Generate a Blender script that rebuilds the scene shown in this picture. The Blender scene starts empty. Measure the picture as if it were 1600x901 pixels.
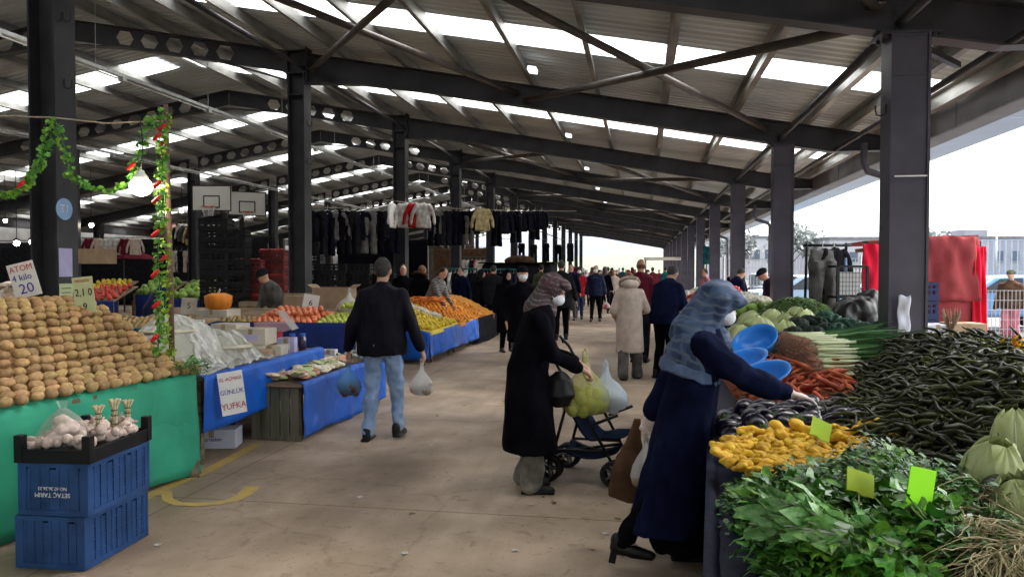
import bpy, bmesh, math, random
from mathutils import Vector, Matrix, noise, Euler
R=math.radians; PI=math.pi
rnd=random.Random(7)
sc=bpy.context.scene
C=sc.collection
# ---------------------------------------------------------------- camera / light
F=1202.0; TH=math.atan(203/1202.0); CT,ST=math.cos(TH),math.sin(TH); HC=1.62
cam_d=bpy.data.cameras.new('camera'); cam=bpy.data.objects.new('camera',cam_d); C.objects.link(cam)
cam.location=(0,0,HC); cam.rotation_euler=(R(90)-math.atan(30.5/1202),0,TH)
cam_d.sensor_width=36; cam_d.lens=36*F/1600; cam_d.clip_end=3000; cam_d.clip_start=.05
sc.camera=cam
def at(px,py,Z):
    X=(px-800)/F*Z
    return (X*CT-Z*ST, X*ST+Z*CT, HC-(py-420)/F*Z)
def onz(px,py,z=0.0):
    return at(px,py,(HC-z)*F/(py-420))
w=bpy.data.worlds.new('World'); sc.world=w; w.use_nodes=True
nt=w.node_tree; sky=nt.nodes.new('ShaderNodeTexSky'); sky.sky_type='NISHITA'; sky.sun_disc=False
SUN_EL,SUN_AZ=55,62      # azimuth clockwise from +Y
sky.sun_elevation=R(SUN_EL); sky.sun_rotation=R(SUN_AZ); sky.dust_density=4; sky.air_density=1.0; sky.ozone_density=.6
bg=nt.nodes['Background']; bg.inputs[1].default_value=.15
hs=nt.nodes.new('ShaderNodeHueSaturation'); hs.inputs['Saturation'].default_value=.25
nt.links.new(sky.outputs[0],hs.inputs['Color']); nt.links.new(hs.outputs[0],bg.inputs[0])
sd=bpy.data.lights.new('sun','SUN'); sd.energy=.8; sd.angle=R(20); sd.color=(1,.95,.88)
so=bpy.data.objects.new('sun',sd); C.objects.link(so)
d=Vector((math.sin(R(SUN_AZ))*math.cos(R(SUN_EL)),math.cos(R(SUN_AZ))*math.cos(R(SUN_EL)),math.sin(R(SUN_EL))))
so.rotation_euler=d.to_track_quat('Z','Y').to_euler()
vs=sc.view_settings; vs.view_transform='Standard'; vs.look='None'; vs.exposure=2.72; vs.gamma=1; vs.use_curve_mapping=False
sc.cycles.max_bounces=8; sc.cycles.diffuse_bounces=5; sc.cycles.transparent_max_bounces=12
sc.cycles.use_denoising=True; sc.cycles.sample_clamp_indirect=6
sc.cycles.use_adaptive_sampling=True
# ---------------------------------------------------------------- materials
def rgb(c): return (c[0],c[1],c[2],1)
def mat(name,col,rough=.6,var=.25,scale=6,bump=.0,bscale=60,metal=0,spec=.22,col2=None,rand=0,sss=0,coat=0,detail=5,stretch=None,huevar=0):
    m=bpy.data.materials.new(name); m.use_nodes=True; t=m.node_tree; n=t.nodes; l=t.links
    b=n['Principled BSDF']; b.inputs['Roughness'].default_value=rough; b.inputs['Metallic'].default_value=metal
    b.inputs['Specular IOR Level'].default_value=spec; b.inputs['Coat Weight'].default_value=coat
    tc=n.new('ShaderNodeTexCoord'); mp=n.new('ShaderNodeMapping'); l.new(tc.outputs['Object'],mp.inputs[0])
    if stretch: mp.inputs['Scale'].default_value=stretch
    nz=n.new('ShaderNodeTexNoise'); nz.inputs['Scale'].default_value=scale; nz.inputs['Detail'].default_value=detail
    l.new(mp.outputs[0],nz.inputs['Vector'])
    cr=n.new('ShaderNodeValToRGB'); l.new(nz.outputs[0],cr.inputs[0])
    c2=col2 or tuple(max(0,x*(1-var)) for x in col); c1=col if col2 else tuple(min(1,x*(1+var*.6)) for x in col)
    cr.color_ramp.elements[0].position=.32; cr.color_ramp.elements[1].position=.68
    cr.color_ramp.elements[0].color=rgb(c2); cr.color_ramp.elements[1].color=rgb(c1)
    out=cr.outputs[0]
    if rand or huevar:
        oi=n.new('ShaderNodeObjectInfo'); h=n.new('ShaderNodeHueSaturation')
        mr=n.new('ShaderNodeMapRange'); mr.inputs[3].default_value=1-rand; mr.inputs[4].default_value=1+rand
        l.new(oi.outputs['Random'],mr.inputs[0]); l.new(mr.outputs[0],h.inputs['Value'])
        if huevar:
            ml=n.new('ShaderNodeMath'); ml.operation='MULTIPLY'; ml.inputs[1].default_value=7.13; fr=n.new('ShaderNodeMath'); fr.operation='FRACT'
            l.new(oi.outputs['Random'],ml.inputs[0]); l.new(ml.outputs[0],fr.inputs[0])
            m2=n.new('ShaderNodeMapRange'); m2.inputs[3].default_value=.5-huevar; m2.inputs[4].default_value=.5+huevar
            l.new(fr.outputs[0],m2.inputs[0]); l.new(m2.outputs[0],h.inputs['Hue'])
        l.new(out,h.inputs['Color']); out=h.outputs[0]
    l.new(out,b.inputs['Base Color'])
    if bump:
        bn=n.new('ShaderNodeTexNoise'); bn.inputs['Scale'].default_value=bscale; bn.inputs['Detail'].default_value=4; l.new(mp.outputs[0],bn.inputs['Vector'])
        bp=n.new('ShaderNodeBump'); bp.inputs['Strength'].default_value=bump; bp.inputs['Distance'].default_value=.01
        l.new(bn.outputs[0],bp.inputs['Height']); l.new(bp.outputs[0],b.inputs['Normal'])
    if sss:
        b.inputs['Subsurface Weight'].default_value=sss; b.inputs['Subsurface Radius'].default_value=(.02,.01,.006); b.inputs['Subsurface Scale'].default_value=.3
    return m
def film(name,col,alpha=.5,rough=.25,trans=.5):
    """thin plastic sheet: see-through + scattering + sheen"""
    m=bpy.data.materials.new(name); m.use_nodes=True; t=m.node_tree; n=t.nodes; l=t.links
    n.remove(n['Principled BSDF']); out=n['Material Output']
    tr=n.new('ShaderNodeBsdfTransparent'); tr.inputs[0].default_value=(1,1,1,1)
    tl=n.new('ShaderNodeBsdfTranslucent'); tl.inputs[0].default_value=rgb(col)
    df=n.new('ShaderNodeBsdfDiffuse'); df.inputs[0].default_value=rgb(col)
    gl=n.new('ShaderNodeBsdfGlossy'); gl.inputs['Roughness'].default_value=rough
    nz=n.new('ShaderNodeTexNoise'); nz.inputs['Scale'].default_value=25; tc=n.new('ShaderNodeTexCoord'); l.new(tc.outputs['Object'],nz.inputs['Vector'])
    bp=n.new('ShaderNodeBump'); bp.inputs['Strength'].default_value=.6; bp.inputs['Distance'].default_value=.02; l.new(nz.outputs[0],bp.inputs['Height'])
    for q in (df,gl): l.new(bp.outputs[0],q.inputs['Normal'])
    m1=n.new('ShaderNodeMixShader'); m1.inputs[0].default_value=trans; l.new(df.outputs[0],m1.inputs[1]); l.new(tl.outputs[0],m1.inputs[2])
    m2=n.new('ShaderNodeMixShader'); m2.inputs[0].default_value=alpha; l.new(tr.outputs[0],m2.inputs[1]); l.new(m1.outputs[0],m2.inputs[2])
    lw=n.new('ShaderNodeLayerWeight'); lw.inputs[0].default_value=.35; ml=n.new('ShaderNodeMath'); ml.operation='MULTIPLY'; ml.inputs[1].default_value=.35; l.new(lw.outputs['Fresnel'],ml.inputs[0])
    m3=n.new('ShaderNodeMixShader'); l.new(ml.outputs[0],m3.inputs[0]); l.new(m2.outputs[0],m3.inputs[1]); l.new(gl.outputs[0],m3.inputs[2])
    l.new(m3.outputs[0],out.inputs[0]); return m
def emit(name,col,s):
    m=bpy.data.materials.new(name); m.use_nodes=True; b=m.node_tree.nodes['Principled BSDF']
    b.inputs['Base Color'].default_value=rgb(col); b.inputs['Emission Color'].default_value=rgb(col); b.inputs['Emission Strength'].default_value=s; return m
def crease(m,scale,strength,dist=.02,warp=.25):
    """sharp fold lines over an existing material's bump"""
    t=m.node_tree; n=t.nodes; l=t.links; b=n['Principled BSDF']; tc=n['Texture Coordinate']
    nz=n.new('ShaderNodeTexNoise'); nz.inputs['Scale'].default_value=2.5; l.new(tc.outputs['Object'],nz.inputs['Vector'])
    mx=n.new('ShaderNodeMix'); mx.data_type='RGBA'; mx.inputs[0].default_value=warp; l.new(tc.outputs['Object'],mx.inputs[6]); l.new(nz.outputs['Color'],mx.inputs[7])
    v=n.new('ShaderNodeTexVoronoi'); v.feature='DISTANCE_TO_EDGE'; v.inputs['Scale'].default_value=scale; l.new(mx.outputs[2],v.inputs['Vector'])
    mr=n.new('ShaderNodeMapRange'); mr.inputs[2].default_value=.22; l.new(v.outputs[0],mr.inputs[0])
    bp=n.new('ShaderNodeBump'); bp.inputs['Strength'].default_value=strength; bp.inputs['Distance'].default_value=dist; l.new(mr.outputs[0],bp.inputs['Height'])
    if b.inputs['Normal'].links: l.new(b.inputs['Normal'].links[0].from_socket,bp.inputs['Normal'])
    l.new(bp.outputs[0],b.inputs['Normal']); return m
# ---------------------------------------------------------------- mesh builder
class MB:
    def __init__(s): s.v=[]; s.f=[]
    def add(s,vs,fs):
        o=len(s.v); s.v.extend([tuple(v) for v in vs]); s.f.extend([tuple(i+o for i in f) for f in fs])
    def box(s,c,d,M=None,taper=1):
        x,y,z=d[0]/2,d[1]/2,d[2]/2
        vs=[Vector((a*x*(taper if e<0 else 1),b*y*(taper if e<0 else 1),e*z)) for e in(-1,1) for b in(-1,1) for a in(-1,1)]
        if M: vs=[M@v for v in vs]
        vs=[v+Vector(c) for v in vs]
        s.add(vs,[(0,2,3,1),(4,5,7,6),(0,1,5,4),(2,6,7,3),(0,4,6,2),(1,3,7,5)]); return s
    def bar(s,p0,p1,w,h,up=(0,0,1)):
        p0,p1=Vector(p0),Vector(p1); d=(p1-p0); L=d.length; d.normalize(); u=Vector(up)
        if abs(d.dot(u))>.98: u=Vector((0,1,0))
        x=d.cross(u).normalized(); z=x.cross(d).normalized()
        M=Matrix((x,d,z)).transposed(); s.box((p0+p1)/2,(w,L,h),M); return s
    def tube(s,ps,r,n=8,cap=True):
        ps=[Vector(p) for p in ps]; k=len(ps)
        rs=r if isinstance(r,(list,tuple)) else [r]*k
        vs=[];prev=None
        for i,p in enumerate(ps):
            d=(ps[min(i+1,k-1)]-ps[max(i-1,0)]);
            if d.length<1e-9: d=Vector((0,0,1))
            d.normalize()
            if prev is None:
                u=Vector((0,0,1)) if abs(d.z)<.9 else Vector((1,0,0)); x=d.cross(u).normalized()
            else:
                x=prev-d*prev.dot(d); x=x.normalized() if x.length>1e-6 else prev
            prev=x; y=d.cross(x)
            for j in range(n):
                a=2*PI*j/n; vs.append(p+(x*math.cos(a)+y*math.sin(a))*rs[i])
        fs=[(i*n+j,i*n+(j+1)%n,(i+1)*n+(j+1)%n,(i+1)*n+j) for i in range(k-1) for j in range(n)]
        if cap: fs+= [tuple(range(n-1,-1,-1)),tuple((k-1)*n+j for j in range(n))]
        s.add(vs,fs); return s
    def ball(s,c,r,seg=12,ring=8,M=None):
        if not isinstance(r,(list,tuple)): r=(r,r,r)
        vs=[Vector((0,0,-r[2]))]
        for i in range(1,ring):
            p=-PI/2+PI*i/ring
            for j in range(seg):
                a=2*PI*j/seg; vs.append(Vector((r[0]*math.cos(p)*math.cos(a),r[1]*math.cos(p)*math.sin(a),r[2]*math.sin(p))))
        vs.append(Vector((0,0,r[2])))
        if M: vs=[M@v for v in vs]
        vs=[v+Vector(c) for v in vs]
        fs=[(0,1+(j+1)%seg,1+j) for j in range(seg)]
        for i in range(ring-2):
            for j in range(seg): fs.append((1+i*seg+j,1+i*seg+(j+1)%seg,1+(i+1)*seg+(j+1)%seg,1+(i+1)*seg+j))
        b=1+(ring-2)*seg; fs+=[(b+j,b+(j+1)%seg,len(vs)-1) for j in range(seg)]
        s.add(vs,fs); return s
    def cap(s,p0,p1,r0,r1,n=10):
        s.tube([p0,p1],[r0,r1],n); s.ball(p0,r0*.999,n,6); s.ball(p1,r1*.999,n,6); return s
    def loft(s,rings,n=16):
        """rings: (centre,(rx,ry)[,tilt about x])"""
        vs=[]
        for rg in rings:
            c,r=rg[0],rg[1]; t=rg[2] if len(rg)>2 else 0
            for j in range(n):
                a=2*PI*j/n; v=Vector((r[0]*math.cos(a),r[1]*math.sin(a),0))
                if t: v=Matrix.Rotation(t,3,'X')@v
                vs.append(Vector(c)+v)
        k=len(rings)
        fs=[(i*n+j,i*n+(j+1)%n,(i+1)*n+(j+1)%n,(i+1)*n+j) for i in range(k-1) for j in range(n)]
        fs+= [tuple(range(n-1,-1,-1)),tuple((k-1)*n+j for j in range(n))]
        s.add(vs,fs); return s
    def lathe(s,prof,c=(0,0,0),n=20,M=None):
        vs=[]
        for r,z in prof:
            for j in range(n):
                a=2*PI*j/n; v=Vector((r*math.cos(a),r*math.sin(a),z)); vs.append((M@v if M else v)+Vector(c))
        k=len(prof); s.add(vs,[(i*n+j,i*n+(j+1)%n,(i+1)*n+(j+1)%n,(i+1)*n+j) for i in range(k-1) for j in range(n)]); return s
    def grid(s,fn,nu,nv):
        vs=[fn(i/nu,j/nv) for j in range(nv+1) for i in range(nu+1)]
        s.add(vs,[(j*(nu+1)+i,j*(nu+1)+i+1,(j+1)*(nu+1)+i+1,(j+1)*(nu+1)+i) for j in range(nv) for i in range(nu)]); return s
    def prism(s,pts,axis,a,b):
        """2D outline extruded along axis ('x','y','z') from a to b"""
        def P(p,t): return {'x':(t,p[0],p[1]),'y':(p[0],t,p[1]),'z':(p[0],p[1],t)}[axis]
        n=len(pts); s.add([P(p,a) for p in pts]+[P(p,b) for p in pts],
          [tuple(range(n)),tuple(range(2*n-1,n-1,-1))]+[(i,(i+1)%n,n+(i+1)%n,n+i) for i in range(n)]); return s
    def mesh(s,name,m=None,smooth=False):
        me=bpy.data.meshes.new(name); me.from_pydata(s.v,[],s.f); me.update()
        bm=bmesh.new(); bm.from_mesh(me); bmesh.ops.recalc_face_normals(bm,faces=bm.faces); bm.to_mesh(me); bm.free()
        if m: me.materials.append(m)
        if smooth:
            for p in me.polygons: p.use_smooth=True
        return me
    def build(s,name,m,parent=None,smooth=False,bevel=0,solid=0):
        o=bpy.data.objects.new(name,s.mesh(name,m,smooth)); C.objects.link(o)
        if parent: o.parent=parent
        if solid:
            q=o.modifiers.new('solid','SOLIDIFY'); q.thickness=solid; q.offset=0
        if bevel:
            q=o.modifiers.new('bevel','BEVEL'); q.width=bevel; q.segments=2; q.limit_method='ANGLE'; q.harden_normals=False
        return o
def obj(name,me,parent=None,loc=(0,0,0),rot=(0,0,0),scale=(1,1,1)):
    o=bpy.data.objects.new(name,me); C.objects.link(o); o.location=loc; o.rotation_euler=rot; o.scale=scale
    if parent: o.parent=parent
    return o
def tag(o,label=None,cat=None,group=None,kind=None):
    if label: o['label']=label
    if cat: o['category']=cat
    if group: o['group']=group
    if kind: o['kind']=kind
    return o
def thing(name,label,cat,loc=(0,0,0),rz=0,group=None):
    o=bpy.data.objects.new(name,None); C.objects.link(o); o.empty_display_size=.1
    o.location=loc; o.rotation_euler=(0,0,rz); return tag(o,label,cat,group)
KIDS={}
def dup(root,loc,rz=None,label=None,group=None,scale=None,rot=None):
    def cp(o,par):
        c=o.copy(); C.objects.link(c); c.parent=par
        for ch in o.children: cp(ch,c)
        return c
    r=cp(root,None); r.location=loc
    if rz is not None: r.rotation_euler=(0,0,rz)
    if rot is not None: r.rotation_euler=rot
    if label: r['label']=label
    if group: r['group']=group
    if scale: r.scale=scale if isinstance(scale,(tuple,list)) else (scale,)*3
    return r
def struct(name,b,m,smooth=False): return tag(b.build(name,m,None,smooth),kind='structure')
def text(s,size,m,parent,loc,rot,name='lettering',thick=.001,align='CENTER',sx=1):
    cu=bpy.data.curves.new(name,'FONT'); cu.body=s; cu.size=size; cu.extrude=thick; cu.align_x=align; cu.align_y='CENTER'; cu.resolution_u=2
    t=bpy.data.objects.new('tmp',cu); C.objects.link(t); dg=bpy.context.evaluated_depsgraph_get(); dg.update()
    me=bpy.data.meshes.new_from_object(t.evaluated_get(dg)); bpy.data.objects.remove(t); me.materials.clear(); me.materials.append(m)
    return obj(name,me,parent,loc,rot,(sx,1,1))
def voxel(b,vox,smooth=6,name='blob',wr=0,wf=8,stretch=(1,1,.4)):
    """union of overlapping solids as one continuous skin"""
    me=bpy.data.meshes.new('t'); me.from_pydata(b.v,[],b.f); me.update()
    bm=bmesh.new(); bm.from_mesh(me); bm.to_mesh(me); bm.free()
    t=bpy.data.objects.new('tmp',me); C.objects.link(t)
    q=t.modifiers.new('r','REMESH'); q.mode='VOXEL'; q.voxel_size=vox
    if smooth: q=t.modifiers.new('s','SMOOTH'); q.iterations=smooth; q.factor=.5
    dg=bpy.context.evaluated_depsgraph_get(); dg.update()
    out=bpy.data.meshes.new_from_object(t.evaluated_get(dg)); bpy.data.objects.remove(t); out.name=name
    if wr:
        ns=[v.normal.copy() for v in out.vertices]
        for v,nn in zip(out.vertices,ns):
            p=Vector((v.co.x*wf*stretch[0],v.co.y*wf*stretch[1],v.co.z*wf*stretch[2]))
            d=noise.noise(p)+.5*noise.noise(p*2.3+Vector((5,1,2)))
            v.co+=nn*d*wr
    out.polygons.foreach_set('use_smooth',[True]*len(out.polygons)); out.update()
    return out
# ---------------------------------------------------------------- the hall
XR,XL,XRG=2.28,-6.19,-11.0; XL2=2*XRG-XL; XE2=2*XRG-XR
Y0,BAY=7.3,6.0; FR=[Y0+BAY*k for k in range(-5,13)]; YA,YB=FR[0]-1,FR[-1]+.6
SL=.18
def zb(x):   # underside of rafters
    return 3.65+SL*(XR-x) if x>=XRG else 3.65+SL*(XR-(2*XRG-x))
M_steel=mat('dark_grey_steel_paint',(.032,.032,.037),.45,.4,3,.05,40,spec=.28)
M_steel_l=mat('grey_steel_paint',(.052,.049,.068),.45,.3,3,.05,40,spec=.3)
M_purlin=mat('galvanised_purlin',(.30,.30,.28),.42,.45,4,.05,30,metal=.5,stretch=(1,.3,1))
M_sheet=mat('roof_sheet_underside',(.56,.61,.62),.45,.2,.7,.0,metal=.1,col2=(.44,.47,.47),stretch=(.3,2,1))
M_bolt=mat('bolt_steel',(.35,.34,.33),.4,.2,metal=.7)
M_tube=mat('brace_tube_rusty_primer',(.055,.052,.05),.45,.5,5,.05,metal=.2,col2=(.11,.085,.07))
M_gut=mat('gutter_sheet',(.16,.16,.165),.5,.25,2,.05,metal=.3)
M_soff=mat('sky_tint_soffit',(.42,.55,.72),.4,.1,1)  # pale blue puts the sky's reflection into the soffit colour
M_sky=film('translucent_roof_panel',(.95,.97,.95),.62,.4,.9)
hall=thing('market_hall','long open market hall with dark steel frame and corrugated roof with skylight strips','market hall')
# columns ----------------------------------------------------
def hcol(h,closed=False):
    b=MB(); W,D,t=.32,.30,.022
    if closed:
        for s in(-1,1): b.box((0,s*(D/2-.022),h/2),(W-2*t,.012,h))
    for s in(-1,1): b.box((s*(W/2-t/2),0,h/2),(t,D,h))
    b.box((0,0,h/2),(W-2*t,.014,h)); 
    for z in (h-.012,h-.40 if h>4 else h-.35): b.box((0,0,z),(W-2*t-.002,D-.01,.018))
    b.box((0,0,.012),(.48,.44,.024))
    return b
heights={XR:3.65,XL:zb(XL),XL2:zb(XL2),XE2:3.65}
cmesh={x:hcol(h,x==XR).mesh('column',M_steel if x!=XR else M_steel_l) for x,h in heights.items()}
bb=MB()
for s in(-1,1):
    for z in(.05,.13,.21,.29): 
        for e in(-1,1): bb.box((s*.11,e*.155,z),(.03,.016,.03))
hook=MB(); hook.tube([(0,0,.07),(0,0,0),(.015,0,-.02),(.045,0,-.03),(.075,0,-.02),(.085,0,.01),(.085,0,.06)],.007,6)
hookm=hook.mesh('hook',M_steel)
cols={}
for x in heights:
    for k,y in enumerate(FR):
        o=obj('column',cmesh[x],hall,(x,y,0)); cols[(x,k)]=o
        if x in(XR,XL) and k in(5,6,7):
            for z in((3.0,) if x==XR else(3.55,4.25)):
                obj('hook',hookm,o,(0.165 if x==XL else -.165,-.02,z),(0,0,PI/2*(0 if x==XL else 2)))
# rafters ----------------------------------------------------
def rafter(x0,x1,holes,k0=0,k1=0,depth=.38):
    """I-beam from x0 to x1; optional hexagonal web openings; haunch depths at the ends"""
    b=MB(); fw=.2; t=.018
    def zt(x): return zb(x)+depth
    n=10; xs=[x0+(x1-x0)*i/n for i in range(n+1)]
    def low(x):
        s=0
        if k0: s=max(s,k0*max(0,1-abs(x-x0)/1.3))
        if k1: s=max(s,k1*max(0,1-abs(x-x1)/1.3))
        z=zb(x)-s
        if x>3: z=max(z,zt(x)-.38+.18*(x-3))
        return z
    for i in range(n):
        a,c=xs[i],xs[i+1]
        b.bar((a,0,zt(a)-t/2),(c,0,zt(c)-t/2),fw,t); b.bar((a,0,low(a)+t/2),(c,0,low(c)+t/2),fw,t)
        if not holes: b.add([(a,-.006,low(a)),(c,-.006,low(c)),(c,-.006,zt(c)),(a,-.006,zt(a)),(a,.006,low(a)),(c,.006,low(c)),(c,.006,zt(c)),(a,.006,zt(a))],[(0,1,2,3),(7,6,5,4)])
    if holes:
        w=.5; L=x1-x0; m=int(abs(L)/w); w=L/m
        for i in range(m):
            cx=x0+(i+.5)*w; hole=holes(cx); hz=depth/2
            def P(u,v,y): xx=cx+u*w; return (xx,y,zb(xx)+hz+v*depth)
            for y,flip in((-.006,1),(.006,0)):
                c4=[P(-.5,-.5,y),P(.5,-.5,y),P(.5,.5,y),P(-.5,.5,y)]
                if not hole: b.add(c4,[(0,1,2,3)]); continue
                hx=[P(-.36,0,y),P(-.2,.34,y),P(.2,.34,y),P(.36,0,y),P(.2,-.34,y),P(-.2,-.34,y)]
                b.add(c4+hx+[P(-.5,0,y),P(.5,0,y)],[(3,5,6,2),(0,1,8,9),(10,4,5,3),(0,9,4,10),(2,6,7,11),(11,7,8,1)])
            if hole:
                H=[(-.36,0),(-.2,.34),(.2,.34),(.36,0),(.2,-.34),(-.2,-.34)]
                b.add([P(u,v,y) for y in(-.006,.006) for u,v in H],[(q,(q+1)%6,6+(q+1)%6,6+q) for q in range(6)])
    return b
rm=[rafter(4.02,XL+.17,None,0,.16),rafter(XL-.17,XRG+.01,lambda x:-9.9<x<-7.6,.16,.12),
    rafter(XRG-.01,XL2+.17,lambda x:x<-11.7,.12,.0),rafter(XL2-.17,XE2-1.7,lambda x:x>-17.5,.1,0)]
rmesh=[r.mesh('rafter',M_steel) for r in rm]
eb=MB()
for s in(-1,1):
    eb.box((XL+s*.185,0,zb(XL)+.14),(.022,.24,.62))
    for e in(-1,1):
        for q in range(6): eb.box((XL+s*.2,e*.075,zb(XL)-.1+q*.1),(.03,.03,.026))
eb.box((XL,0,zb(XL)+.19),(.34,.014,.4)); eb.box((XL,0,zb(XL)+.40),(.36,.22,.018))
eb2=MB(); eb2.box((XR,0,3.662),(.5,.3,.024))
for e in(-1,1):
    for q in range(6): eb2.box((XR-.2+.08*q,e*.11,3.64),(.028,.028,.034))
em2=eb2.mesh('end_plate',M_steel)
em=eb.mesh('end_plate',M_steel)
for k,y in enumerate(FR):
    for r in rmesh: ob=obj('rafter',r,hall,(0,y,0))
    obj('end_plate',em,hall,(0,y,0)); obj('cap_plate',em2,hall,(0,y,0))
# purlins -----------------------------------------------------
px=[];x=3.85
while x>XRG+.3: px.append(x); x-=1.13 if x<2.9 else .62
pxs=px+[2*XRG-q for q in px if 2*XRG-q>XE2-1.7]
pb=MB(); LY=YB-YA
pb.box((0,LY/2,.1),(.012,LY,.2)); pb.box((.035,LY/2,.006),(.07,LY,.012)); pb.box((-.035,LY/2,.194),(.07,LY,.012)); pb.box((.064,LY/2,.02),(.008,LY,.03))
pm=pb.mesh('purlin',M_purlin)
def ztop(x): return zb(x)+.38
for q in pxs: obj('purlin',pm,hall,(q,YA,ztop(q)+.004),(0,R(10.2)*(1 if q>XRG else -1),0))
# roof sheets + skylights (corrugated, one per bay and slope) --
def sheet(xa,xb,ya,yb,lift=0):
    b=MB(); pitch=.2; n=int((yb-ya)/pitch); vs=[];ys=[]
    for i in range(n+1):
        y=ya+(yb-ya)*i/max(n,1)
        ys+= [(y,0),(y+pitch*.35,0),(y+pitch*.5,.05),(y+pitch*.85,.05)] if i<n else [(y,0)]
    xs=[xa,(xa+xb)/2,xb]
    for y,h in ys:
        for x in xs: vs.append((x,y,ztop(x)+.215+h+lift))
    m=len(xs); b.add(vs,[(i*m+j,i*m+j+1,(i+1)*m+j+1,(i+1)*m+j) for i in range(len(ys)-1) for j in range(m-1)])
    return b
SK0,SK1=3.2,4.2
for (xa,xb) in((4.3,XRG),(XRG,XE2-1.9)):
    s1=sheet(xa,xb,-BAY+SK1,SK0).mesh('roof_sheet',M_sheet); s2=sheet(xa,xb,SK0,SK1).mesh('skylight_panel',M_sky)
    for k,y in enumerate(FR):
        obj('roof_sheet',s1,hall,(0,y,0))
        if y<FR[-1]-1: obj('skylight_panel',s2,hall,(0,y,0))
rc=MB(); rc.prism([(XRG-.35,ztop(XRG-.35)+.27),(XRG,ztop(XRG)+.29),(XRG+.35,ztop(XRG+.35)+.27),(XRG,ztop(XRG)+.31)],'y',YA,YB); rc.build('ridge_cap',M_sheet,hall)
# braces ------------------------------------------------------
def brace(xa,ya,xb,yb,dz=.12): 
    b=MB(); b.tube([(xa,ya,zb(xa)+dz),(xb,yb,zb(xb)+dz)],.05,10)
    for x,y in((xa,ya),(xb,yb)): b.box((x,y,zb(x)+dz),(.12,.2,.012))
    b.build('brace',M_tube,hall,True)
for k in(4,5,7,9,12):
    ya,yb=FR[k]+.1,FR[k+1]-.1
    for xa,xb in((2.0,-2.0),(-2.15,-5.9)): brace(xa,ya,xb,yb,.1); brace(xb,ya,xa,yb,.21)
es=MB(); 
es.tube([(XR-.05,YA,3.78),(XR-.05,YB,3.78)],.045,10); es.build('eave_strut',M_steel,hall,True)
es=MB(); es.tube([(3.1,YA,3.56),(3.1,YB,3.56)],.035,8); es.build('eave_strut',M_steel,hall,True)
es=MB(); es.tube([(XL+.1,YA,zb(XL)+.1),(XL+.1,YB,zb(XL)+.1)],.04,10); es.build('eave_strut',M_steel,hall,True)
for k in range(4,10):   # knee struts along the eave
    b=MB(); y=FR[k]; b.bar((XR+.05,y+.2,3.7),(3.3,y+1.6,3.78),.06,.06); b.build('knee_strut',M_steel,hall)
# gutter + soffit
g=MB(); g.box((4.0,(YA+YB)/2,3.66),(.03,LY,.42)); g.box((4.16,(YA+YB)/2,3.455),(.3,LY,.02)); g.box((4.3,(YA+YB)/2,3.62),(.02,LY,.32))
for i in range(33): g.box((3.98,YA+1.5+i*3,3.66),(.012,.05,.44))
g.build('gutter',M_gut,hall)
g=MB()
for i in range(51): g.box((4.585,YA+1+i*2,3.46),(.52,1.985,.012))
g.build('soffit_panel',M_soff,hall)
g=MB(); g.box((XE2-1.75,(YA+YB)/2,3.55),(.3,LY,.4)); g.build('gutter',M_gut,hall)
M_dp=mat('downpipe_grey',(.09,.09,.11),.4,.2)
for k in(6,8,10,12):
    y=FR[k]-.35; b=MB(); b.tube([(3.45,y,3.60),(3.45,y,3.30),(3.5,y,3.16),(3.86,y,3.04),(3.92,y,2.94),(3.93,y,.05)],.055,12)
    b.build('downpipe',M_dp,hall,True)
# cable trays hung under the roof
M_tray=mat('galvanised_tray',(.5,.52,.5),.35,.2,8,metal=.6)
M_lumi=emit('luminaire_white',(.95,.97,1),.25)
for x,z in((-8.0,4.62),(-13.6,4.62)):
    b=MB(); b.box((x,(YA+YB)/2,z),(.07,LY,.05)); b.box((x,(YA+YB)/2,z-.06),(.02,LY,.02))
    for i in range(40): b.box((x,YA+1+i*2.4,z-.04),(.09,.1,.09))
    tr=b.build('cable_tray',M_tray,hall)
    b=MB(); b.tube([(x,0,z),(x,0,ztop(x)+.1)],.006,4); hr_=b.mesh('hanger_rod',M_tray)
    for i in range(30): obj('hanger_rod',hr_,tr,(0,YA+1+i*3,0))
lb=MB(); lb.box((0,0,0),(.13,.26,.06)); lm=lb.mesh('luminaire',M_lumi)
for k in range(6,16): obj('luminaire',lm,hall,(-1.7,FR[k]-1.3,ztop(-1.7)-.02),(0,R(10),0))
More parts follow.
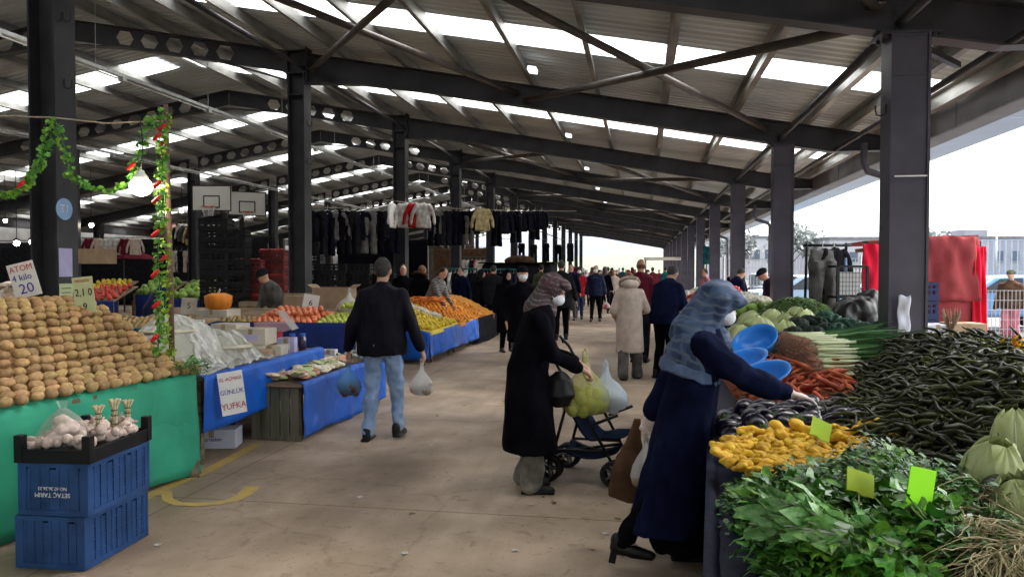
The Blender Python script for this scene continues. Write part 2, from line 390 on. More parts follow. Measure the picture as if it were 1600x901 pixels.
# ---------------------------------------------------------------- ground
def ground_mat():
    m=mat('worn_concrete',(.53,.41,.31),.62,.2,.9,.2,90,spec=.3,col2=(.37,.29,.225))
    t=m.node_tree; n=t.nodes; l=t.links; b=n['Principled BSDF']
    base=b.inputs['Base Color'].links[0].from_socket
    tc=n['Texture Coordinate']
    def nz(sc,det,st=None,dist=0):
        q=n.new('ShaderNodeTexNoise'); q.inputs['Scale'].default_value=sc; q.inputs['Detail'].default_value=det; q.inputs['Distortion'].default_value=dist
        if st:
            mp=n.new('ShaderNodeMapping'); mp.inputs['Scale'].default_value=st[0]; mp.inputs['Rotation'].default_value=(0,0,st[1]); l.new(tc.outputs['Object'],mp.inputs[0]); l.new(mp.outputs[0],q.inputs['Vector'])
        else: l.new(tc.outputs['Object'],q.inputs['Vector'])
        return q.outputs[0]
    def ramp(s,a,c,ca,cb):
        r=n.new('ShaderNodeValToRGB'); l.new(s,r.inputs[0]); e=r.color_ramp.elements; e[0].position=a; e[1].position=c; e[0].color=rgb(ca); e[1].color=rgb(cb); return r.outputs[0]
    def mul(a,c,f=1):
        x=n.new('ShaderNodeMix'); x.data_type='RGBA'; x.blend_type='MULTIPLY'; x.inputs[0].default_value=f; l.new(a,x.inputs[6]); l.new(c,x.inputs[7]); return x.outputs[2]
    c=mul(base,ramp(nz(.35,6,dist=.6),.36,.6,(.50,.47,.43),(1,1,1))); c=mul(c,ramp(nz(2.3,7,dist=.4),.4,.62,(.80,.80,.76),(1,1,1)))              # broad stains
    c=mul(c,ramp(nz(1.2,5,((6,.35,1),R(18))),.38,.55,(.80,.77,.75),(1,1,1)),.35)   # dragged streaks
    c=mul(c,ramp(nz(28,3),.62,.72,(1,1,1),(.55,.5,.46)),.7)                         # specks
    c=mul(c,ramp(nz(9,6,dist=1),.30,.40,(.6,.56,.54),(1,1,1)),.6)
    # joints every 3 m
    sp=n.new('ShaderNodeSeparateXYZ'); l.new(tc.outputs['Object'],sp.inputs[0])
    for ax,per,off in((0,4.2,1.4),(1,3.0,1.05)):
        a=n.new('ShaderNodeMath'); a.operation='ADD'; a.inputs[1].default_value=off+300; l.new(sp.outputs[ax],a.inputs[0])
        q=n.new('ShaderNodeMath'); q.operation='MODULO'; q.inputs[1].default_value=per; l.new(a.outputs[0],q.inputs[0])
        g_=n.new('ShaderNodeMath'); g_.operation='LESS_THAN'; g_.inputs[1].default_value=.014; l.new(q.outputs[0],g_.inputs[0])
        c=mul(c,ramp(g_.outputs[0],.4,.6,(1,1,1),(.5,.46,.42)))
    # hairline cracks
    vz=n.new('ShaderNodeTexNoise'); vz.inputs['Scale'].default_value=1.2; vz.inputs['Detail'].default_value=6; l.new(tc.outputs['Object'],vz.inputs['Vector'])
    vm=n.new('ShaderNodeMix'); vm.data_type='RGBA'; vm.inputs[0].default_value=.5; l.new(tc.outputs['Object'],vm.inputs[6]); l.new(vz.outputs['Color'],vm.inputs[7])
    vo=n.new('ShaderNodeTexVoronoi'); vo.feature='DISTANCE_TO_EDGE'; vo.inputs['Scale'].default_value=.55; l.new(vm.outputs[2],vo.inputs['Vector'])
    c=mul(c,ramp(vo.outputs[0],.0,.006,(.5,.46,.43),(1,1,1)),.35)
    c=mul(c,ramp(nz(70,2),.66,.72,(1,1,1),(.45,.42,.38)),.5)
    l.new(c,b.inputs['Base Color'])
    rr=n.new('ShaderNodeMapRange'); rr.inputs[3].default_value=.42; rr.inputs[4].default_value=.8; l.new(nz(1.1,4),rr.inputs[0]); l.new(rr.outputs[0],b.inputs['Roughness'])
    return m
g=MB(); g.add([(-700,-60,-.02),(700,-60,-.02),(700,1500,-.02),(-700,1500,-.02)],[(0,1,2,3)])
M_asph=mat('outside_asphalt',(.10,.10,.10),.8,.25,.4,.1,80)
struct('ground',g,M_asph)
g=MB(); g.add([(-32,YA,0),(4.6,YA,0),(4.6,YB+3,0),(-32,YB+3,0)],[(0,1,2,3)]); struct('floor',g,ground_mat())
# yellow floor paint, worn
M_yel=mat('worn_yellow_paint',(.50,.33,.055),.6,.3,14,.05,col2=(.34,.26,.13))
def strip(pts,wd,z=.004):
    b=MB(); vs=[]
    for i,p in enumerate(pts):
        a=Vector(pts[max(i-1,0)]); c=Vector(pts[min(i+1,len(pts)-1)]); d=(c-a).normalized(); nrm=Vector((-d.y,d.x))
        w_=wd(i/(len(pts)-1)) if callable(wd) else wd
        vs+= [(p[0]+nrm.x*w_/2,p[1]+nrm.y*w_/2,z),(p[0]-nrm.x*w_/2,p[1]-nrm.y*w_/2,z)]
    b.add(vs,[(2*i,2*i+1,2*i+3,2*i+2) for i in range(len(pts)-1)]); return b
pts=[onz(u,v)[:2] for u,v in((256,770),(258,783),(275,790),(305,791),(335,789),(362,784),(380,774),(392,762))]
struct('floor_marking_curve',strip(pts,lambda t:.07+.12*max(0,t-.55)),M_yel)
pts=[onz(u,v)[:2] for u,v in((180,800),(260,762),(320,738),(370,711),(400,694))]
struct('floor_marking_line',strip(pts,.10),M_yel)
# hills
def hill(x0,x1,y,h,sd,name,m,depth=120):
    b=MB(); 
    def fn(u,v): 
        x=x0+(x1-x0)*u; yy=y+depth*v; return (x,yy,-1+(h*(.55+.45*noise.noise(Vector((u*5+sd,v*1.5,sd)))))*math.sin(min(1,v*1.5)*PI/2)*math.sin(max(.02,min(1,u*1))*PI)**.4)
    b.grid(fn,60,10); return struct(name,b,m,True)
M_field=mat('pale_green_field',(.11,.13,.085),.9,.3,.05,col2=(.135,.145,.11))
M_farhill=mat('far_hill',(.15,.17,.20),.9,.15,.01)
hill(-260,60,170,14,3,'hill',M_field); hill(-500,700,600,60,8,'hills',M_farhill,200)
# ---------------------------------------------------------------- people
def cloth(name,col,rough=.85,var=.45,scale=7,bump=.9,bscale=16,**k): return mat(name,col,rough,var,scale,bump,bscale,spec=.03,**k)
M_skin=mat('skin',(.52,.31,.22),.5,.15,12,.1,200,sss=.08)
M_skin2=mat('skin_tanned',(.42,.24,.16),.5,.15,12,.1,200,sss=.08)
M_glove=mat('pale_gloved_hand',(.72,.60,.56),.5,.12,15,.1,200)
M_hairg=mat('grey_hair',(.045,.042,.04),.7,.5,60,.6,200); M_hairb=mat('dark_hair',(.02,.016,.014),.6,.4,60,.6,200); M_hairw=mat('light_grey_hair',(.22,.2,.19),.7,.4,60,.6,200); M_hairr=mat('reddish_hair',(.16,.07,.035),.6,.4,60,.6,200)
M_mask=mat('white_face_mask',(.75,.78,.82),.8,.08,20,.2,100); M_eye=mat('eye',(.02,.015,.01),.2,.1)
M_black=cloth('black_coat_wool',(.0045,.0045,.007)); M_navy=cloth('navy_coat',(.006,.009,.032),.8); M_navy2=cloth('navy_puffer',(.018,.022,.055),.5)
M_blueblk=mat('black_jacket_nylon',(.005,.005,.010),.6,.3,4,.4,25,spec=.08,huevar=0)
M_char=cloth('charcoal_cloth',(.014,.014,.017)); M_grey=cloth('grey_cloth',(.12,.115,.11)); M_lgrey=cloth('light_grey_trousers',(.22,.21,.18))
M_jean=cloth('blue_denim',(.17,.26,.43),.9,.35,9,.4,300,col2=(.27,.37,.54)); M_jeand=cloth('dark_denim',(.035,.05,.1))
M_red=cloth('red_jacket',(.42,.02,.025)); M_mar=cloth('maroon_cloth',(.12,.015,.03)); M_beige=cloth('off_white_quilted_coat',(.50,.42,.36),.7,.2,8,.3,40); M_brown=cloth('brown_cloth',(.09,.05,.03)); M_teal=cloth('teal_cloth',(.02,.12,.13)); M_pink=cloth('pink_cloth',(.5,.16,.2)); M_olive=cloth('olive_cloth',(.05,.055,.03)); M_stripe=None
M_shoe=mat('black_shoe_leather',(.006,.006,.006),.4,.3,20,.1,60,spec=.3)
M_fur=mat('beige_fur_trim',(.40,.33,.25),.9,.5,50,1,200)
def check_mat(name,cols,sc,thin=.5):
    m=bpy.data.materials.new(name); m.use_nodes=True; t=m.node_tree; n=t.nodes; l=t.links; b=n['Principled BSDF']; b.inputs['Roughness'].default_value=.7
    tc=n.new('ShaderNodeTexCoord'); prev=None
    col=None
    for i,(rot,c) in enumerate(cols[1:]):
        mp=n.new('ShaderNodeMapping'); mp.inputs['Rotation'].default_value=rot; l.new(tc.outputs['Object'],mp.inputs[0])
        wv=n.new('ShaderNodeTexWave'); wv.inputs['Scale'].default_value=sc*(1+.6*i); wv.inputs['Distortion'].default_value=8; wv.inputs['Detail'].default_value=2; l.new(mp.outputs[0],wv.inputs['Vector'])
        cr=n.new('ShaderNodeValToRGB'); cr.color_ramp.elements[0].position=thin; cr.color_ramp.elements[1].position=thin+.15; l.new(wv.outputs[0],cr.inputs[0])
        mx=n.new('ShaderNodeMix'); mx.data_type='RGBA'; l.new(cr.outputs[0],mx.inputs[0])
        if col is None: mx.inputs[6].default_value=rgb(cols[0])
        else: l.new(col,mx.inputs[6])
        mx.inputs[7].default_value=rgb(c); col=mx.outputs[2]
    l.new(col,b.inputs['Base Color']); return m
M_scarf=check_mat('blue_grey_printed_scarf',[(.016,.042,.11),((0,.4,.2),(.010,.026,.075)),((1.2,.3,0),(.045,.085,.17)),((.4,1.5,.2),(.07,.10,.16))],2.4,.70)
M_scarfb=mat('pale_blue_scarf_border',(.10,.15,.27),.7,.25,12,.3,80)
M_scarf2=check_mat('striped_brown_scarf',[(.03,.024,.026),((.2,1.3,0),(.13,.11,.10)),((0,.5,.4),(.09,.022,.035))],9,.74)
M_knit=check_mat('striped_knit',[(.03,.03,.035),((0,PI/2,0),(.45,.43,.4))],9,.8)
def ik(a,t,l1,l2,pole):
    a,t,pole=Vector(a),Vector(t),Vector(pole); d=t-a; L=min(d.length,(l1+l2)*.995); d.normalize(); t=a+d*L
    c=(l1*l1+L*L-l2*l2)/(2*L); h=math.sqrt(max(0,l1*l1-c*c)); p=pole-d*pole.dot(d); p.normalize(); return a+d*c+p*h,t
def hand(b,w,d,side,curl=.5,up=(0,0,1),detail=True):
    """w wrist, d direction of the hand, up = back of hand, side +1 right"""
    w,d,u=Vector(w),Vector(d).normalized(),Vector(up); x=d.cross(u).normalized(); u=x.cross(d).normalized()
    b.cap(w-d*.03,w+d*.01,.026,.027,8)
    M=Matrix((x,d,u)).transposed(); b.ball(w+d*.055,(.041,.052,.017),12,8,M)
    if not detail: b.ball(w+d*.11,(.036,.045,.016),8,6,M); b.cap(w+d*.03-x*side*.03,w+d*.09-x*side*.05,.012,.009,6); return
    for i,(o,L) in enumerate(((-.029,.072),(-.0095,.082),(.0105,.077),(.029,.06))):
        o*=side; p=w+d*.092+x*o; fx=x*o*.35
        d1=(d*math.cos(curl*.7)-u*math.sin(curl*.7)+fx*5).normalized(); d2=(d*math.cos(curl*1.9)-u*math.sin(curl*1.9)+fx*3).normalized(); d3=(d*math.cos(curl*2.7)-u*math.sin(curl*2.7)).normalized()
        p0=p-d*.03; p1=p+d1*L*.45; p2=p1+d2*L*.32; p3=p2+d3*L*.24
        b.cap(p0,p1,.0088,.0088,8); b.cap(p1,p2,.0088,.008,8); b.cap(p2,p3,.008,.0068,8)
    s=-side; p0=w+d*.025+x*s*.026; p1=p0+(d*.6+x*s*.8-u*.25).normalized()*.045; p2=p1+(d*.85+x*s*.35-u*.3).normalized()*.032
    b.cap(p0,p1,.0125,.0105,8); b.cap(p1,p2,.0105,.0085,8)
def person(label,loc,rz,h=1.7,lean=0,neck=0,turn=0,hands=((-.3,.05,.8),(.3,.05,.8)),feet=((-.1,0),(.1,0)),footup=(0,0),top=None,hem=.82,fat=1,flare=0,legs=None,wide=0,shoe=None,hair=None,style='short',mask=False,skin=None,vox=.012,detail=False,group=None,curl=.9,hdir=None,wr=.007,collar=True,hood=None,extra=None,puff=0,topname='jacket',armr=1):
    s=h/1.7; top=top or M_char; legs=legs or M_char; shoe=shoe or M_shoe; hair=hair or M_hairb; skin=skin or M_skin
    PV=Vector((0,0,.92)); RL=Matrix.Rotation(-R(lean),3,'X')
    def T(p): p=Vector(p); return PV+RL@(p-PV) if p.z>.92 else p
    nk=T((0,0,1.44)); RN=Matrix.Rotation(-R(lean*.55+neck),3,'X'); RT=RN@Matrix.Rotation(R(turn),3,'Z')
    HD=nk+RN@Vector((0,.025,.145))
    def H(p): return HD+RT@Vector(p)
    sh=[T((sx*.158*min(fat,1.08),0,1.345)) for sx in(-1,1)]
    arms=[]
    for i,sx in enumerate((-1,1)):
        e,w_=ik(sh[i],hands[i],.29,.25,(sx*.5,-.8,-.35)); arms.append((sh[i],e,w_))
    lg=[]
    for i,sx in enumerate((-1,1)):
        f=feet[i]; a=(f[0],f[1]-.03,.085+footup[i]); k,a=ik((sx*.085,0,.90),a,.417,.41,(0,1,0)); lg.append((Vector((sx*.085,0,.90)),k,a))
    # continuous body -------------------------------------------------
    b=MB()
    b.ball(H((0,0,.015)),(.074,.092,.108),20,14,RT); b.ball(H((0,.03,-.055)),(.052,.058,.055),14,10,RT)
    b.ball(H((0,.094,-.012)),(.013,.02,.024),8,6,RT); b.cap(H((0,.086,.012)),H((0,.1,-.018)),.008,.011,6)
    for sx in(-1,1): b.ball(H((sx*.075,-.005,-.005)),(.01,.02,.032),8,6,RT); b.ball(H((sx*.03,.08,.03)),(.022,.016,.008),8,6,RT)
    b.ball(H((0,.088,-.055)),(.022,.012,.006),8,6,RT); b.ball(H((0,.086,-.068)),(.02,.012,.006),8,6,RT)
    b.cap(H((0,-.015,-.06)),nk-Vector((0,0,.02)),.052,.06,12)
    b.loft([(T((0,0,z)),(rx,ry),-R(lean) if z>.92 else 0) for z,rx,ry in((.82,.14,.1),(.92,.155,.11),(1.05,.14,.1),(1.25,.16,.11),(1.38,.15,.09),(1.44,.07,.06))],16)
    for i,sx in enumerate((-1,1)):
        a,e,w_=arms[i]; b.cap(a,e,.045,.037,8); b.cap(e,w_,.037,.025,8)
        dd=Vector(hdir[i]) if hdir and hdir[i] else (w_-e).normalized()+Vector((0,0,-.15))
        hand(b,w_,dd,sx,curl if not isinstance(curl,tuple) else curl[i],up=(0,.3,1) if abs(dd.normalized().z)<.7 else (sx,0,0),detail=detail)
        p,k,an=lg[i]; b.cap(p,k,.075,.052,10); b.cap(k,an,.05,.034,10); b.cap(an,an+Vector((0,.09,-.04)),.032,.026,8)
    me=voxel(b,vox*(.55 if detail else 1),3 if detail else 2,'person'); me.materials.append(skin)
    root=obj('person',me,None,loc,(0,0,rz),(s,s,s)); tag(root,label,'person',group)
    # legs ----------------------------------------------------------
    b=MB(); b.ball((0,0,.9),(.165*fat,.125*fat,.12),14,8)
    for i,sx in enumerate((-1,1)):
        p,k,a=lg[i]; b.cap(p,k,.098,.074+wide*.4,12); b.cap(k,a+Vector((0,0,-.0)),.072+wide*.4,.056+wide,12)
        if wide: b.cap(a,a+Vector((0,0,-.02)),.056+wide,.06+wide,12)
    me=voxel(b,vox,3,'trousers',wr*1.3,9,(1,1,.8)); me.materials.append(legs); obj('trousers',me,root)
    # shoes ---------------------------------------------------------
    for i,sx in enumerate((-1,1)):
        p,k,a=lg[i]; b=MB(); up=footup[i]; z0=a.z-.085; tilt=up*.9
        q=lambda y,z: Vector((a.x+sx*y*.12,a.y+y,z0+z-(y+.05)*tilt))
        b.cap(q(-.035,.05),q(.06,.045),.043,.04,10); b.cap(q(.06,.04),q(.165,.028),.042,.03,10)
        if up<.03: b.box(q(.06,.012),(.085,.26,.022),Matrix.Rotation(-tilt*.9,3,'X'))
        b.cap(q(-.03,.06),q(-.03,.1),.043,.042,10)
        me=voxel(b,max(.009,vox*.7),2,'shoe'); me.materials.append(shoe); obj('shoe',me,root)
    # top -----------------------------------------------------------
    b=MB()
    rings=[(1.455,.075,.07),(1.43,.115,.085),(1.395,.17,.105),(1.28,.195,.13),(1.12,.19,.132),(1.0,.195,.137),(.94,.2,.14)]
    mid=(lg[0][2]+lg[1][2])/2
    def cen(z): 
        t=max(0,min(1,(.92-z)/.92)); return Vector((mid.x*t,(mid.y+.03)*t,z))
    rr=[(T((0,0,z)),(rx*fat,ry*fat),-R(lean)*(1 if z>1 else .5)) for z,rx,ry in rings]
    z=.86
    while z>hem-.01:
        t=(.92-z)/.6; rr.append((cen(z),((.2+flare*t)*fat,(.143+flare*t)*fat))); z-=.1
    rr.append((cen(hem),((.2+flare*(.92-hem)/.6)*fat,(.143+flare*(.92-hem)/.6)*fat)))
    b.loft(rr,24)
    for a,e,w_ in arms:
        f2=((fat-1)*.5+1)*armr; b.cap(a,e,.072*f2,.060*f2,12); b.cap(e,w_-(w_-e).normalized()*.03,.058*f2,.044*f2,12)
        if puff:
            for q in range(7):
                t=(q+.5)/7; p=a.lerp(e,t); b.ball(p,.078*f2-.008*t,10,8); p=e.lerp(w_,t*.9); b.ball(p,.066*f2-.014*t,10,8)
    if puff:
        for q in range(int((1.4-hem)/.07)):
            z=hem+.04+q*.07; c=T((0,0,z)) if z>.92 else cen(z); b.ball(c,(.213*fat,.155*fat,.04),20,8,RL if z>.92 else None)
    if collar: b.loft([(nk+Vector((0,-.01,-.03)),(.085,.08),-R(lean)),(nk+RN@Vector((0,.0,.045)),(.07,.07),-R(lean))],14)
    me=voxel(b,vox,3,topname,wr,7); me.materials.append(top); obj(topname,me,root)
    # head ----------------------------------------------------------
    if style=='short':
        b=MB(); b.ball(H((0,-.016,.030)),(.079,.092,.099),18,12,RT); b.ball(H((0,-.045,.0)),(.068,.052,.07),14,10,RT)
        for sx in(-1,1): b.ball(H((sx*.066,-.005,.015)),(.016,.03,.035),8,6,RT)
        me=voxel(b,vox*.8,1,'hair',.004,30,(1,1,1)); me.materials.append(hair); obj('hair',me,root)
    elif style=='bald':
        b=MB(); b.ball(H((0,-.05,-.012)),(.074,.05,.045),14,10,RT); me=b.mesh('hair',hair,True); obj('hair',me,root)
    elif style=='long':
        b=MB(); b.ball(H((0,-.018,.03)),(.09,.1,.105),18,12,RT); b.cap(H((0,-.05,-.02)),H((0,-.06,-.16)),.08,.07,12)
        me=voxel(b,vox,1,'hair',.006,26,(1,1,.3)); me.materials.append(hair); obj('hair',me,root)
    elif style=='cap':
        b=MB(); b.ball(H((0,-.012,.055)),(.092,.108,.07),18,12,RT); b.ball(H((0,.085,.045)),(.07,.06,.012),12,6,RT); me=voxel(b,vox*.7,2,'cap',.002); me.materials.append(hair); obj('cap',me,root)
    elif style=='scarf':
        b=MB(); b.ball(H((0,-.02,.025)),(.098,.112,.118),20,14,RT); b.cap(H((0,-.045,-.04)),nk+RN@Vector((0,-.02,-.03)),.09,.12,16)
        b.cap(H((0,.035,-.115)),nk+RN@Vector((0,.04,-.02)),.055,.09,12)
        me=voxel(b,vox,3,'headscarf',.006,8,(1,1,.6)); me.materials.append(hair); obj('headscarf',me,root)
    if hood:
        b=MB(); b.ball(nk+RN@Vector((0,-.05,.02)),(.15,.1,.085),16,10); me=voxel(b,vox,2,'hood',.01,14); me.materials.append(top); ho=obj('hood',me,root)
        b=MB(); n_=20
        for q in range(n_):
            a=2*PI*q/n_; b.ball(nk+RN@Vector((.14*math.cos(a),-.03+.1*math.sin(a),.06-.03*math.sin(a))),.038,8,6)
        me=voxel(b,vox,1,'fur_trim',.014,30,(1,1,1)); me.materials.append(hood); obj('fur_trim',me,ho)
    if mask:
        b=MB(); b.ball(H((0,.058,-.042)),(.062,.062,.052),16,12,RT); m_=b.build('face_mask',M_mask,root,True)
        for sx in(-1,1):
            for dz in(-.02,.02): m2=MB(); m2.tube([H((sx*.058,.06,-.04+dz*1.2)),H((sx*.078,-.01,0+dz*.6))],.0022,4); m2.build('strap',M_mask,m_)
    for sx in(-1,1):
        if vox<.02: b=MB(); b.ball(H((sx*.029,.083,.013)),(.011,.008,.006),8,6,RT); b.build('eye',M_eye,root,True)
    return root,{'HD':HD,'RT':RT,'nk':nk,'RN':RN,'arms':arms,'T':T,'RL':RL,'lg':lg,'s':s}
# ---- carrier bags
def bag(name,label,loc,wd,ht,m,content=None,cm=None,seed=0,parent_rot=0):
    r=random.Random(seed); root=thing(name,label,'carrier bag',loc,parent_rot)     # loc = grip point at top
    b=MB(); n=28; rings=[]
    prof=[(.0,.10),(.08,.13),(.22,.22),(.38,.55),(.55,.86),(.75,1.0),(.9,.86),(.98,.5),(1.0,.1)]
    vs=[]
    for t,rr in prof:
        for j in range(n):
            a=2*PI*j/n; k=1+.10*math.sin(a*5+seed+t*3)*(1-t*.6)+.05*math.sin(a*11+t*7+seed)
            vs.append((wd/2*rr*k*math.cos(a),wd/2*.72*rr*k*math.sin(a),-.06*1-ht*t))
    k=len(prof); b.add(vs,[(i*n+j,i*n+(j+1)%n,(i+1)*n+(j+1)%n,(i+1)*n+j) for i in range(k-1) for j in range(n)]+[tuple((k-1)*n+j for j in range(n))])
    for s in(-1,1): b.tube([(s*wd*.04,0,-.10),(s*wd*.05,0,-.03),(0,s*.012,.0),(-s*wd*.03,0,-.03),(-s*wd*.05,0,-.10)],.006,6)
    b.build('bag_film',m,root,True)
    if content:
        b=MB()
        for i in range(content):
            a=r.random()*2*PI; q=math.sqrt(r.random())*.36*wd; z=-.06-ht*(.62+.3*r.random()); b.ball((q*math.cos(a),q*.7*math.sin(a),z),wd*(.13+.05*r.random()),10,8)
        c=b.build('produce_inside',cm,root,True); c['kind']='stuff'
    return root
F_white=film('white_bag_film',(.85,.86,.86),.5,.3,.5); F_blue=film('blue_bag_film',(.15,.45,.85),.42,.2,.5); F_clear=film('clear_wrap',(.80,.82,.80),.32,.12,.5); F_yel=film('yellow_bag_film',(.72,.70,.22),.38,.25,.5); F_lb=film('pale_blue_bag_film',(.65,.78,.85),.42,.25,.5)
M_dkprod=mat('dark_fruit',(.10,.03,.03),.35,.5,20,col2=(.04,.04,.03)); M_tan=mat('tan_fruit',(.30,.22,.16),.6,.3,20); M_yelg=mat('yellow_green_fruit',(.45,.42,.10),.5,.4,14,col2=(.2,.28,.06)); M_rr=mat('red_fruit',(.45,.04,.04),.4,.3)
# ---- woman choosing vegetables in the foreground
WB,I=person('woman in long navy coat and blue patterned headscarf reaching over the eggplants',(.24,4.25,0),R(-88),1.55,12,14,0,
  hands=((-.17,-.20,.87),(.17,.55,1.08)),feet=((-.10,.02),(.10,-.36)),footup=(0,.05),armr=1.2,top=M_navy,hem=.24,fat=1.15,flare=.045,wide=.0,legs=M_black,hair=M_scarf,style='none',mask=True,skin=M_glove,vox=.013,detail=True,curl=(1.2,.28),hdir=(None,(.05,.95,-.22)),wr=.020,topname='long_coat')
HD,RT,nk,RN,T=I['HD'],I['RT'],I['nk'],I['RN'],I['T']
def H(p): return HD+RT@Vector(p)
b=MB(); b.ball(H((0,-.03,.03)),(.105,.118,.122),24,16,RT); b.ball(H((0,.06,.07)),(.085,.075,.06),16,10,RT); b.ball(H((0,.115,.075)),(.05,.035,.03),12,8,RT)
for sx in(-1,1): b.cap(H((sx*.075,.015,.05)),H((sx*.06,.0,-.12)),.03,.05,10)
b.cap(H((0,-.06,-.02)),nk+RN@Vector((0,-.05,-.06)),.10,.15,18); b.cap(H((0,.03,-.13)),nk+RN@Vector((0,.07,-.05)),.06,.10,14)
me=voxel(b,.010,2,'headscarf',.014,11,(1,.5,1)); me.materials.append(M_scarf); sf=obj('headscarf',me,WB)
b=MB(); b.loft([(T((0,-.03,1.20)),(.235,.185),-R(16)),(T((0,-.03,1.27)),(.232,.18),-R(16)),(T((0,-.02,1.36)),(.205,.15),-R(16)),(nk+Vector((0,-.02,.03)),(.12,.11),-R(14))],30)
me=voxel(b,.011,2,'scarf_cape',.02,10,(1,1,.35)); me.materials.append(M_scarf); obj('scarf_cape',me,sf)
b=MB(); b.loft([(T((0,-.035,1.145)),(.243,.19),-R(16)),(T((0,-.03,1.215)),(.243,.192),-R(16))],30)
me=voxel(b,.011,1,'scarf_border',.02,10,(1,1,.35)); me.materials.append(M_scarfb); obj('scarf_border',me,sf)
# heeled shoe
p,k,a=I['lg'][1]; b=MB(); b.box((a.x,a.y-.055,a.z-.085),(.035,.04,.08),Matrix.Rotation(-.2,3,'X')); b.build('heel',M_shoe,WB,bevel=.004)
g_=WB.matrix_basis
b=MB(); b.loft([((0,-.05,.34),(.225,.18)),((0,-.05,.2),(.225,.185)),((0,-.03,.12),(.22,.175))],26); me=voxel(b,.016,3,'skirt',.02,9,(1,1,.3)); me.materials.append(M_black); obj('skirt',me,WB)  # black lower skirt stands in for the shadow below the coat
M4=Matrix.Translation(Vector((.24,4.25,0)))@Matrix.Rotation(R(-88),4,'Z')@Matrix.Scale(I['s'],4)
hp=M4@(I['arms'][0][2]+Vector((0,0,-.08)))
bag('carrier_bag','white mesh-like bag of garlic hanging behind the woman in navy coat',(hp.x-.03,hp.y,hp.z),.17,.30,F_white,14,M_tan,3)
b=MB(); b.loft([((0,0,0),(.02,.02)),((-.02,0,-.12),(.045,.02)),((-.05,0,-.30),(.10,.03)),((-.08,0,-.46),(.09,.02)),((-.03,0,-.5),(.02,.01))],14)
me=voxel(b,.009,2,'cloth_bag',.008,12); me.materials.append(M_brown); bo=obj('cloth_bag',me,None,(hp.x-.08,hp.y+.08,hp.z+.03)); tag(bo,'limp dark brown cloth bag beside the garlic bag','bag')
# ---- woman with the pushchair
WK,I=person('woman in long black coat and striped brown headscarf pushing the small pushchair',(-.83,5.58,0),R(-84),1.60,13,16,-4,
  hands=((-.10,.40,.98),(.13,.42,.96)),feet=((-.11,.02),(.12,.06)),top=M_black,hem=.32,fat=1.14,flare=.05,wide=.035,legs=M_lgrey,hair=M_scarf2,style='scarf',mask=True,vox=.014,detail=True,curl=1.1,wr=.018,topname='long_coat')
HD,RT=I['HD'],I['RT']
b=MB(); b.ball(H((0,.055,.075)),(.08,.07,.05),14,10,RT); b.ball(H((0,.1,.07)),(.05,.035,.02),10,8,RT); me=voxel(b,.01,2,'scarf_brim',.004); me.materials.append(M_scarf2); obj('scarf_brim',me,WK)
# ---- man walking away with two bags
MJ,I=person('man seen from behind in dark jacket and pale jeans carrying two bags',(-2.42,6.95,0),R(3),1.72,2,0,0,
  hands=((-.33,.02,.84),(.37,.05,.84)),feet=((-.13,-.02),(.12,.12)),footup=(0,.02),top=M_blueblk,hem=.80,fat=1.15,legs=M_jean,hair=M_hairg,style='short',skin=M_skin2,vox=.012,detail=True,curl=1.2,wr=.02)
M4=Matrix.Translation(Vector((-2.42,6.95,0)))@Matrix.Rotation(R(3),4,'Z')@Matrix.Scale(I['s'],4)
hp=[M4@(q[2]+Vector((0,.0,-.075))) for q in I['arms']]
bag('carrier_bag','blue see-through bag of dark fruit in left hand of man in jeans',hp[0],.26,.30,F_blue,16,M_dkprod,1)
bag('carrier_bag','white carrier bag in right hand of man in jeans',hp[1],.23,.30,F_white,10,M_tan,2)
# ---- others (px,foot y) -> floor
def P(px,py): q=onz(px,py); return (q[0],q[1],0)
lw,_=person('woman in long off-white quilted coat with fur trimmed hood seen from behind',P(984,592),R(8),1.60,4,30,0,hands=((-.2,.2,.95),(.22,.3,1.02)),feet=((-.12,-.15),(.13,.1)),top=M_beige,hem=.42,fat=1.02,flare=.03,wide=.03,legs=M_grey,hair=M_hairr,style='short',hood=M_fur,vox=.018,wr=.01,puff=0,topname='quilted_coat')
person('grey haired man in dark navy jacket stooping beside the woman in off-white coat',(.32,11.6,0),R(-35),1.72,16,20,0,hands=((-.15,.35,1.0),(.2,.35,.98)),top=M_navy,hem=.8,fat=1.2,legs=M_black,hair=M_hairg,vox=.02,skin=M_skin2)
person('tall balding man in dark jacket with red collar beyond the off-white coat',P(1000,566),R(-10),1.80,3,10,20,hands=((-.25,.1,.85),(.25,.1,.85)),top=M_mar,hem=.8,legs=M_char,hair=M_hairr,style='bald',vox=.022,skin=M_skin2)
person('stocky man in dark grey coat walking away just right of the headscarf',P(877,531),R(5),1.82,2,0,0,hands=((-.3,.05,.83),(.32,.08,.83)),feet=((-.1,-.1),(.1,.12)),top=M_char,hem=.68,fat=1.12,legs=M_black,hair=M_hairg,vox=.022)
person('person in black coat and black cap with a face mask behind the black-coated woman',at(816,420,11)[:2]+(0,),R(195),1.66,3,0,0,hands=((-.25,.1,.9),(.25,.12,.9)),top=M_black,hem=.6,fat=1.15,legs=M_grey,hair=M_black,style='cap',mask=True,vox=.02)
person('woman in bright red jacket and face mask walking towards the camera',P(905,499),R(185),1.68,2,0,0,feet=((-.08,-.15),(.1,.1)),top=M_red,hem=.75,legs=M_jeand,hair=M_hairb,style='scarf',mask=True,vox=.024)
person('man in navy puffer jacket and face mask walking towards the camera',P(931,502),R(178),1.72,2,0,0,hands=((-.3,.05,.82),(.3,.08,.82)),feet=((-.12,-.12),(.12,.12)),top=M_navy2,hem=.78,fat=1.12,legs=M_black,hair=M_hairg,mask=True,vox=.022,puff=1)
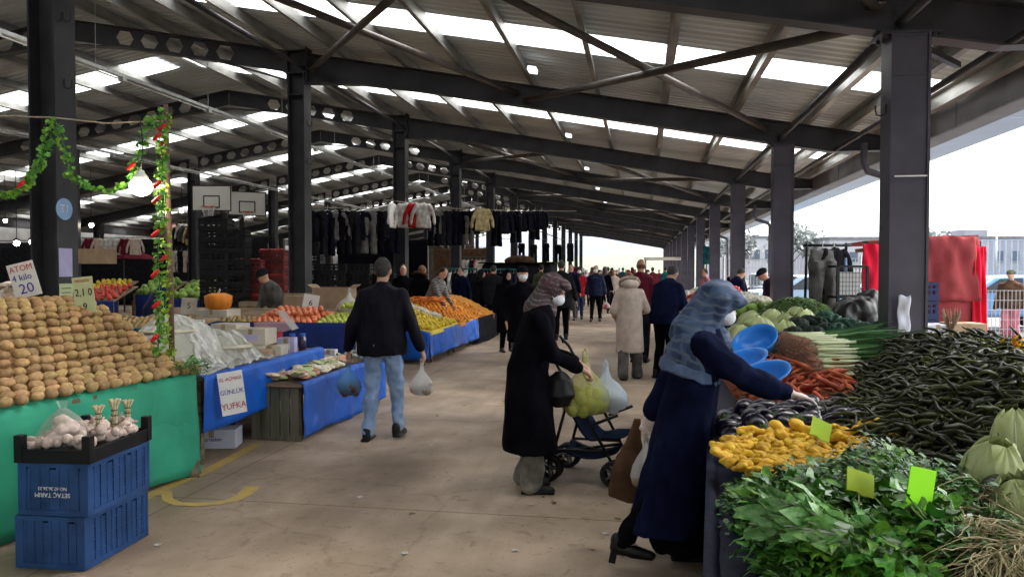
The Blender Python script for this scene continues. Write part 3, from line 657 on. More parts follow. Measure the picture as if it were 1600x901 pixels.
q=P(931,502); bag('carrier_bag','small white bag with red fruit held by man in navy puffer',(q[0]+.33,q[1]-.1,.72),.24,.26,F_white,9,M_rr,5)
person('man in grey trousers and dark coat walking half hidden beside the red jacket',P(893,500),R(170),1.75,2,0,0,top=M_navy,hem=.7,legs=M_grey,hair=M_hairb,vox=.026)
# vendors
person('vendor in dark grey jacket and knit cap bending over the apples',(-6.0,12.1,0),R(150),1.70,26,15,0,hands=((-.15,.35,.85),(.15,.4,.85)),top=M_grey,hem=.8,fat=1.1,legs=M_char,hair=M_char,style='cap',vox=.02)
person('vendor in striped jumper and dark waistcoat leaning over the citrus stall',(-4.35,15.6,0),R(-110),1.72,24,12,0,hands=((-.2,.4,.85),(.15,.45,.85)),top=M_knit,hem=.8,legs=M_char,hair=M_hairb,vox=.022)
person('person in hooded dark coat with brown fur hood behind the walking man',at(655,420,16.2)[:2]+(0,),R(-20),1.70,6,10,0,top=M_black,hem=.6,fat=1.1,legs=M_char,hair=M_hairr,hood=M_brown,vox=.024)
person('man in black coat with bare head among the clothes racks',at(630,420,17.0)[:2]+(0,),R(-160),1.72,4,5,0,top=M_black,hem=.7,legs=M_char,hair=M_hairb,vox=.024)
person('person in black standing at the far end of the citrus stall',(-4.1,19.2,0),R(-100),1.60,6,0,0,top=M_black,hem=.5,fat=1.1,legs=M_char,hair=M_char,style='scarf',vox=.024)
person('dark clad stallholder standing among the greens at the far left',(-10.4,12.3,0),R(-30),1.75,5,0,0,top=M_char,hem=.7,fat=1.15,legs=M_char,hair=M_hairb,vox=.024)
person('seller in blue jumper bending behind the hanging garland',(-8.9,12.8,0),R(-60),1.60,30,10,0,hands=((-.2,.4,.8),(.2,.4,.8)),top=M_navy2,hem=.8,legs=M_jeand,hair=M_hairb,vox=.024)
person('stallholder in dark clothes crouching over goods beside the bluish column',(2.75,11.9,0),R(170),1.40,34,10,0,hands=((-.2,.4,.7),(.2,.4,.7)),top=M_char,hem=.6,fat=1.2,legs=M_char,hair=M_brown,style='scarf',vox=.022)
person('man in blue jacket and dark knit cap stooping over the right-hand stall',(2.55,15.0,0),R(100),1.72,26,20,0,hands=((-.15,.35,.9),(.15,.4,.9)),top=M_navy2,hem=.75,fat=1.15,legs=M_jeand,hair=M_char,style='cap',vox=.022,skin=M_skin2)
person('man in navy coat looking down at the red peppers',(1.95,17.6,0),R(-60),1.70,18,25,0,hands=((-.15,.35,.9),(.15,.4,.9)),top=M_navy,hem=.75,legs=M_char,hair=M_hairg,vox=.024,skin=M_skin2)
person('bearded man in black jacket standing near the teal cloth',(2.4,20.5,0),R(160),1.72,8,10,0,top=M_black,hem=.75,legs=M_char,hair=M_hairb,vox=.024)
person('person in rose pink top on the far side of the pepper stall',(1.75,21.5,0),R(120),1.62,6,0,0,top=M_pink,hem=.75,legs=M_char,hair=M_hairb,vox=.024)
person('woman in pink skirt and brown top outside behind the wire fence',at(1580,420,16)[:2]+(0,),R(150),1.60,2,0,0,top=M_brown,hem=.85,legs=M_pink,wide=.04,fat=1.1,hair=M_olive,style='cap',vox=.022)
person('person in dark hooded coat standing between the wares table and the citrus stall',at(722,420,21)[:2]+(0,),R(160),1.66,4,0,0,top=M_navy,hem=.6,fat=1.1,legs=M_char,hair=M_hairb,vox=.026)
person('broad shopper in charcoal coat beyond the oranges facing away',at(771,420,19.5)[:2]+(0,),R(10),1.72,3,0,0,top=M_char,hem=.7,fat=1.2,legs=M_black,hair=M_hairg,vox=.026)
person('shopper in black headscarf close behind the black cap',at(792,420,15)[:2]+(0,),R(-150),1.6,3,0,0,top=M_black,hem=.4,fat=1.15,legs=M_black,hair=M_black,style='scarf',vox=.026)
person('tall shopper in dark green coat left of the red jacket',at(846,420,24)[:2]+(0,),R(20),1.76,3,0,0,top=M_olive,hem=.7,fat=1.1,legs=M_char,hair=M_hairb,vox=.026)
# the crowd down the aisle ------------------------------------------
crowd=[('black coat',M_black),('brown coat',M_brown),('maroon jacket',M_mar),('grey coat',M_grey),('navy jacket',M_navy),('olive jacket',M_olive),('charcoal jacket',M_char),('pink jacket',M_pink),('beige coat',M_beige),('teal jacket',M_teal)]
hs_=[('dark hair',M_hairb,'short'),('grey hair',M_hairg,'short'),('a black cap',M_char,'cap'),('a headscarf',M_scarf2,'scarf'),('a white scarf',M_mask,'scarf'),('a maroon scarf',M_mar,'scarf')]
spots=[(889,36),(899,30),(916,33),(945,28),(948,40),(957,46),(964,38),(973,44),(982,33),(968,56),(992,50),(1003,60),(1011,42),(1020,36),(978,66),(955,62),(940,52),(925,48),(908,44),(880,50),(1030,48),(1040,40),(860,34),(866,48),(1000,32),(925,38),(936,34),(950,31),(960,30),(988,40),(1012,34),(912,52),(897,46)]
used_=set()
for i,(u,Z) in enumerate(spots):
    c=crowd[(i*7+i//10)%10]; hh=hs_[(i*5+i//6)%6]; p=at(u,420,Z); hgt=1.58+.04*((i*3)%6)
    if i in(3,): c=crowd[0]
    way='walking away' if i%2 else 'facing the camera'; dist='farther' if Z>45 else 'nearer'
    lb='distant shopper in %s and %s, %s, in %s crowd'%(c[0],hh[0],way,dist)
    if lb in used_: lb=lb.replace('distant shopper','second distant shopper')
    used_.add(lb)
    person(lb,(p[0],p[1],0),R(rnd.uniform(-20,20)+(0 if i%2 else 180)),hgt,2,0,0,feet=((-.1,-.1),(.1,.1)),top=c[1],hem=rnd.choice((.55,.78,.8)),fat=rnd.choice((1,1.1,1.18)),legs=rnd.choice((M_char,M_black,M_jeand,M_grey)),hair=hh[1],style=hh[2],mask=(i%3==0),vox=.034,group='shoppers in the distance down the aisle')
# ---- pushchair
M_frame=mat('black_tube_frame',(.015,.015,.017),.35,.2); M_rub=mat('black_rubber',(.015,.015,.015),.7,.3,40); M_seat=cloth('dark_blue_seat_cloth',(.008,.016,.045)); M_hub=mat('grey_plastic_hub',(.10,.10,.11),.4,.2)
ps=thing('pushchair','small folding pushchair with black frame loaded with shopping bags','pushchair',(-.36,5.98,0),R(-104)); ps.scale=(1.12,1.12,1.08)
def T2(*p,r=.011): b=MB(); b.tube(p,r,8); return b.build('frame_tube',M_frame,ps,True)
# local: forward +y, x right; handles at -y
for s in(-1,1):
    T2((s*.2,-.30,.94),(s*.2,-.33,.99),(s*.2,-.26,.92),(s*.17,.20,.12)) # handle to front wheel
    T2((s*.19,-.12,.62),(s*.2,-.25,.12))                    # rear leg
    T2((s*.185,.05,.42),(s*.19,.22,.50))
    T2((s*.195,-.22,.22),(s*.175,.14,.24))
T2((-.2,-.25,.14),(.2,-.25,.14)); T2((-.17,.18,.16),(.17,.18,.16)); T2((-.2,-.24,.2),(.17,.15,.22)); T2((.2,-.24,.2),(-.17,.15,.22)); T2((-.2,-.12,.62),(.2,-.12,.62))
for s in(-1,1):
    for y in(-.26,.20):
        pass
        for e in(-1,1):
            b=MB(); b.lathe([(.062,-.014),(.085,-.016),(.092,-.008),(.092,.008),(.085,.016),(.062,.014),(.062,-.014)],(0,0,0),24,Matrix.Rotation(PI/2,3,'Y'))
            w1=b.build('wheel',M_rub,ps,True); w1.location=(s*.19+e*.026,y,.093)
            b=MB(); b.lathe([(.0,-.012),(.02,-.014),(.02,.014),(0,.012)],(0,0,0),12,Matrix.Rotation(PI/2,3,'Y'))
            for q in range(5): a=2*PI*q/5; b.bar((0,0,0),(0,.064*math.cos(a),.064*math.sin(a)),.012,.018,(1,0,0))
            b.build('hub',M_hub,w1)
        b=MB(); b.tube([(s*.19-.04,y,.093),(s*.19+.04,y,.093)],.008,8); b.tube([(s*.19,y,.093),(s*.19,y-.01,.16)],.012,8); b.build('axle',M_frame,ps,True)
b=MB(); b.grid(lambda u,v:((u-.5)*.34,-.17+.34*v+(.06 if v>.9 else 0),.62-.32*math.sin(min(1,v*1.6)*PI/2)+.10*max(0,v-.6)+.02*math.cos((u-.5)*PI)*-1),10,14); b.build('seat',M_seat,ps,True,solid=.008)
b=MB(); b.grid(lambda u,v:((u-.5)*.32,-.2+.36*v,.22-.05*math.sin(v*PI)-.03*math.sin(u*PI)),8,8); b.build('basket',M_seat,ps,True,solid=.005)
bag('carrier_bag','yellow see-through bag of green and yellow fruit on the pushchair',(-.42,5.78,1.02),.38,.44,F_yel,22,M_yelg,7)
bag('carrier_bag','pale blue and white plastic bag on the pushchair beside the yellow one',(-.27,5.90,.93),.36,.34,F_lb,12,M_mask,8)
b=MB(); b.loft([((0,0,0),(.03,.03)),((.0,0,-.06),(.1,.07)),((0,0,-.18),(.13,.09)),((0,0,-.26),(.07,.05))],14); me=voxel(b,.012,2,'handbag',.008,12); me.materials.append(M_shoe); tag(obj('handbag',me,None,(-.60,5.62,.87)),'black handbag hanging from the pushchair handle','handbag')
# ---------------------------------------------------------------- shared stall helpers
M_wood=mat('old_wood',(.20,.14,.09),.75,.5,3,.4,60,stretch=(1,1,8)); M_woodg=mat('weathered_grey_green_planks',(.15,.135,.10),.8,.5,3,.4,60,stretch=(4,4,.5),col2=(.07,.08,.05))
M_card=mat('cardboard',(.36,.26,.17),.8,.2,5,.1,80); M_cardp=mat('pale_cardboard',(.50,.46,.38),.75,.2,5,.1,80); M_cardw=mat('white_carton',(.50,.52,.60),.7,.1,5,.05)
M_green=mat('green_tarpaulin',(.03,.30,.18),.6,.2,2.5,.7,7); M_blue=mat('blue_tarpaulin',(.006,.10,.50),.45,.3,3,.7,9,spec=.35); M_dblue=mat('dark_blue_tarpaulin',(.01,.03,.17),.55,.3,3,.3,14)
M_bcrate=mat('blue_plastic_crate',(.02,.06,.17),.45,.3,6,.1,60); M_kcrate=mat('black_plastic_crate',(.006,.006,.007),.45,.3,6,.1,60)
M_ink=mat('black_ink',(.02,.02,.03),.8,.1); M_inkb=mat('blue_ink',(.03,.04,.30),.8,.1); M_inkr=mat('red_ink',(.45,.03,.05),.8,.1); M_inkw=mat('white_ink',(.7,.7,.72),.8,.1)
M_paper=mat('white_card',(.68,.68,.66),.8,.06,8)
M_lilac=mat('lilac_paper',(.42,.40,.62),.8,.08,8); M_pgreen=mat('pale_green_paper',(.48,.55,.32),.8,.08,8)
for m_,sc_c,st_c in((M_green,2.2,.5),(M_blue,2.6,.55),(M_dblue,2.6,.5)): crease(m_,sc_c,st_c)
def drape(name,m,parent,p0,p1,zt,zb_,amp=.018,freq=5,seed=0,over=.0,out=.0):
    """hanging cloth from p0 to p1 (xy); out leans the hem outwards; over folds onto the table"""
    p0=Vector((p0[0],p0[1],0)); p1=Vector((p1[0],p1[1],0)); d=(p1-p0); L=d.length; d.normalize(); n=Vector((d.y,-d.x,0))
    nu=max(8,int(L/.05)); nv=12
    zt0,zt1=zt if isinstance(zt,tuple) else (zt,zt)
    def fn(u,v):
        zz=zt0+(zt1-zt0)*u
        if over and v<.12: 
            t=1-v/.12; return p0+d*L*u-n*over*t+Vector((0,0,zz+.004))
        t=(v-.12)/.88 if over else v
        w_=amp*t*(math.sin(u*L*freq*2+seed)+.6*math.sin(u*L*freq*5.1+seed*2+t*2))+(.004+.014*t)*noise.noise(Vector((u*L*5,t*3,seed)))+.008*noise.noise(Vector((u*L*14,t*2.5,seed)))
        dz=.02*math.sin(u*L*3+seed) if t>.95 else 0
        return p0+d*L*u+n*(w_+out*t)+Vector((0,0,zz+(zb_+dz-zz)*t))
    b=MB(); b.grid(fn,nu,nv+(3 if over else 0)); return b.build(name,m,parent,True,solid=.004)
def table(root,x0,x1,y0,y1,z,m=None,legs=True,zback=None,axis='x'):
    m=m or M_wood; zb2=zback or z
    b=MB(); 
    b.add([(x0,y0,z if axis=='x-' else (zb2 if axis=='x' else z)),(x1,y0,zb2 if axis=='x-' else z),(x1,y1,zb2 if axis!='x' else z),(x0,y1,z if axis=='x-' else zb2)],[(0,1,2,3)]); b.build('table_top',m,root,solid=.03)
    if legs:
        for x in(x0+.08,x1-.08):
            for y in(y0+.08,y1-.08): b=MB(); b.box((x,y,(z-.03)/2),(.05,.05,z-.03)); b.build('leg',M_wood,root)
def lump(name,m,r,seed,amp=.12,seg=16,ring=10,f=2.2,stem=None):
    b=MB(); b.ball((0,0,0),r,seg,ring); rr=max(r)
    b.v=[tuple(Vector(v)*(1+amp*noise.noise(Vector(v)/rr*f+Vector((seed*3.1,seed,0))))) for v in b.v]
    me=b.mesh(name,m,True); return me
def put(name,meshes,label,cat,group,pts,rot=None,scale=(.9,1.1),kids=None):
    out=[]
    for i,p in enumerate(pts):
        me=meshes[i%len(meshes)] if len(meshes)<9 else rnd.choice(meshes)
        r_=rot(i) if rot else (rnd.uniform(0,6.28),rnd.uniform(0,6.28),rnd.uniform(0,6.28))
        s_=rnd.uniform(*scale); o=obj(name,me,None,p,r_,(s_,s_,s_)); tag(o,label,cat,group); out.append(o)
        if kids: 
            for kn,km in kids: obj(kn,km,o)
    return out
def hexpts(x0,x1,y0,y1,sx,sy,zf,j=.15):
    pts=[];r=0;y=y0
    while y<=y1:
        x=x0+(sx/2 if r%2 else 0)
        while x<=x1:
            xx=x+rnd.uniform(-j,j)*sx; yy=y+rnd.uniform(-j,j)*sy; pts.append((xx,yy,zf(xx,yy)+rnd.uniform(-j,j)*sx*.3)); x+=sx
        y+=sy; r+=1
    return pts
def moundmesh(name,m,x0,x1,y0,y1,zf,dz,zb_,nu=24,nv=24,noise_a=.01,parent=None,kind='stuff'):
    b=MB(); b.grid(lambda u,v:(x0+(x1-x0)*u,y0+(y1-y0)*v,zf(x0+(x1-x0)*u,y0+(y1-y0)*v)-dz+noise_a*noise.noise(Vector((u*20,v*20,0)))),nu,nv)
    # skirt
    n=nu+1; edge=[i for i in range(n)]+[j*n+nu for j in range(1,nv+1)]+[nv*n+i for i in range(nu-1,-1,-1)]+[j*n for j in range(nv-1,0,-1)]
    o=len(b.v); b.v+= [(b.v[e][0],b.v[e][1],zb_) for e in edge]; k=len(edge)
    b.f+= [(edge[i],edge[(i+1)%k],o+(i+1)%k,o+i) for i in range(k)]
    ob=b.build(name,m,parent,True); ob['kind']=kind; return ob
def sstep(a,b,x): t=max(0,min(1,(x-a)/(b-a))); return t*t*(3-2*t)
# ================================================================= potato stall (left, near)
st=thing('market_stall','long stall skirted in green tarpaulin carrying the potato heap','market stall',(0,0,0))
FA,FB=Vector((-3.93,2.45)),Vector((-3.47,5.55)); fd=(FB-FA).normalized(); fn_=Vector((fd.y,-fd.x))   # fn_ faces the aisle
drape('tarpaulin',M_green,st,FA,FB,(.775,.80),.03,.010,2.2,1,over=.12,out=.03)
drape('end_tarpaulin',M_green,st,FB,FB-fn_*1.3,.80,.1,.015,3,2)
b=MB(); q=[FA,FB,FB-fn_*1.4,FA-fn_*1.4]; b.add([(p.x,p.y,.76) for p in q],[(0,1,2,3)]); b.build('table_top',M_wood,st,solid=.03)
for p in(FB+Vector((-.06,-.08)),FA+Vector((-.1,.1)),FB-fn_*1.3): b=MB(); b.bar((p.x,p.y,.74),(p.x+.05,p.y-.02,0),.05,.05); b.build('leg',M_wood,st)
b=MB(); b.bar((FB.x+.0,FB.y-.03,.15),(FB.x+.05,FB.y-.10,.0),.06,.03); b.bar((FB.x-.02,FB.y-.03,.09),(FB.x+.07,FB.y-.0,.10),.03,.03); b.build('foot',M_wood,st)
def pz(v,s): return .83+.55*sstep(-.35,.25,s)**.8*sstep(-.05,.95,v)-.12*sstep(1.0,1.5,v)
M_pot=mat('potato_skin',(.38,.245,.105),.65,.34,26,.2,120,rand=.24,huevar=.012,spec=.3)
M_potd=mat('potato_shade',(.16,.10,.05),.8,.5,30,.3)
pots=[lump('potato',M_pot,(.052,.040,.037),i,.15,16,10,1.3) for i in range(7)]
pts=[];rots=[]
row=0; v=.0
while v<1.25:
    s=.03+(.048 if row%2 else 0)
    while s<2.9:
        vv=v+rnd.uniform(-.008,.008); ss=s+rnd.uniform(-.012,.012); p=FB-fd*ss-fn_*vv
        z=pz(vv,ss); big=1.12 if ss>1.15 and vv<.45 else 1
        pts.append((p.x,p.y,z)); rots.append((rnd.uniform(-.5,.5)+.1,rnd.uniform(-.3,.3),math.atan2(fd.y,fd.x)+rnd.uniform(-.35,.35))); s+=.096*big
    v+=.067; row+=1
def inview(p):
    X=p[0]*CT+p[1]*ST; Z=-p[0]*ST+p[1]*CT; return Z>1 and 800+F*X/Z>-25
L_=[i for i in range(len(pts)) if inview(pts[i])]; L_=sorted(L_,key=lambda i:pts[i][1]-1.5*pts[i][2])[:299]
for i in L_: o=obj('potato',rnd.choice(pots),None,pts[i],rots[i],tuple(rnd.uniform(.85,1.1)*q for q in(1,.95,.92))); tag(o,'tan potato in the sloping heap on the green stall','potato','potatoes heaped on the green stall')
b=MB(); b.grid(lambda u,v:tuple((FB-fd*(u*2.95+.02)-fn_*(v*1.5+.06)))+(pz(v*1.5,u*2.95)-.05+.012*noise.noise(Vector((u*50,v*24,0))),),60,30)
LS=set(L_)
for i in range(len(pts)):
    if i in LS or (not inview(pts[i])): continue
    M=Matrix.Translation(Vector(pts[i]))@Euler(rots[i]).to_matrix().to_4x4(); q=pots[i%7]; o_=len(b.v); b.v.extend([tuple(M@v.co) for v in q.vertices]); b.f.extend([tuple(o_+k for k in f.vertices) for f in q.polygons])
tag(b.build('potato_heap',M_pot,None,True),'underlying mass of tan potatoes beneath the visible ones','potatoes','potatoes heaped on the green stall','stuff')
# parsley at the end of the heap comes later (see greens)
# ---- blue crates
def crate(w,d,h,m,name='crate',slots=True,nx=8,nz=3,solidbot=.25):
    """open plastic crate with ribbed lattice walls; origin at base centre"""
    b=MB(); t=.012
    for s in(-1,1):
        for ax in(0,1):
            L=w if ax==0 else d; off=(d if ax==0 else w)/2-t/2
            def bx(c,z,lx,lz,th=t): 
                if ax==0: b.box((c,s*off,z),(lx,th,lz))
                else: b.box((s*off,c,z),(th,lx,lz))
            bx(0,h-.012,L,.024,t*1.8); bx(0,.015,L,.03,t*1.6)
            hb=h*solidbot; bx(0,hb/2+.01,L-.004,hb,t*.6)
            n=nx if ax==1 else max(4,int(nx*w/d))
            for i in range(n+1):
                c=-L/2+L*i/n; bx(c*.985,h/2,.010 if i%2 else .016,h-.006,t*(1.5 if i%2==0 else 1.1))
            for k in range(1,nz+1): bx(0,h*k/(nz+1),L-.01,.008,t*1.0)
            for k in range(n): 
                bx(-L/2+L*(k+.5)/n,h*.56,L/n*.96,h*(.74 if k%3 else .62),t*(.35 if k%2 else .6))
            for e in(-1,1):
                if ax==0: b.box((e*(w/2-.02),s*(d/2-.02),h/2),(.044,.044,h-.002))
    b.box((0,0,.012),(w-.02,d-.02,.01))
    return b
cr=crate(.40,.56,.285,M_bcrate,nx=10)
t=thing('plastic_crate','blue plastic crate with white lettering, upper of two beside the green stall','crate',(-3.14,3.93,.29),R(3))
cr.build('crate_body',M_bcrate,t)
text('SETAÇ TARIM',.034,M_inkw,t,(-.0,-.288,.115),(R(90),R(180),0)); text('NO.47.36.36.33',.026,M_inkw,t,(0,-.288,.15),(R(90),R(180),0))
t2=thing('plastic_crate','blue plastic crate standing on the floor under the lettered one','crate',(-3.15,3.92,.003),R(2))
cr2=crate(.40,.56,.285,M_bcrate,nx=12); cr2.build('crate_body',M_bcrate,t2)
# black tray
tr=thing('produce_tray','shallow black plastic tray of garlic on top of the blue crates','tray',(-3.14,3.93,.577),R(5))
b=MB(); w_,d_,h_=.42,.60,.075
for s in(-1,1): b.box((s*(w_/2-.006),0,h_/2),(.012,d_,h_)); b.box((0,s*(d_/2-.006),h_/2),(w_-.026,.012,h_))
for sx in(-1,1):
    for sy in(-1,1): b.box((sx*(w_/2-.018),sy*(d_/2-.018),.075),(.046,.046,.148))
b.box((0,0,.008),(w_-.02,d_-.02,.012)); b.build('tray_body',M_kcrate,tr,bevel=.003)
M_gar=mat('garlic_skin',(.58,.50,.42),.6,.25,40,.2,80,rand=.15,col2=(.42,.30,.27))
def garlic(seed):
    b=MB(); n=18; prof=[(.0,-.022),(.014,-.021),(.026,-.012),(.029,0),(.024,.012),(.013,.022),(.006,.032),(.004,.05),(.0,.052)]
    for_=[]
    for r_,z in prof:
        for j in range(n):
            a=2*PI*j/n; k=1+.10*abs(math.sin(a*4+seed)) if r_>.01 else 1; for_.append((r_*k*math.cos(a),r_*k*math.sin(a),z))
    k=len(prof); b.add(for_,[(i*n+j,i*n+(j+1)%n,(i+1)*n+(j+1)%n,(i+1)*n+j) for i in range(k-1) for j in range(n)])
    return b.mesh('garlic_bulb',M_gar,True)
gm=[garlic(i) for i in range(3)]
gp=[]
for i in range(74):
    u=rnd.uniform(-.17,.17); v=rnd.uniform(-.26,.26); gp.append((-3.14+u,3.93+v,.64+.06*max(0,1-abs(u)/.2)*(1-abs(v)/.5)+rnd.uniform(0,.02)+(.03 if i>50 else 0)))
put('garlic_bulb',gm,'loose white garlic bulb lying in the black tray','garlic','garlic bulbs in the black tray',gp,rot=lambda i:(rnd.uniform(-1.6,1.6),rnd.uniform(-1.6,1.6),rnd.uniform(0,6)),scale=(.85,1.15))
nb=thing('net_bag','tied net bag full of garlic at the near end of the tray','net bag',(-3.17,3.78,.66))
b=MB()
for i in range(40):
    a=rnd.random()*6.28; z=rnd.uniform(0,.13); r_=(.105-.5*z)*rnd.uniform(.5,1); b.ball((r_*math.cos(a),r_*math.sin(a),z),.026,8,6)
me=voxel(b,.007,1,'garlic_mass'); me.materials.append(M_gar); o=obj('garlic_mass',me,nb); o['kind']='stuff'
M_net=film('white_net',(.7,.68,.68),.08,.6,.3)
b=MB(); b.lathe([(.11,-.01),(.128,.03),(.12,.07),(.085,.13),(.04,.17),(.016,.19),(.03,.225),(.028,.23)],n=16); b.build('net',M_net,nb,True)
M_stalk=mat('dry_garlic_stalk',(.45,.40,.25),.8,.3,40,.3)
for k,(px_,py_) in enumerate(((147,632),(172,627),(204,633))):
    dy=(.02,.13,.22)[k]; g_=thing('garlic_bunch',('garlic bunch with short bound stalk, nearest of three standing in tray','garlic bunch with the tallest flared stalk, middle of three in tray','garlic bunch with bound stalk at the far end of the tray')[k],'garlic bunch',(-3.08+.02*k,3.93+dy,.66))
    b=MB(); 
    for i in range(7): a=i*.9; b.tube([(.012*math.cos(a),.012*math.sin(a),0),(.01*math.cos(a+.5),.01*math.sin(a+.5),.09),(.011*math.cos(a+.9),.011*math.sin(a+.9),.14),(.03*math.cos(a+.9),.03*math.sin(a+.9),.175+.02*(k==1))],[.007,.006,.006,.007],6)
    b.build('stalk',M_stalk,g_,True)
    b=MB(); 
    for z in(.05,.1,.13): b.lathe([(.019,z-.004),(.021,z),(.019,z+.004)],n=12)
    b.build('binding',M_woodg,g_)
    for i in range(5): a=i*1.256; obj('bulb',gm[i%3],g_,(.032*math.cos(a),.032*math.sin(a),.0),(rnd.uniform(-.5,.5),rnd.uniform(-.5,.5),0))
# ---- signs around the potato stall
def sign(label,c,wd,ht,rot,m,lines,name='price_sign',stick=0,cat='sign',thick=.004,frame=None):
    s=thing(name,label,cat,c); s.rotation_euler=rot
    b=MB(); b.box((0,0,0),(wd,thick,ht)); b.build('card',m,s)
    for (t_,sz,x,z,mm,sx) in lines: text(t_,sz,mm,s,(x,-thick/2-.002,z),(R(90),0,0),thick=.0008,sx=sx)
    if stick: b=MB(); b.box((0,.008,-ht/2-stick/2+.05),(.014,.008,stick+.1)); b.build('stick',M_wood,s)
    return s
p=at(38,437,5.95); sign('white price sign reading 20 in blue, tilted on the potato heap',p,.19,.27,(0,R(-15),TH+.2),M_paper,[('ATOM',.065,0,.09,M_inkr,.9),('4 kilo',.07,-.01,.02,M_inkb,.9),('20',.11,0,-.07,M_inkb,1)],stick=.2)
p=at(131,461,5.9); sign('pale card sign leaning between column and potato heap with green and red figures',p,.15,.28,(0,R(-6),TH+.1),M_pgreen,[('PATATES',.03,0,.11,M_inkr,.9),('2,1 0',.08,0,.02,M_ink,.8),('9',.08,.0,-.09,M_ink,.9)],stick=.2)
# papers on the near-left column (its aisle face is x=-6.03)
def onface(u,v,x): # pixel -> point on plane x=const
    k=(u-800)/F; Z=None
    # x = k*Z*CT - Z*ST
    Z=x/(k*CT-ST); return (x,k*Z*ST+Z*CT,HC-(v-420)/F*Z)
p=onface(102,327,-6.022); s=thing('round_sign','round pale blue sign with letters on the near-left column','sign',p)
b=MB(); b.lathe([(0,-.004),(.115,-.004),(.115,.004),(0,.004)],n=32,M=Matrix.Rotation(PI/2,3,'Y')); b.build('disc',mat('pale_blue_disc',(.25,.42,.68),.5,.1),s)
text('T1',.12,M_inkw,s,(.007,0,0),(R(90),0,R(90)))
p=onface(103,410,-6.02); s=thing('paper_notice','lilac printed notice taped to the near-left column above the green one','notice',p); b=MB(); b.box((0,0,0),(.004,.19,.30)); b.build('sheet',M_lilac,s)
p=onface(103,465,-6.02); s=thing('paper_notice','pale green printed notice taped lower on the near-left column','notice',p); b=MB(); b.box((0,0,0),(.004,.19,.30)); b.build('sheet',M_pgreen,s)
for i in range(5): b=MB(); b.box((.003,0,.1-.045*i),(.001,.14,.008)); b.build('printed_line',M_ink,s)
# grey cardboard boxes behind the potatoes at the far left edge
def carton(label,c,d,rz,m=M_card,open_=False,cat='cardboard box',group=None,lab=None):
    t=thing('cardboard_box',label,cat,c,rz,group); w_,l_,h_=d; b=MB()
    if open_:
        for s in(-1,1): b.box((s*(w_/2-.003),0,h_/2),(.006,l_,h_)); b.box((0,s*(l_/2-.003),h_/2),(w_-.013,.006,h_))
        b.box((0,0,.004),(w_-.02,l_-.02,.006)); b.build('box_body',m,t)
        for s in(-1,1): b=MB(); b.box((s*(w_/2+.04),0,h_+.02),(.10,l_*.96,.005),Matrix.Rotation(-s*.6,3,'Y')); b.build('flap',m,t)
    else:
        b.box((0,0,h_/2),(w_,l_,h_)); b.build('box_body',m,t,bevel=.004)
        b=MB(); b.box((0,0,h_+.0015),(.045,l_*.98,.001)); b.box((0,-l_/2-.0015,h_*.8),(.045,.001,h_*.38)); b.build('tape',mat_tape,t)
    if lab: 
        b=MB(); b.box((0,-l_/2-.002,h_*.45),(w_*.5,.001,h_*.4)); b.build('printed_panel',lab,t)
    return t
mat_tape=mat('brown_tape',(.30,.22,.13),.3,.1)
carton('open brown cardboard box at left edge behind the potato heap',(-5.0,4.95,1.22),(.35,.3,.22),.3,M_card,True)
carton('closed brown box lying behind the white price sign',(-5.05,5.35,1.12),(.3,.3,.2),-.2)
# ---- pole, rope, garland, bulb
pb_=Vector((-3.74,5.66,0)); ptop=Vector(at(262,165,5.9))
b=MB(); b.tube([pb_,pb_.lerp(ptop,.5)+Vector((.01,0,0)),ptop],[.024,.021,.018],10); o=b.build('wooden_pole',mat('reddish_brown_pole',(.13,.075,.055),.6,.5,5,.3,40,stretch=(3,3,.5)),None,True); tag(o,'thin reddish brown pole rising from the corner of the green stall','pole')
M_rope=mat('pale_rope',(.45,.38,.3),.8,.3,80)
def ropeobj(pts,r_,label,m=M_rope):
    b=MB(); b.tube(pts,r_,6); return tag(b.build('rope',m,None,True),label,'rope')
rp=[at(u,v,5.9+z) for u,v,z in((-30,182,.1),(85,185,.25),(170,194,.1),(262,190,0))]
ropeobj(rp,.006,'pale rope stretched from the near-left column to the thin pole')
M_leaf=mat('plastic_ivy_leaf',(.06,.26,.04),.45,.35,10,spec=.5,col2=(.16,.36,.03)); M_vine=mat('vine_stem',(.05,.18,.05),.6,.3); M_rose=mat('red_plastic_rose',(.55,.015,.02),.5,.3,30); M_leafy=mat('yellow_green_leaf',(.25,.38,.03),.45,.3,10)
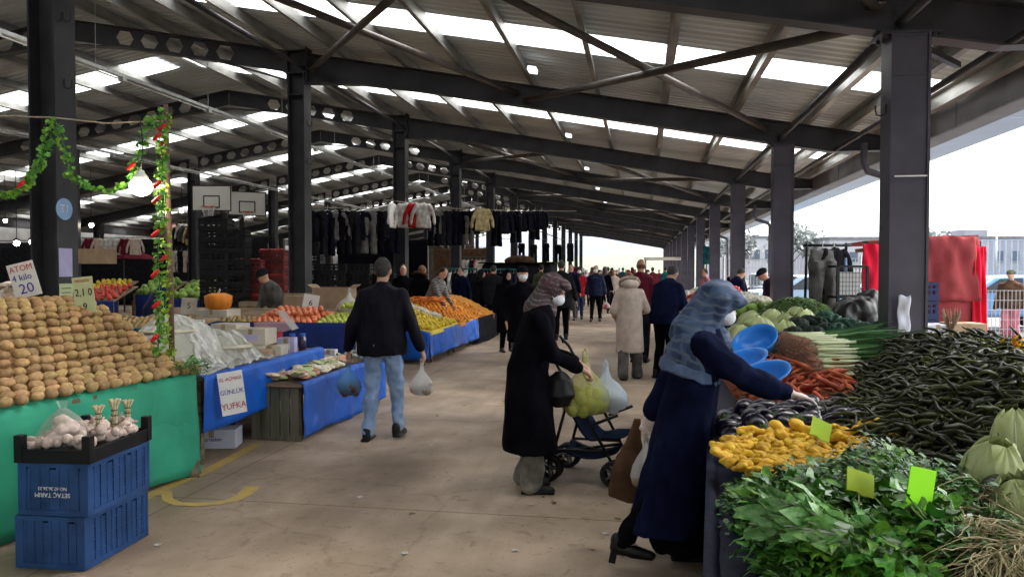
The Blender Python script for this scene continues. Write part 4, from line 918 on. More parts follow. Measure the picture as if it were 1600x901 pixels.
def garland(label,path,n,flowers,seed,sc_=1,ml=None):
    r=random.Random(seed); g_=thing('artificial_garland',label,'garland',(0,0,0))
    path=[Vector(p) for p in path]; 
    def at_(t): 
        t*=len(path)-1; i=min(int(t),len(path)-2); return path[i].lerp(path[i+1],t-i)
    b=MB(); b.tube([at_(i/40)+Vector((noise.noise(Vector((i*.3,seed,0)))*.02,noise.noise(Vector((i*.3,0,seed)))*.02,0)) for i in range(41)],.004,5); b.build('vine',M_vine,g_,True)
    b=MB()
    for i in range(n):
        p=at_(r.random()); a=r.random()*6.28; o=Vector((math.cos(a)*r.uniform(.01,.05),math.sin(a)*r.uniform(.01,.05),r.uniform(-.02,.02)))*sc_
        M=Euler((r.uniform(-1.2,1.2),r.uniform(-1.2,1.2),a)).to_matrix(); s=.024*sc_*r.uniform(.7,1.3)
        sh_=[(0,-1,0),(.75,-.45,.15),(.55,.2,.1),(.8,.5,.2),(.2,.6,.0),(0,1.2,-.2),(-.2,.6,0),(-.8,.5,.2),(-.55,.2,.1),(-.75,-.45,.15)]
        b.add([p+o+M@(Vector(q)*s) for q in sh_]+[p+o],[(10,k,(k+1)%10) for k in range(10)])
    o=b.build('leaves',ml or M_leaf,g_,False); o['kind']='stuff'
    for t_ in flowers:
        p=at_(t_)+Vector((0,-.04,0)); b=MB()
        for k in range(9): a=k*2.4; q=.010+.0016*k; b.ball((q*math.cos(a),q*math.sin(a)*.6-.01,q*math.sin(a+1)*.9),(.015,.011,.015),8,6)
        f_=b.build('rose',M_rose,g_,True); f_.location=p
    return g_
garland('green plastic ivy garland with red roses hanging down beside the thin pole',[at(250,168,5.75),at(256,250,5.72),at(250,330,5.7),at(248,420,5.7),at(250,500,5.7),at(243,556,5.6)],300,(.12,.30,.36,.48,.62,.74,.9),1,.85)
garland('second strand of ivy close beside the pole with roses and yellow leaves',[at(265,175,5.8),at(258,230,5.8),at(258,330,5.8),at(262,430,5.8),at(256,500,5.8),at(268,560,5.8)],230,(.1,.2,.55),2,.8,M_leafy)
garland('ivy swag from the rope down to the left edge of the picture',[at(83,186,6.0),at(76,225,6.0),at(62,262,5.95),at(45,288,5.9),at(20,306,5.9),at(-20,302,5.9)],190,(.62,),3,1.0)
garland('ivy swag looping from the near-left column across to the bulb',[at(90,190,6.0),at(105,235,6.0),at(110,272,6.0),at(135,292,5.95),at(175,300,5.9),at(205,285,5.85),at(222,235,5.8),at(238,185,5.8)],220,(.78,),4,.9)
p=Vector(at(222,292,5.7)); lt=thing('hanging_bulb','lit round bulb hanging from a cord beside the ivy garland','light bulb',p)
M_bulb=emit('lit_bulb_glass',(1,.86,.62),9); b=MB(); b.ball((0,0,0),(.078,.078,.07),20,14); b.build('globe',M_bulb,lt,True)
b=MB(); b.lathe([(.022,.12),(.03,.1),(.05,.075),(.055,.055),(.05,.05)],n=16); b.build('socket',M_paper,lt,True)
b=MB(); b.tube([(0,0,.12),(.02,0,.3),(0,0,.52)],.004,5); b.build('cord',M_ink,lt,True)
# ================================================================= yufka stall
ys=thing('market_stall','stall with dark blue hanging cloth carrying plastic covered flatbread and cartons','market stall')
table(ys,-4.9,-3.53,5.75,8.1,.72)
drape('tarpaulin',M_blue,ys,(-3.50,5.72),(-3.50,8.1),.745,.30,.012,2,4,over=.08)
drape('tarpaulin',M_dblue,ys,(-4.9,8.12),(-3.53,8.12),.73,.2,.012,2,4)
p=at(323,613,6.08); sign('white hand-lettered cloth sign for daily flatbread hanging on blue cloth',(-3.375,5.93,.585),.20,.36,(0,R(-7),R(40)),M_paper,[('EL AÇMASI',.043,0,.12,M_inkr,.85),('GÜNLÜK',.055,0,.01,M_inkb,.85),('YUFKA',.075,0,-.11,M_inkr,.85)],name='cloth_sign')
ph=thing('flatbread_heap','big heap of flatbread under a clear plastic sheet on the blue stall','covered heap',(-3.95,6.25,.74))
M_bread=mat('flatbread',(.52,.48,.38),.8,.2,10,.2)
for i in range(12): b=MB(); b.lathe([(0,.0),(.24,.0),(.25,.012),(.235,.026),(0,.03)],(rnd.uniform(-.03,.03)-.15,rnd.uniform(-.03,.03)-.1,i*.03),26); b.build('flatbread',M_bread,ph,True)
for i in range(6): b=MB(); b.lathe([(0,.0),(.22,.0),(.23,.012),(.215,.026),(0,.03)],(rnd.uniform(-.03,.03)+.12,.38+rnd.uniform(-.03,.03),i*.03),26); b.build('flatbread',M_bread,ph,True)
def shf(u,v):
    x=-.55+1.0*u; y=-.5+1.25*v
    h=.44*math.exp(-(((x+.12)/.34)**2+((y+.1)/.36)**2)**1.6)+.27*math.exp(-(((x-.1)/.25)**2+((y-.4)/.27)**2)**1.3)
    return (x,y,.012+h+.07*abs(noise.noise(Vector((x*6,y*6,1))))+.02*noise.noise(Vector((x*20,y*20,3))))
b=MB(); b.grid(shf,50,60); b.build('plastic_sheet',film('milky_plastic_sheet',(.62,.64,.57),.68,.2,.4),ph,True)
bl=MB(); bl.grid(lambda u,v:(-.1+.55*u,-.45+.55*v,.02+.1*math.sin(u*PI)*math.sin(v*PI)+.03*abs(noise.noise(Vector((u*6,v*6,4))))),24,24); o=bl.build('plastic_sheet',F_clear,None,True); o.location=(-3.98,6.1,.76); tag(o,'crumpled clear plastic spread at the front of the blue stall','plastic sheet'); 
sc_=thing('weighing_scale','white market weighing scale with display behind the covered heap','scale',(-4.35,6.75,.74),R(12))
M_scl=mat('scale_white',(.5,.5,.48),.4,.1); b=MB(); b.box((0,0,.05),(.32,.30,.10)); b.build('scale_body',M_scl,sc_,bevel=.01)
b=MB(); b.box((0,0,.115),(.36,.30,.012)); b.build('pan',M_tray,sc_,bevel=.004)
b=MB(); b.box((0,.16,.30),(.30,.05,.16)); b.box((0,.17,.16),(.04,.04,.2)); d_=b.build('display_head',M_scl,sc_,bevel=.006); b=MB(); b.box((0,.13,.32),(.22,.004,.07)); b.build('display',M_ink,d_)
for i,(x,y,z,w_,l_,h_,rz,m,lb) in enumerate([
 (-4.2,7.35,.735,.34,.26,.15,.1,M_cardp,'pale carton at the back of the blue stall under a stacked one'),(-4.2,7.36,.887,.30,.24,.17,-.1,M_cardp,'pale tall carton stacked highest at the back of the blue stall'),
 (-3.88,7.2,.735,.30,.24,.12,.15,M_cardp,'low pale carton with printed edge in the middle of the blue stall'),(-3.88,7.3,.857,.32,.25,.16,.0,M_cardp,'cream carton standing on the low printed carton'),
 (-3.68,6.95,.735,.26,.2,.10,.3,M_card,'brown flat carton nearest the edge of the blue stall'),(-3.70,7.3,.735,.24,.2,.11,.1,M_cardp,'small pale carton by the blue cloth edge'),
 (-4.5,7.6,.735,.36,.3,.2,0,M_cardp,'large pale carton at far back of the blue stall'),(-3.70,7.62,.735,.18,.14,.16,.2,M_lilac,'purple printed pack beside the brown cartons'),(-4.0,7.85,.735,.2,.16,.2,.1,M_inkr,'dark red box under the clear lidded tray')]):
    carton(lb,(x,y,z),(w_,l_,h_),rz,m,lab=(M_lilac,M_pgreen,M_card)[i%3] if i!=7 else M_paper)
cb=thing('lidded_tray','clear plastic lidded tray tilted open over the dark red box','plastic tray',(-3.98,7.86,.94),.2)
b=MB(); b.box((0,0,.05),(.36,.26,.1),taper=.85); b.build('tray_body',film('pinkish_clear_plastic',(.7,.45,.5),.45,.12,.4),cb,bevel=.01); b=MB(); b.box((.16,0,.12),(.26,.26,.015),Matrix.Rotation(.9,3,'Y')); b.build('lid',F_clear,cb)
M_jar=mat('dark_jar_glass',(.05,.03,.08),.15,.2,spec=.7)
for i,(x,y) in enumerate(((-3.74,7.82),(-3.64,7.86))):
    j=thing('jar',('tall dark jar with blue lid, left one beside the purple pack','tall dark jar with blue lid, right one beside the purple pack')[i],'jar',(x,y,.735)); b=MB(); b.lathe([(0,0),(.04,0),(.042,.12),(.03,.15),(.03,.16)],n=16); b.build('jar_body',M_jar,j,True); b=MB(); b.lathe([(.033,.155),(.033,.185),(0,.187)],n=16); b.build('lid',M_blue,j,True)
# white carton on the floor under the stall
c_=carton('white printed carton on the floor beneath the blue stall',(-3.84,6.45,.003),(.42,.24,.17),R(14),M_cardw); text('Kardelen',.05,M_inkb,c_,(0,-.122,.085),(R(90),0,0))
carton('dark flat box pushed under the blue stall',(-4.3,7.0,.003),(.5,.4,.2),.2,M_char)
# ---- low table of wood planks with bright blue cloth
lt_=thing('low_table','low plank table with bright blue cloth carrying packets of dried goods','table',(0,0,0))
X0,X1,YA_,YB_=-3.66,-3.14,6.74,9.05
b=MB(); b.box(((X0+X1)/2,(YA_+YB_)/2,.53),(X1-X0+.04,YB_-YA_+.04,.03)); b.build('table_top',M_wood,lt_)
for i in range(5): w_=(X1-X0-.03)/5; b=MB(); b.box((X0+.01+w_*(i+.5),YA_+.015,.255),(w_-.012,.02,.50)); b.build('side_plank',M_woodg,lt_,bevel=.003)
b=MB(); b.box(((X0+X1)/2,YA_+.03,.03),(X1-X0-.02,.04,.05)); b.build('bottom_rail',M_woodg,lt_)
for x in(X0+.05,X1-.05):
    for y in(YA_+.08,YB_-.08): b=MB(); b.box((x,y,.257),(.05,.05,.51)); b.build('leg',M_wood,lt_)
drape('tarpaulin',M_blue,lt_,(X1+.03,YA_-.01),(X1+.03,YB_),.552,.03,.010,3,7,over=.06)
b=MB(); b.box((X1+.036,(YA_+YB_)/2,.46),(.004,YB_-YA_,.008)); b.build('hem_fold',M_blue,lt_)
packc=[('reddish',(.35,.14,.08)),('beige',(.42,.33,.2)),('pale green',(.28,.32,.12)),('brown',(.2,.11,.06)),('cream',(.5,.45,.35))]
pm_=[]
for n_,c in packc:
    m=mat('dried_goods_'+n_.replace(' ','_'),c,.35,.5,35,.5,60,spec=.6,col2=tuple(min(1,x*1.9+.08) for x in c),rand=.15)
    me=lump('goods_packet',m,(.085,.06,.022),len(pm_),.35,20,12,2.5); pm_.append(me)
for k,(n_,c) in enumerate(packc):
    pts_=[(rnd.uniform(X0+.06,X1-.06),rnd.uniform(YA_+.05,YB_-.75),.575+rnd.uniform(0,.045)) for _ in range(15)]
    put('goods_packet',[pm_[k]],'clear packet of %s dried goods on the low blue table'%n_,'packet','packets of %s dried goods'%n_,pts_,rot=lambda i:(rnd.uniform(-.3,.3),rnd.uniform(-.3,.3),rnd.uniform(0,6)),scale=(.75,1.15))
M_cuc=mat('dark_striped_packet',(.03,.06,.025),.3,.3,30,col2=(.5,.55,.45),spec=.6); me=lump('striped_packet',M_cuc,(.07,.045,.025),2,.3,16,10)
put('striped_packet',[me],'dark green and white packet at the far end of low table','packet','striped dark green packets',[(rnd.uniform(X0+.05,X1-.05),rnd.uniform(YB_-.72,YB_-.1),.575+rnd.uniform(0,.05)) for _ in range(28)],rot=lambda i:(rnd.uniform(-.3,.3),rnd.uniform(-.3,.3),rnd.uniform(0,6)))
carton('small grey box standing at the back corner of the low table',(-3.60,8.5,.55),(.16,.12,.13),.1,M_cardw)
# ================================================================= apple and persimmon table behind
at_=thing('market_stall','stall with dark blue front holding red persimmons and green apples','market stall')
table(at_,-7.6,-3.98,10.3,11.5,.78,zback=.98,axis='y')
drape('tarpaulin',M_dblue,at_,(-7.6,10.27),(-3.96,10.27),.86,.05,.012,2.5,3); drape('tarpaulin',M_dblue,at_,(-3.95,10.27),(-3.95,11.5),(.86,1.0),.05,.012,2.5,3)
def zt_(x,y): return .84+(y-10.3)*.2
M_per=mat('persimmon_skin',(.55,.12,.05),.35,.3,10,spec=.5,rand=.2,col2=(.6,.2,.07)); M_app=mat('green_apple_skin',(.36,.42,.05),.3,.25,8,spec=.5,rand=.15); M_org=mat('orange_peel',(.62,.24,.02),.45,.15,10,.3,200,rand=.12); M_lem=mat('lemon_peel',(.62,.46,.04),.45,.15,10,.3,200,rand=.14); M_pump=mat('pumpkin_skin',(.60,.20,.02),.5,.2,5)
mper=[lump('persimmon',M_per,(.042,.042,.036),i,.06) for i in range(3)]; mapp=[lump('green_apple',M_app,(.04,.04,.037),i,.08) for i in range(3)]
put('persimmon',mper,'red orange persimmon on the dark blue stall behind the cartons','persimmon','persimmons on the dark blue stall',hexpts(-5.55,-4.62,10.36,10.95,.086,.078,zt_)+hexpts(-5.4,-4.7,10.6,10.95,.09,.08,lambda x,y:zt_(x,y)+.06))
put('green_apple',mapp,'yellow green apple on the dark blue stall behind the walking man','apple','green apples on the dark blue stall',hexpts(-4.55,-3.98,10.36,10.8,.083,.075,zt_)+hexpts(-4.4,-3.98,10.9,11.05,.083,.075,lambda x,y:zt_(x,y)+.1))
moundmesh('persimmon_base',M_per,-5.6,-4.58,10.33,11.1,zt_,.03,.8); moundmesh('apple_base',M_app,-4.57,-3.97,10.33,11.1,zt_,.03,.8)
pk=thing('pumpkin','large orange pumpkin on pale boxes at the left of the persimmons','pumpkin',(-6.3,10.7,1.13))
b=MB(); n=40; prof=[(0,-.12),(.1,-.135),(.17,-.08),(.185,0),(.19,.085),(.1,.125),(.03,.11),(0,.1)]
vs_=[(r_*(1+.07*abs(math.cos(a*5)))*math.cos(a),r_*(1+.07*abs(math.cos(a*5)))*math.sin(a),z) for r_,z in prof for a in [2*PI*j/n for j in range(n)]]
b.add(vs_,[(i*n+j,i*n+(j+1)%n,(i+1)*n+(j+1)%n,(i+1)*n+j) for i in range(len(prof)-1) for j in range(n)]); b.build('pumpkin_flesh',M_pump,pk,True); b=MB(); b.tube([(0,0,.1),(.01,0,.15),(.03,0,.18)],[.022,.014,.016],8); b.build('stem',M_stalk,pk,True)
carton('pale box under the pumpkin',(-6.3,10.7,.84),(.5,.4,.17),0,M_cardp)
carton('tall open brown carton behind the persimmons',(-4.95,11.9,.98),(.62,.35,.34),0,M_card,True)
carton('brown carton beside the open one behind the persimmons',(-5.5,11.75,.98),(.4,.3,.2),.1,M_card)
p_=(-4.98,11.05,1.10); sign('small grey price card standing among the persimmons',p_,.24,.26,(R(-8),R(9),TH),M_paper,[('6',.13,0,0,M_ink,1)],stick=.1)
sign('small grey price card beside the pumpkin',(-6.85,10.8,1.05),.24,.26,(R(-8),R(3),TH),M_cardp,[('5',.13,0,0,M_ink,1)],stick=.1)
bag('produce_bag','large clear bag of goods slumped between persimmons and apples',(-4.42,11.2,1.33),.42,.36,F_white,8,M_tan,9)
# small brown fruit/eggs tray area left of pumpkin
M_wal=mat('walnut',(.34,.24,.10),.6,.3,20,rand=.3); mw=[lump('kiwi',M_wal,(.035,.03,.028),i,.1) for i in range(2)]
put('kiwi_fruit',mw,'small olive brown kiwi on the stall beyond the potato heap','kiwi','kiwis beyond the potato heap',hexpts(-6.9,-5.75,8.55,9.15,.075,.07,lambda x,y:.88+(y-8.5)*.15))
ks=thing('market_stall','stall with turquoise edged trays of kiwis beyond the potato heap','market stall'); table(ks,-7.2,-5.6,8.5,9.5,.82,zback=.95,axis='y'); drape('tarpaulin',M_dblue,ks,(-7.2,8.46),(-5.58,8.46),.84,.1,.01,2,3)
b=MB(); 
for i in range(14): b.box((-6.9+i*.1,8.44,.875),(.09,.02,.05))
b.build('tray_edge',M_teal,ks)
put('kiwi_fruit',mw,'small olive brown fruit on pale tray beside pumpkin boxes','fruit','brown fruit beside the pumpkin',hexpts(-6.9,-5.6,10.36,10.6,.08,.075,zt_))
# ================================================================= citrus stall (centre left)
cs=thing('market_stall','stall with bright blue cloth sloping down to the aisle with lemons and oranges','market stall')
def zc(x,y): return .60+.36*sstep(-3.5,-4.7,x)
for y in(12.7,14.3,15.9): 
    for s in(-1,1): b=MB(); b.bar((-3.62,y,.5),(-3.62+.02,y+s*.22,0),.03,.03); b.build('trestle_leg',M_wood,cs)
b=MB(); b.add([(-4.8,12.55,.90),(-3.55,12.55,.53),(-3.45,18.3,.53),(-4.8,18.3,.90)],[(0,1,2,3)]); b.build('table_top',M_wood,cs,solid=.03)
drape('tarpaulin',M_blue,cs,(-3.52,12.5),(-3.44,16.0),(.55,.56),.14,.03,1.5,9,over=.05); drape('tarpaulin',M_blue,cs,(-4.8,12.5),(-3.52,12.5),(.92,.55),.10,.02,2.5,2)
drape('dark_bin_side',M_char,cs,(-3.44,16.05),(-3.40,18.3),.58,.02,.01,1,1)
ml_=[lump('lemon',M_lem,(.048,.037,.036),i,.06,12,8) for i in range(2)]; mo_=[lump('orange',M_org,(.043,.043,.042),i,.05,12,8) for i in range(2)]
lp=hexpts(-4.75,-3.5,12.58,14.4,.098,.09,lambda x,y:zc(x,y)+.03*math.sin(x*9)*math.sin(y*7)+.02); put('lemon',ml_,'yellow lemon on the near half of the citrus stall','lemon','lemons on the citrus stall',lp[:299])
op=hexpts(-4.75,-3.48,14.5,18.2,.115,.105,lambda x,y:zc(x,y)+.10*sstep(14.4,15.3,y)*math.sin((x+4.8)/1.3*PI)+.03*math.sin(x*11)*math.sin(y*6)); rnd.shuffle(op); op=sorted(op,key=lambda p:p[1])[:299]
put('orange',mo_,'small orange fruit heaped on the far half of the citrus stall','orange','oranges on the citrus stall',op)
moundmesh('lemon_base',M_lem,-4.78,-3.5,12.56,14.45,zc,.02,.5); moundmesh('orange_base',M_org,-4.78,-3.46,14.45,18.25,lambda x,y:zc(x,y)+.10*sstep(14.4,15.3,y)*math.sin((x+4.8)/1.3*PI),.015,.5,noise_a=.04,nu=30,nv=60)
M_onw=mat('white_brown_packed_roots',(.42,.33,.26),.5,.4,12,col2=(.6,.58,.55)); mm=lump('packed_bag',M_onw,(.14,.08,.07),3,.3,16,10)
put('packed_bag',[mm],'white and brown packed produce bag between lemons and carrots','produce bag','packed bags on the citrus stall',[(-4.55+.14*i,14.0+.13*(i%2),.98-.05*i) for i in range(6)],rot=lambda i:(.2,.3,rnd.uniform(.5,1.2)))
M_car=mat('carrot_skin',(.58,.17,.03),.5,.2,20,.2,rand=.15); bcar=MB(); bcar.tube([(0,0,0),(.05,0,.003),(.12,0,0),(.17,0,-.004),(.2,0,-.004)],[.017,.019,.014,.007,.002],9); mcar=bcar.mesh('carrot',M_car,True)
put('carrot',[mcar],'orange carrot beside the packed bags on the citrus stall','carrot','carrots on the citrus stall',[(-4.5+rnd.uniform(0,.5),14.5+rnd.uniform(0,.6),.98+rnd.uniform(0,.08)) for _ in range(40)],rot=lambda i:(0,rnd.uniform(-.3,.3),rnd.uniform(-1,1)))
# ================================================================= right hand vegetable stall
rs=thing('market_stall','long vegetable stall on the right skirted in dark blue, sloping up to columns','market stall')
SX0,SX1=.50,2.25; M_rsk=mat('near_black_tarpaulin',(.006,.010,.035),.6,.3,3,.5,10)
def zs(x,y): return .70+.20*sstep(SX0,SX1,x)
b=MB(); b.add([(.15,1.4,.67),(SX1,1.4,.86),(SX1,9.9,.86),(.9,9.9,.67)],[(0,1,2,3)]); b.build('table_top',M_rsk,rs,solid=.03)
for x,z in((SX0+.45,.66),(SX1-.1,.83)):
    for y in(1.6,3.6,5.6,7.6,9.6): b=MB(); b.box((x,y,z/2),(.05,.05,z)); b.build('leg',M_wood,rs)
drape('tarpaulin',M_rsk,rs,(.15,1.4),(.9,9.9),.70,.05,.012,2.2,5,over=.05)
drape('tarpaulin',M_rsk,rs,(SX1+.02,9.9),(SX1+.02,1.4),.87,.05,.012,2.2,5); drape('tarpaulin',M_rsk,rs,(.15,1.38),(SX1,1.38),(.7,.87),.05,.012,2.2,5)
# ---- chilli heap
def zchi(x,y):
    u=sstep(.80,1.75,x+.10*(y-4)*-1); v=sstep(2.75,3.7,y)*(1-sstep(5.2,6.3,y)); return .82+.37*u*v
M_chi=mat('dark_green_chilli',(.010,.016,.008),.42,.6,9,spec=.28,rand=.5,col2=(.060,.070,.010))
def chilli(seed):
    r=random.Random(seed); b=MB(); L=.15; c=r.uniform(-.045,.045); c2=r.uniform(-.02,.02)
    pts=[(L*t,c*math.sin(t*PI)+.01*math.sin(t*9+seed),c2*math.sin(t*PI*1.3)) for t in [i/8 for i in range(9)]]
    b.tube(pts,[.006,.0105,.0115,.0115,.011,.0095,.0075,.005,.0015],8); b.tube([(0,0,0),(-.015,.002,.004),(-.035,c*.2,.012)],[.004,.0025,.002],5); return b
chim=[chilli(i).mesh('chilli',M_chi,True) for i in range(6)]
cand=[]
for _ in range(9000):
    x=rnd.uniform(.85,2.2); y=rnd.uniform(2.55,6.0)
    if x<1.0-.12*(y-3.6) : continue
    if y<2.9 and x>1.15: continue
    # keep off leeks / carrots
    if y>4.55 and x<(1.25 if y<5.05 else 1.62): continue
    cand.append((x,y,zchi(x,y)))
def chirot(): 
    a=rnd.gauss(2.6,1.0); return (rnd.uniform(-.5,.5),rnd.gauss(.25,.35),a)
cpos=sorted(cand[:2600],key=lambda p:p[0]*p[0]+p[1]*p[1])
for p in cpos[::4][:300]: o=obj('chilli',rnd.choice(chim),None,(p[0],p[1],p[2]+rnd.uniform(.012,.05)),chirot(),(rnd.uniform(.65,1.0),)*3); tag(o,'long dark green chilli pepper on top of the big heap','chilli pepper','chilli peppers in the big dark heap')
b=MB(); base_=[chilli(i+20) for i in range(5)]
for p in cand[2600:5400]+cpos[1::2][:400]:
    q=rnd.choice(base_); M=Matrix.Translation(Vector((p[0],p[1],p[2]+rnd.uniform(-.03,.028))))@Euler(chirot()).to_matrix().to_4x4()@Matrix.Scale(rnd.uniform(.65,1.0),4)
    b.add([M@Vector(v) for v in q.v],q.f)
tag(b.build('chilli_heap',M_chi,None,True),'rest of the great heap of dark green chilli peppers','chilli peppers','chilli peppers in the big dark heap','stuff')
b=MB()
M_cst=mat('olive_chilli_stalk',(.16,.17,.03),.5,.5,12)
for p in rnd.sample(cand,1500):
    a=rnd.uniform(0,6.28); L=rnd.uniform(.015,.04); q=Vector(p)+Vector((0,0,rnd.uniform(.005,.035))); d_=Vector((math.cos(a),math.sin(a),rnd.uniform(-.2,.6)))*L; b.tube([q,q+d_*.5+Vector((0,0,.004)),q+d_],[.0042,.0025,.0018],5)
tag(b.build('chilli_stalks',M_cst,None,True),'loose olive stalks scattered over the chilli heap','stalks',None,'stuff')
moundmesh('chilli_base',M_chi,.95,2.24,2.75,6.2,zchi,.02,.7,nu=40,nv=80,noise_a=.03)
# ---- aubergines
M_aub=mat('aubergine_skin',(.008,.005,.014),.25,.3,4,spec=.4); M_cal=mat('aubergine_calyx',(.05,.09,.03),.6,.3)
def aub(s_=1):
    b=MB(); b.lathe([(0,-.075),(.03,-.072),(.052,-.045),(.058,-.01),(.048,.035),(.032,.068),(.018,.082),(0,.084)],n=20); return b
am=aub().mesh('aubergine',M_aub,True); cb_=MB(); cb_.lathe([(.037,.058),(.03,.078),(.012,.088),(.008,.11),(0,.112)],n=8); cm_=cb_.mesh('calyx',M_cal,True)
def aubs(pts,label,group,sc=(.9,1.15)):
    for p in pts:
        o=obj('aubergine',am,None,p,(rnd.uniform(1.1,2.0),rnd.uniform(-.4,.4),rnd.uniform(0,6.28)),(rnd.uniform(*sc),)*3); tag(o,label,'aubergine',group); obj('calyx',cm_,o)
aubs(hexpts(.45,1.10,3.80,4.50,.112,.10,lambda x,y:.775+.03*sstep(.5,1.1,x))+hexpts(.56,1.12,3.95,4.48,.12,.11,lambda x,y:.84+.04*sstep(.5,1.1,x)),'glossy black aubergine in the heap below the reaching hand','aubergines below the hand')
aubs([at(1520,808,2.3),at(1548,795,2.4),at(1572,775,2.35),at(1500,800,2.45),at(1560,815,2.3)],'large glossy aubergine among the white cabbages at lower right','aubergines at the lower right',(1.0,1.15))
# ---- yellow lumpy mushrooms
M_mush=mat('yellow_mushroom',(.66,.45,.03),.6,.3,12,.5,60,rand=.2,col2=(.55,.28,.03))
mush=[]
for i in range(4):
    b=MB(); r=random.Random(i)
    for k in range(9): a=r.random()*6.28; q=r.uniform(0,.05); b.ball((q*math.cos(a),q*math.sin(a),r.uniform(-.005,.02)),(r.uniform(.016,.032),)*2+(r.uniform(.012,.02),),10,6)
    me=voxel(b,.006,2,'yellow_mushroom',.004,40,(1,1,1)); me.materials.append(M_mush); mush.append(me)
def zm(x,y): return .80+.06*sstep(3.3,3.75,y)+.03*sstep(.5,1,x)
put('yellow_mushroom',mush,'lumpy yellow mushroom cluster in the flat yellow heap','mushroom','yellow mushrooms below the aubergines',[p for p in hexpts(.32,1.14,3.10,3.72,.062,.058,zm,.3) if (p[0]-.74)**2/.17+(p[1]-3.42)**2/.12<1],rot=lambda i:(rnd.uniform(-.4,.4),rnd.uniform(-.4,.4),rnd.uniform(0,6)),scale=(.6,1.0))
put('yellow_mushroom',mush,'larger lumpy yellow mushroom on the back edge of the heap','mushroom','large yellow mushrooms at the back',[(.66,3.68,.85),(.78,3.72,.86),(.92,3.70,.86),(1.0,3.64,.87),(.96,3.58,.85),(1.06,3.55,.87),(.72,3.70,.88),(1.04,3.70,.90),(1.1,3.66,.9)],rot=lambda i:(rnd.uniform(-.6,.6),rnd.uniform(-.6,.6),rnd.uniform(0,6)),scale=(1.1,1.5))
moundmesh('mushroom_base',M_mush,.46,1.04,3.18,3.64,zm,.015,.7)
# ---- carrots, bowls, reds
def zk(x,y): return .80+.10*sstep(.7,1.3,x)+.05*math.sin(y*5)*math.sin(x*6)
M_carr=mat('red_orange_carrot',(.40,.085,.03),.5,.3,20,.2,rand=.35,huevar=.01)
mc2=bcar.mesh('carrot',M_carr,True)
put('carrot',[mc2],'red orange carrot heaped around the blue bowls','carrot','carrots around the blue bowls',[(x,y,zk(x,y)+rnd.uniform(0,.07)) for x,y in [(rnd.uniform(.68,1.28),rnd.uniform(4.55,6.6)) for _ in range(290)] if x<1.32],rot=lambda i:(0,rnd.uniform(-.5,.5),rnd.uniform(0,6.28)),scale=(.7,1.05))
moundmesh('carrot_base',M_carr,.66,1.35,4.5,6.7,zk,.0,.7,noise_a=.03)
M_bowl=mat('bright_blue_plastic',(.01,.22,.75),.3,.1,3,spec=.5)
for i,(px_,py_,Z,tx,ty,lb) in enumerate(((1195,600,4.75,-.35,.25,'large bright blue plastic bowl tilted on the carrots, nearest of three'),(1162,575,5.2,-.3,.2,'blue plastic bowl half hidden behind the woman in navy coat'),(1183,542,5.9,-.5,.5,'blue plastic bowl tilted steeply in front of the cabbages'))):
    p=at(px_,py_,Z); b=MB(); b.lathe([(0,0),(.07,0),(.10,.02),(.125,.06),(.14,.085),(.15,.088),(.15,.094),(.135,.09),(.12,.062),(.095,.026),(.065,.008),(0,.007)],(0,0,-.05),36)
    o=b.build('plastic_bowl',M_bowl,None,True); o.location=(p[0],p[1],p[2]+.02); o.scale=(1.2,1.2,1.2); o.rotation_euler=(ty,tx,0); tag(o,lb,'bowl')
# ---- leeks (roots left, green tops right)
def leek(seed):
    b=MB(); r=random.Random(seed)
    b.tube([(0,0,0),(.03,0,0),(.12,0,0),(.22,0,.002)],[.011,.0095,.008,.0085],8)
    return b
M_lw=mat('leek_white',(.62,.64,.45),.4,.1,10,col2=(.5,.6,.3)); M_lg=mat('leek_green',(.10,.22,.07),.4,.4,5,stretch=(1,8,8),rand=.3,col2=(.05,.13,.06)); M_lr=mat('leek_roots',(.36,.2,.13),.9,.4,60,1,100)
lwm=leek(0).mesh('leek',M_lw,True)
lgm=[]
for k in range(3):
    b=MB(); r=random.Random(k+3)
    for i in range(4):
        a=r.uniform(-.12,.12); c=r.uniform(-.08,.08); L=r.uniform(.32,.48); w_=.009
        pts=[(.19+L*t,a*L*t,c*L*t-.04*t*t) for t in (0,.25,.5,.75,1)]
        b.add([(x,y-w_*(1-.7*j/4),z+.002*s_) for j,(x,y,z) in enumerate(pts) for s_ in(0,)]+[(x,y,z+.007) for x,y,z in pts]+[(x,y+w_*(1-.7*j/4),z) for j,(x,y,z) in enumerate(pts)],[(j,j+1,6+j,5+j) for j in range(4)]+[(5+j,6+j,11+j,10+j) for j in range(4)])
    lgm.append(b.mesh('leaves',M_lg,True))
b=MB(); r=random.Random(1)
for i in range(14): a=r.uniform(0,6.28); L=r.uniform(.03,.07); b.tube([(0,0,0),(-L*.6,.011*math.cos(a),.011*math.sin(a)),(-L,.02*math.cos(a+.4),.02*math.sin(a+.4))],.0016,4)
lrm=b.mesh('roots',M_lr)
n_=0
for lay in range(9):
    for i in range(30):
        y=5.08+i*.048+rnd.uniform(-.015,.015); x=1.14+.0*lay-.08*(i/30)+rnd.uniform(-.02,.02)+.012*lay; z=.86+lay*.030+rnd.uniform(-.006,.006)-.0*i
        if z>.93+.24*sstep(4.9,6.0,y): continue
        o=obj('leek',lwm,None,(x,y,z),(rnd.uniform(0,6),rnd.uniform(-.10,.02),rnd.uniform(-.22,.10)-.12*(1-i/30)),(1.1,1.1,1.1)); tag(o,'slim leek with brown roots and green top in the stacked bundle','leek','leeks stacked beside the chillies')
        obj('leaves',lgm[(i+lay)%3],o); obj('roots',lrm,o); n_+=1
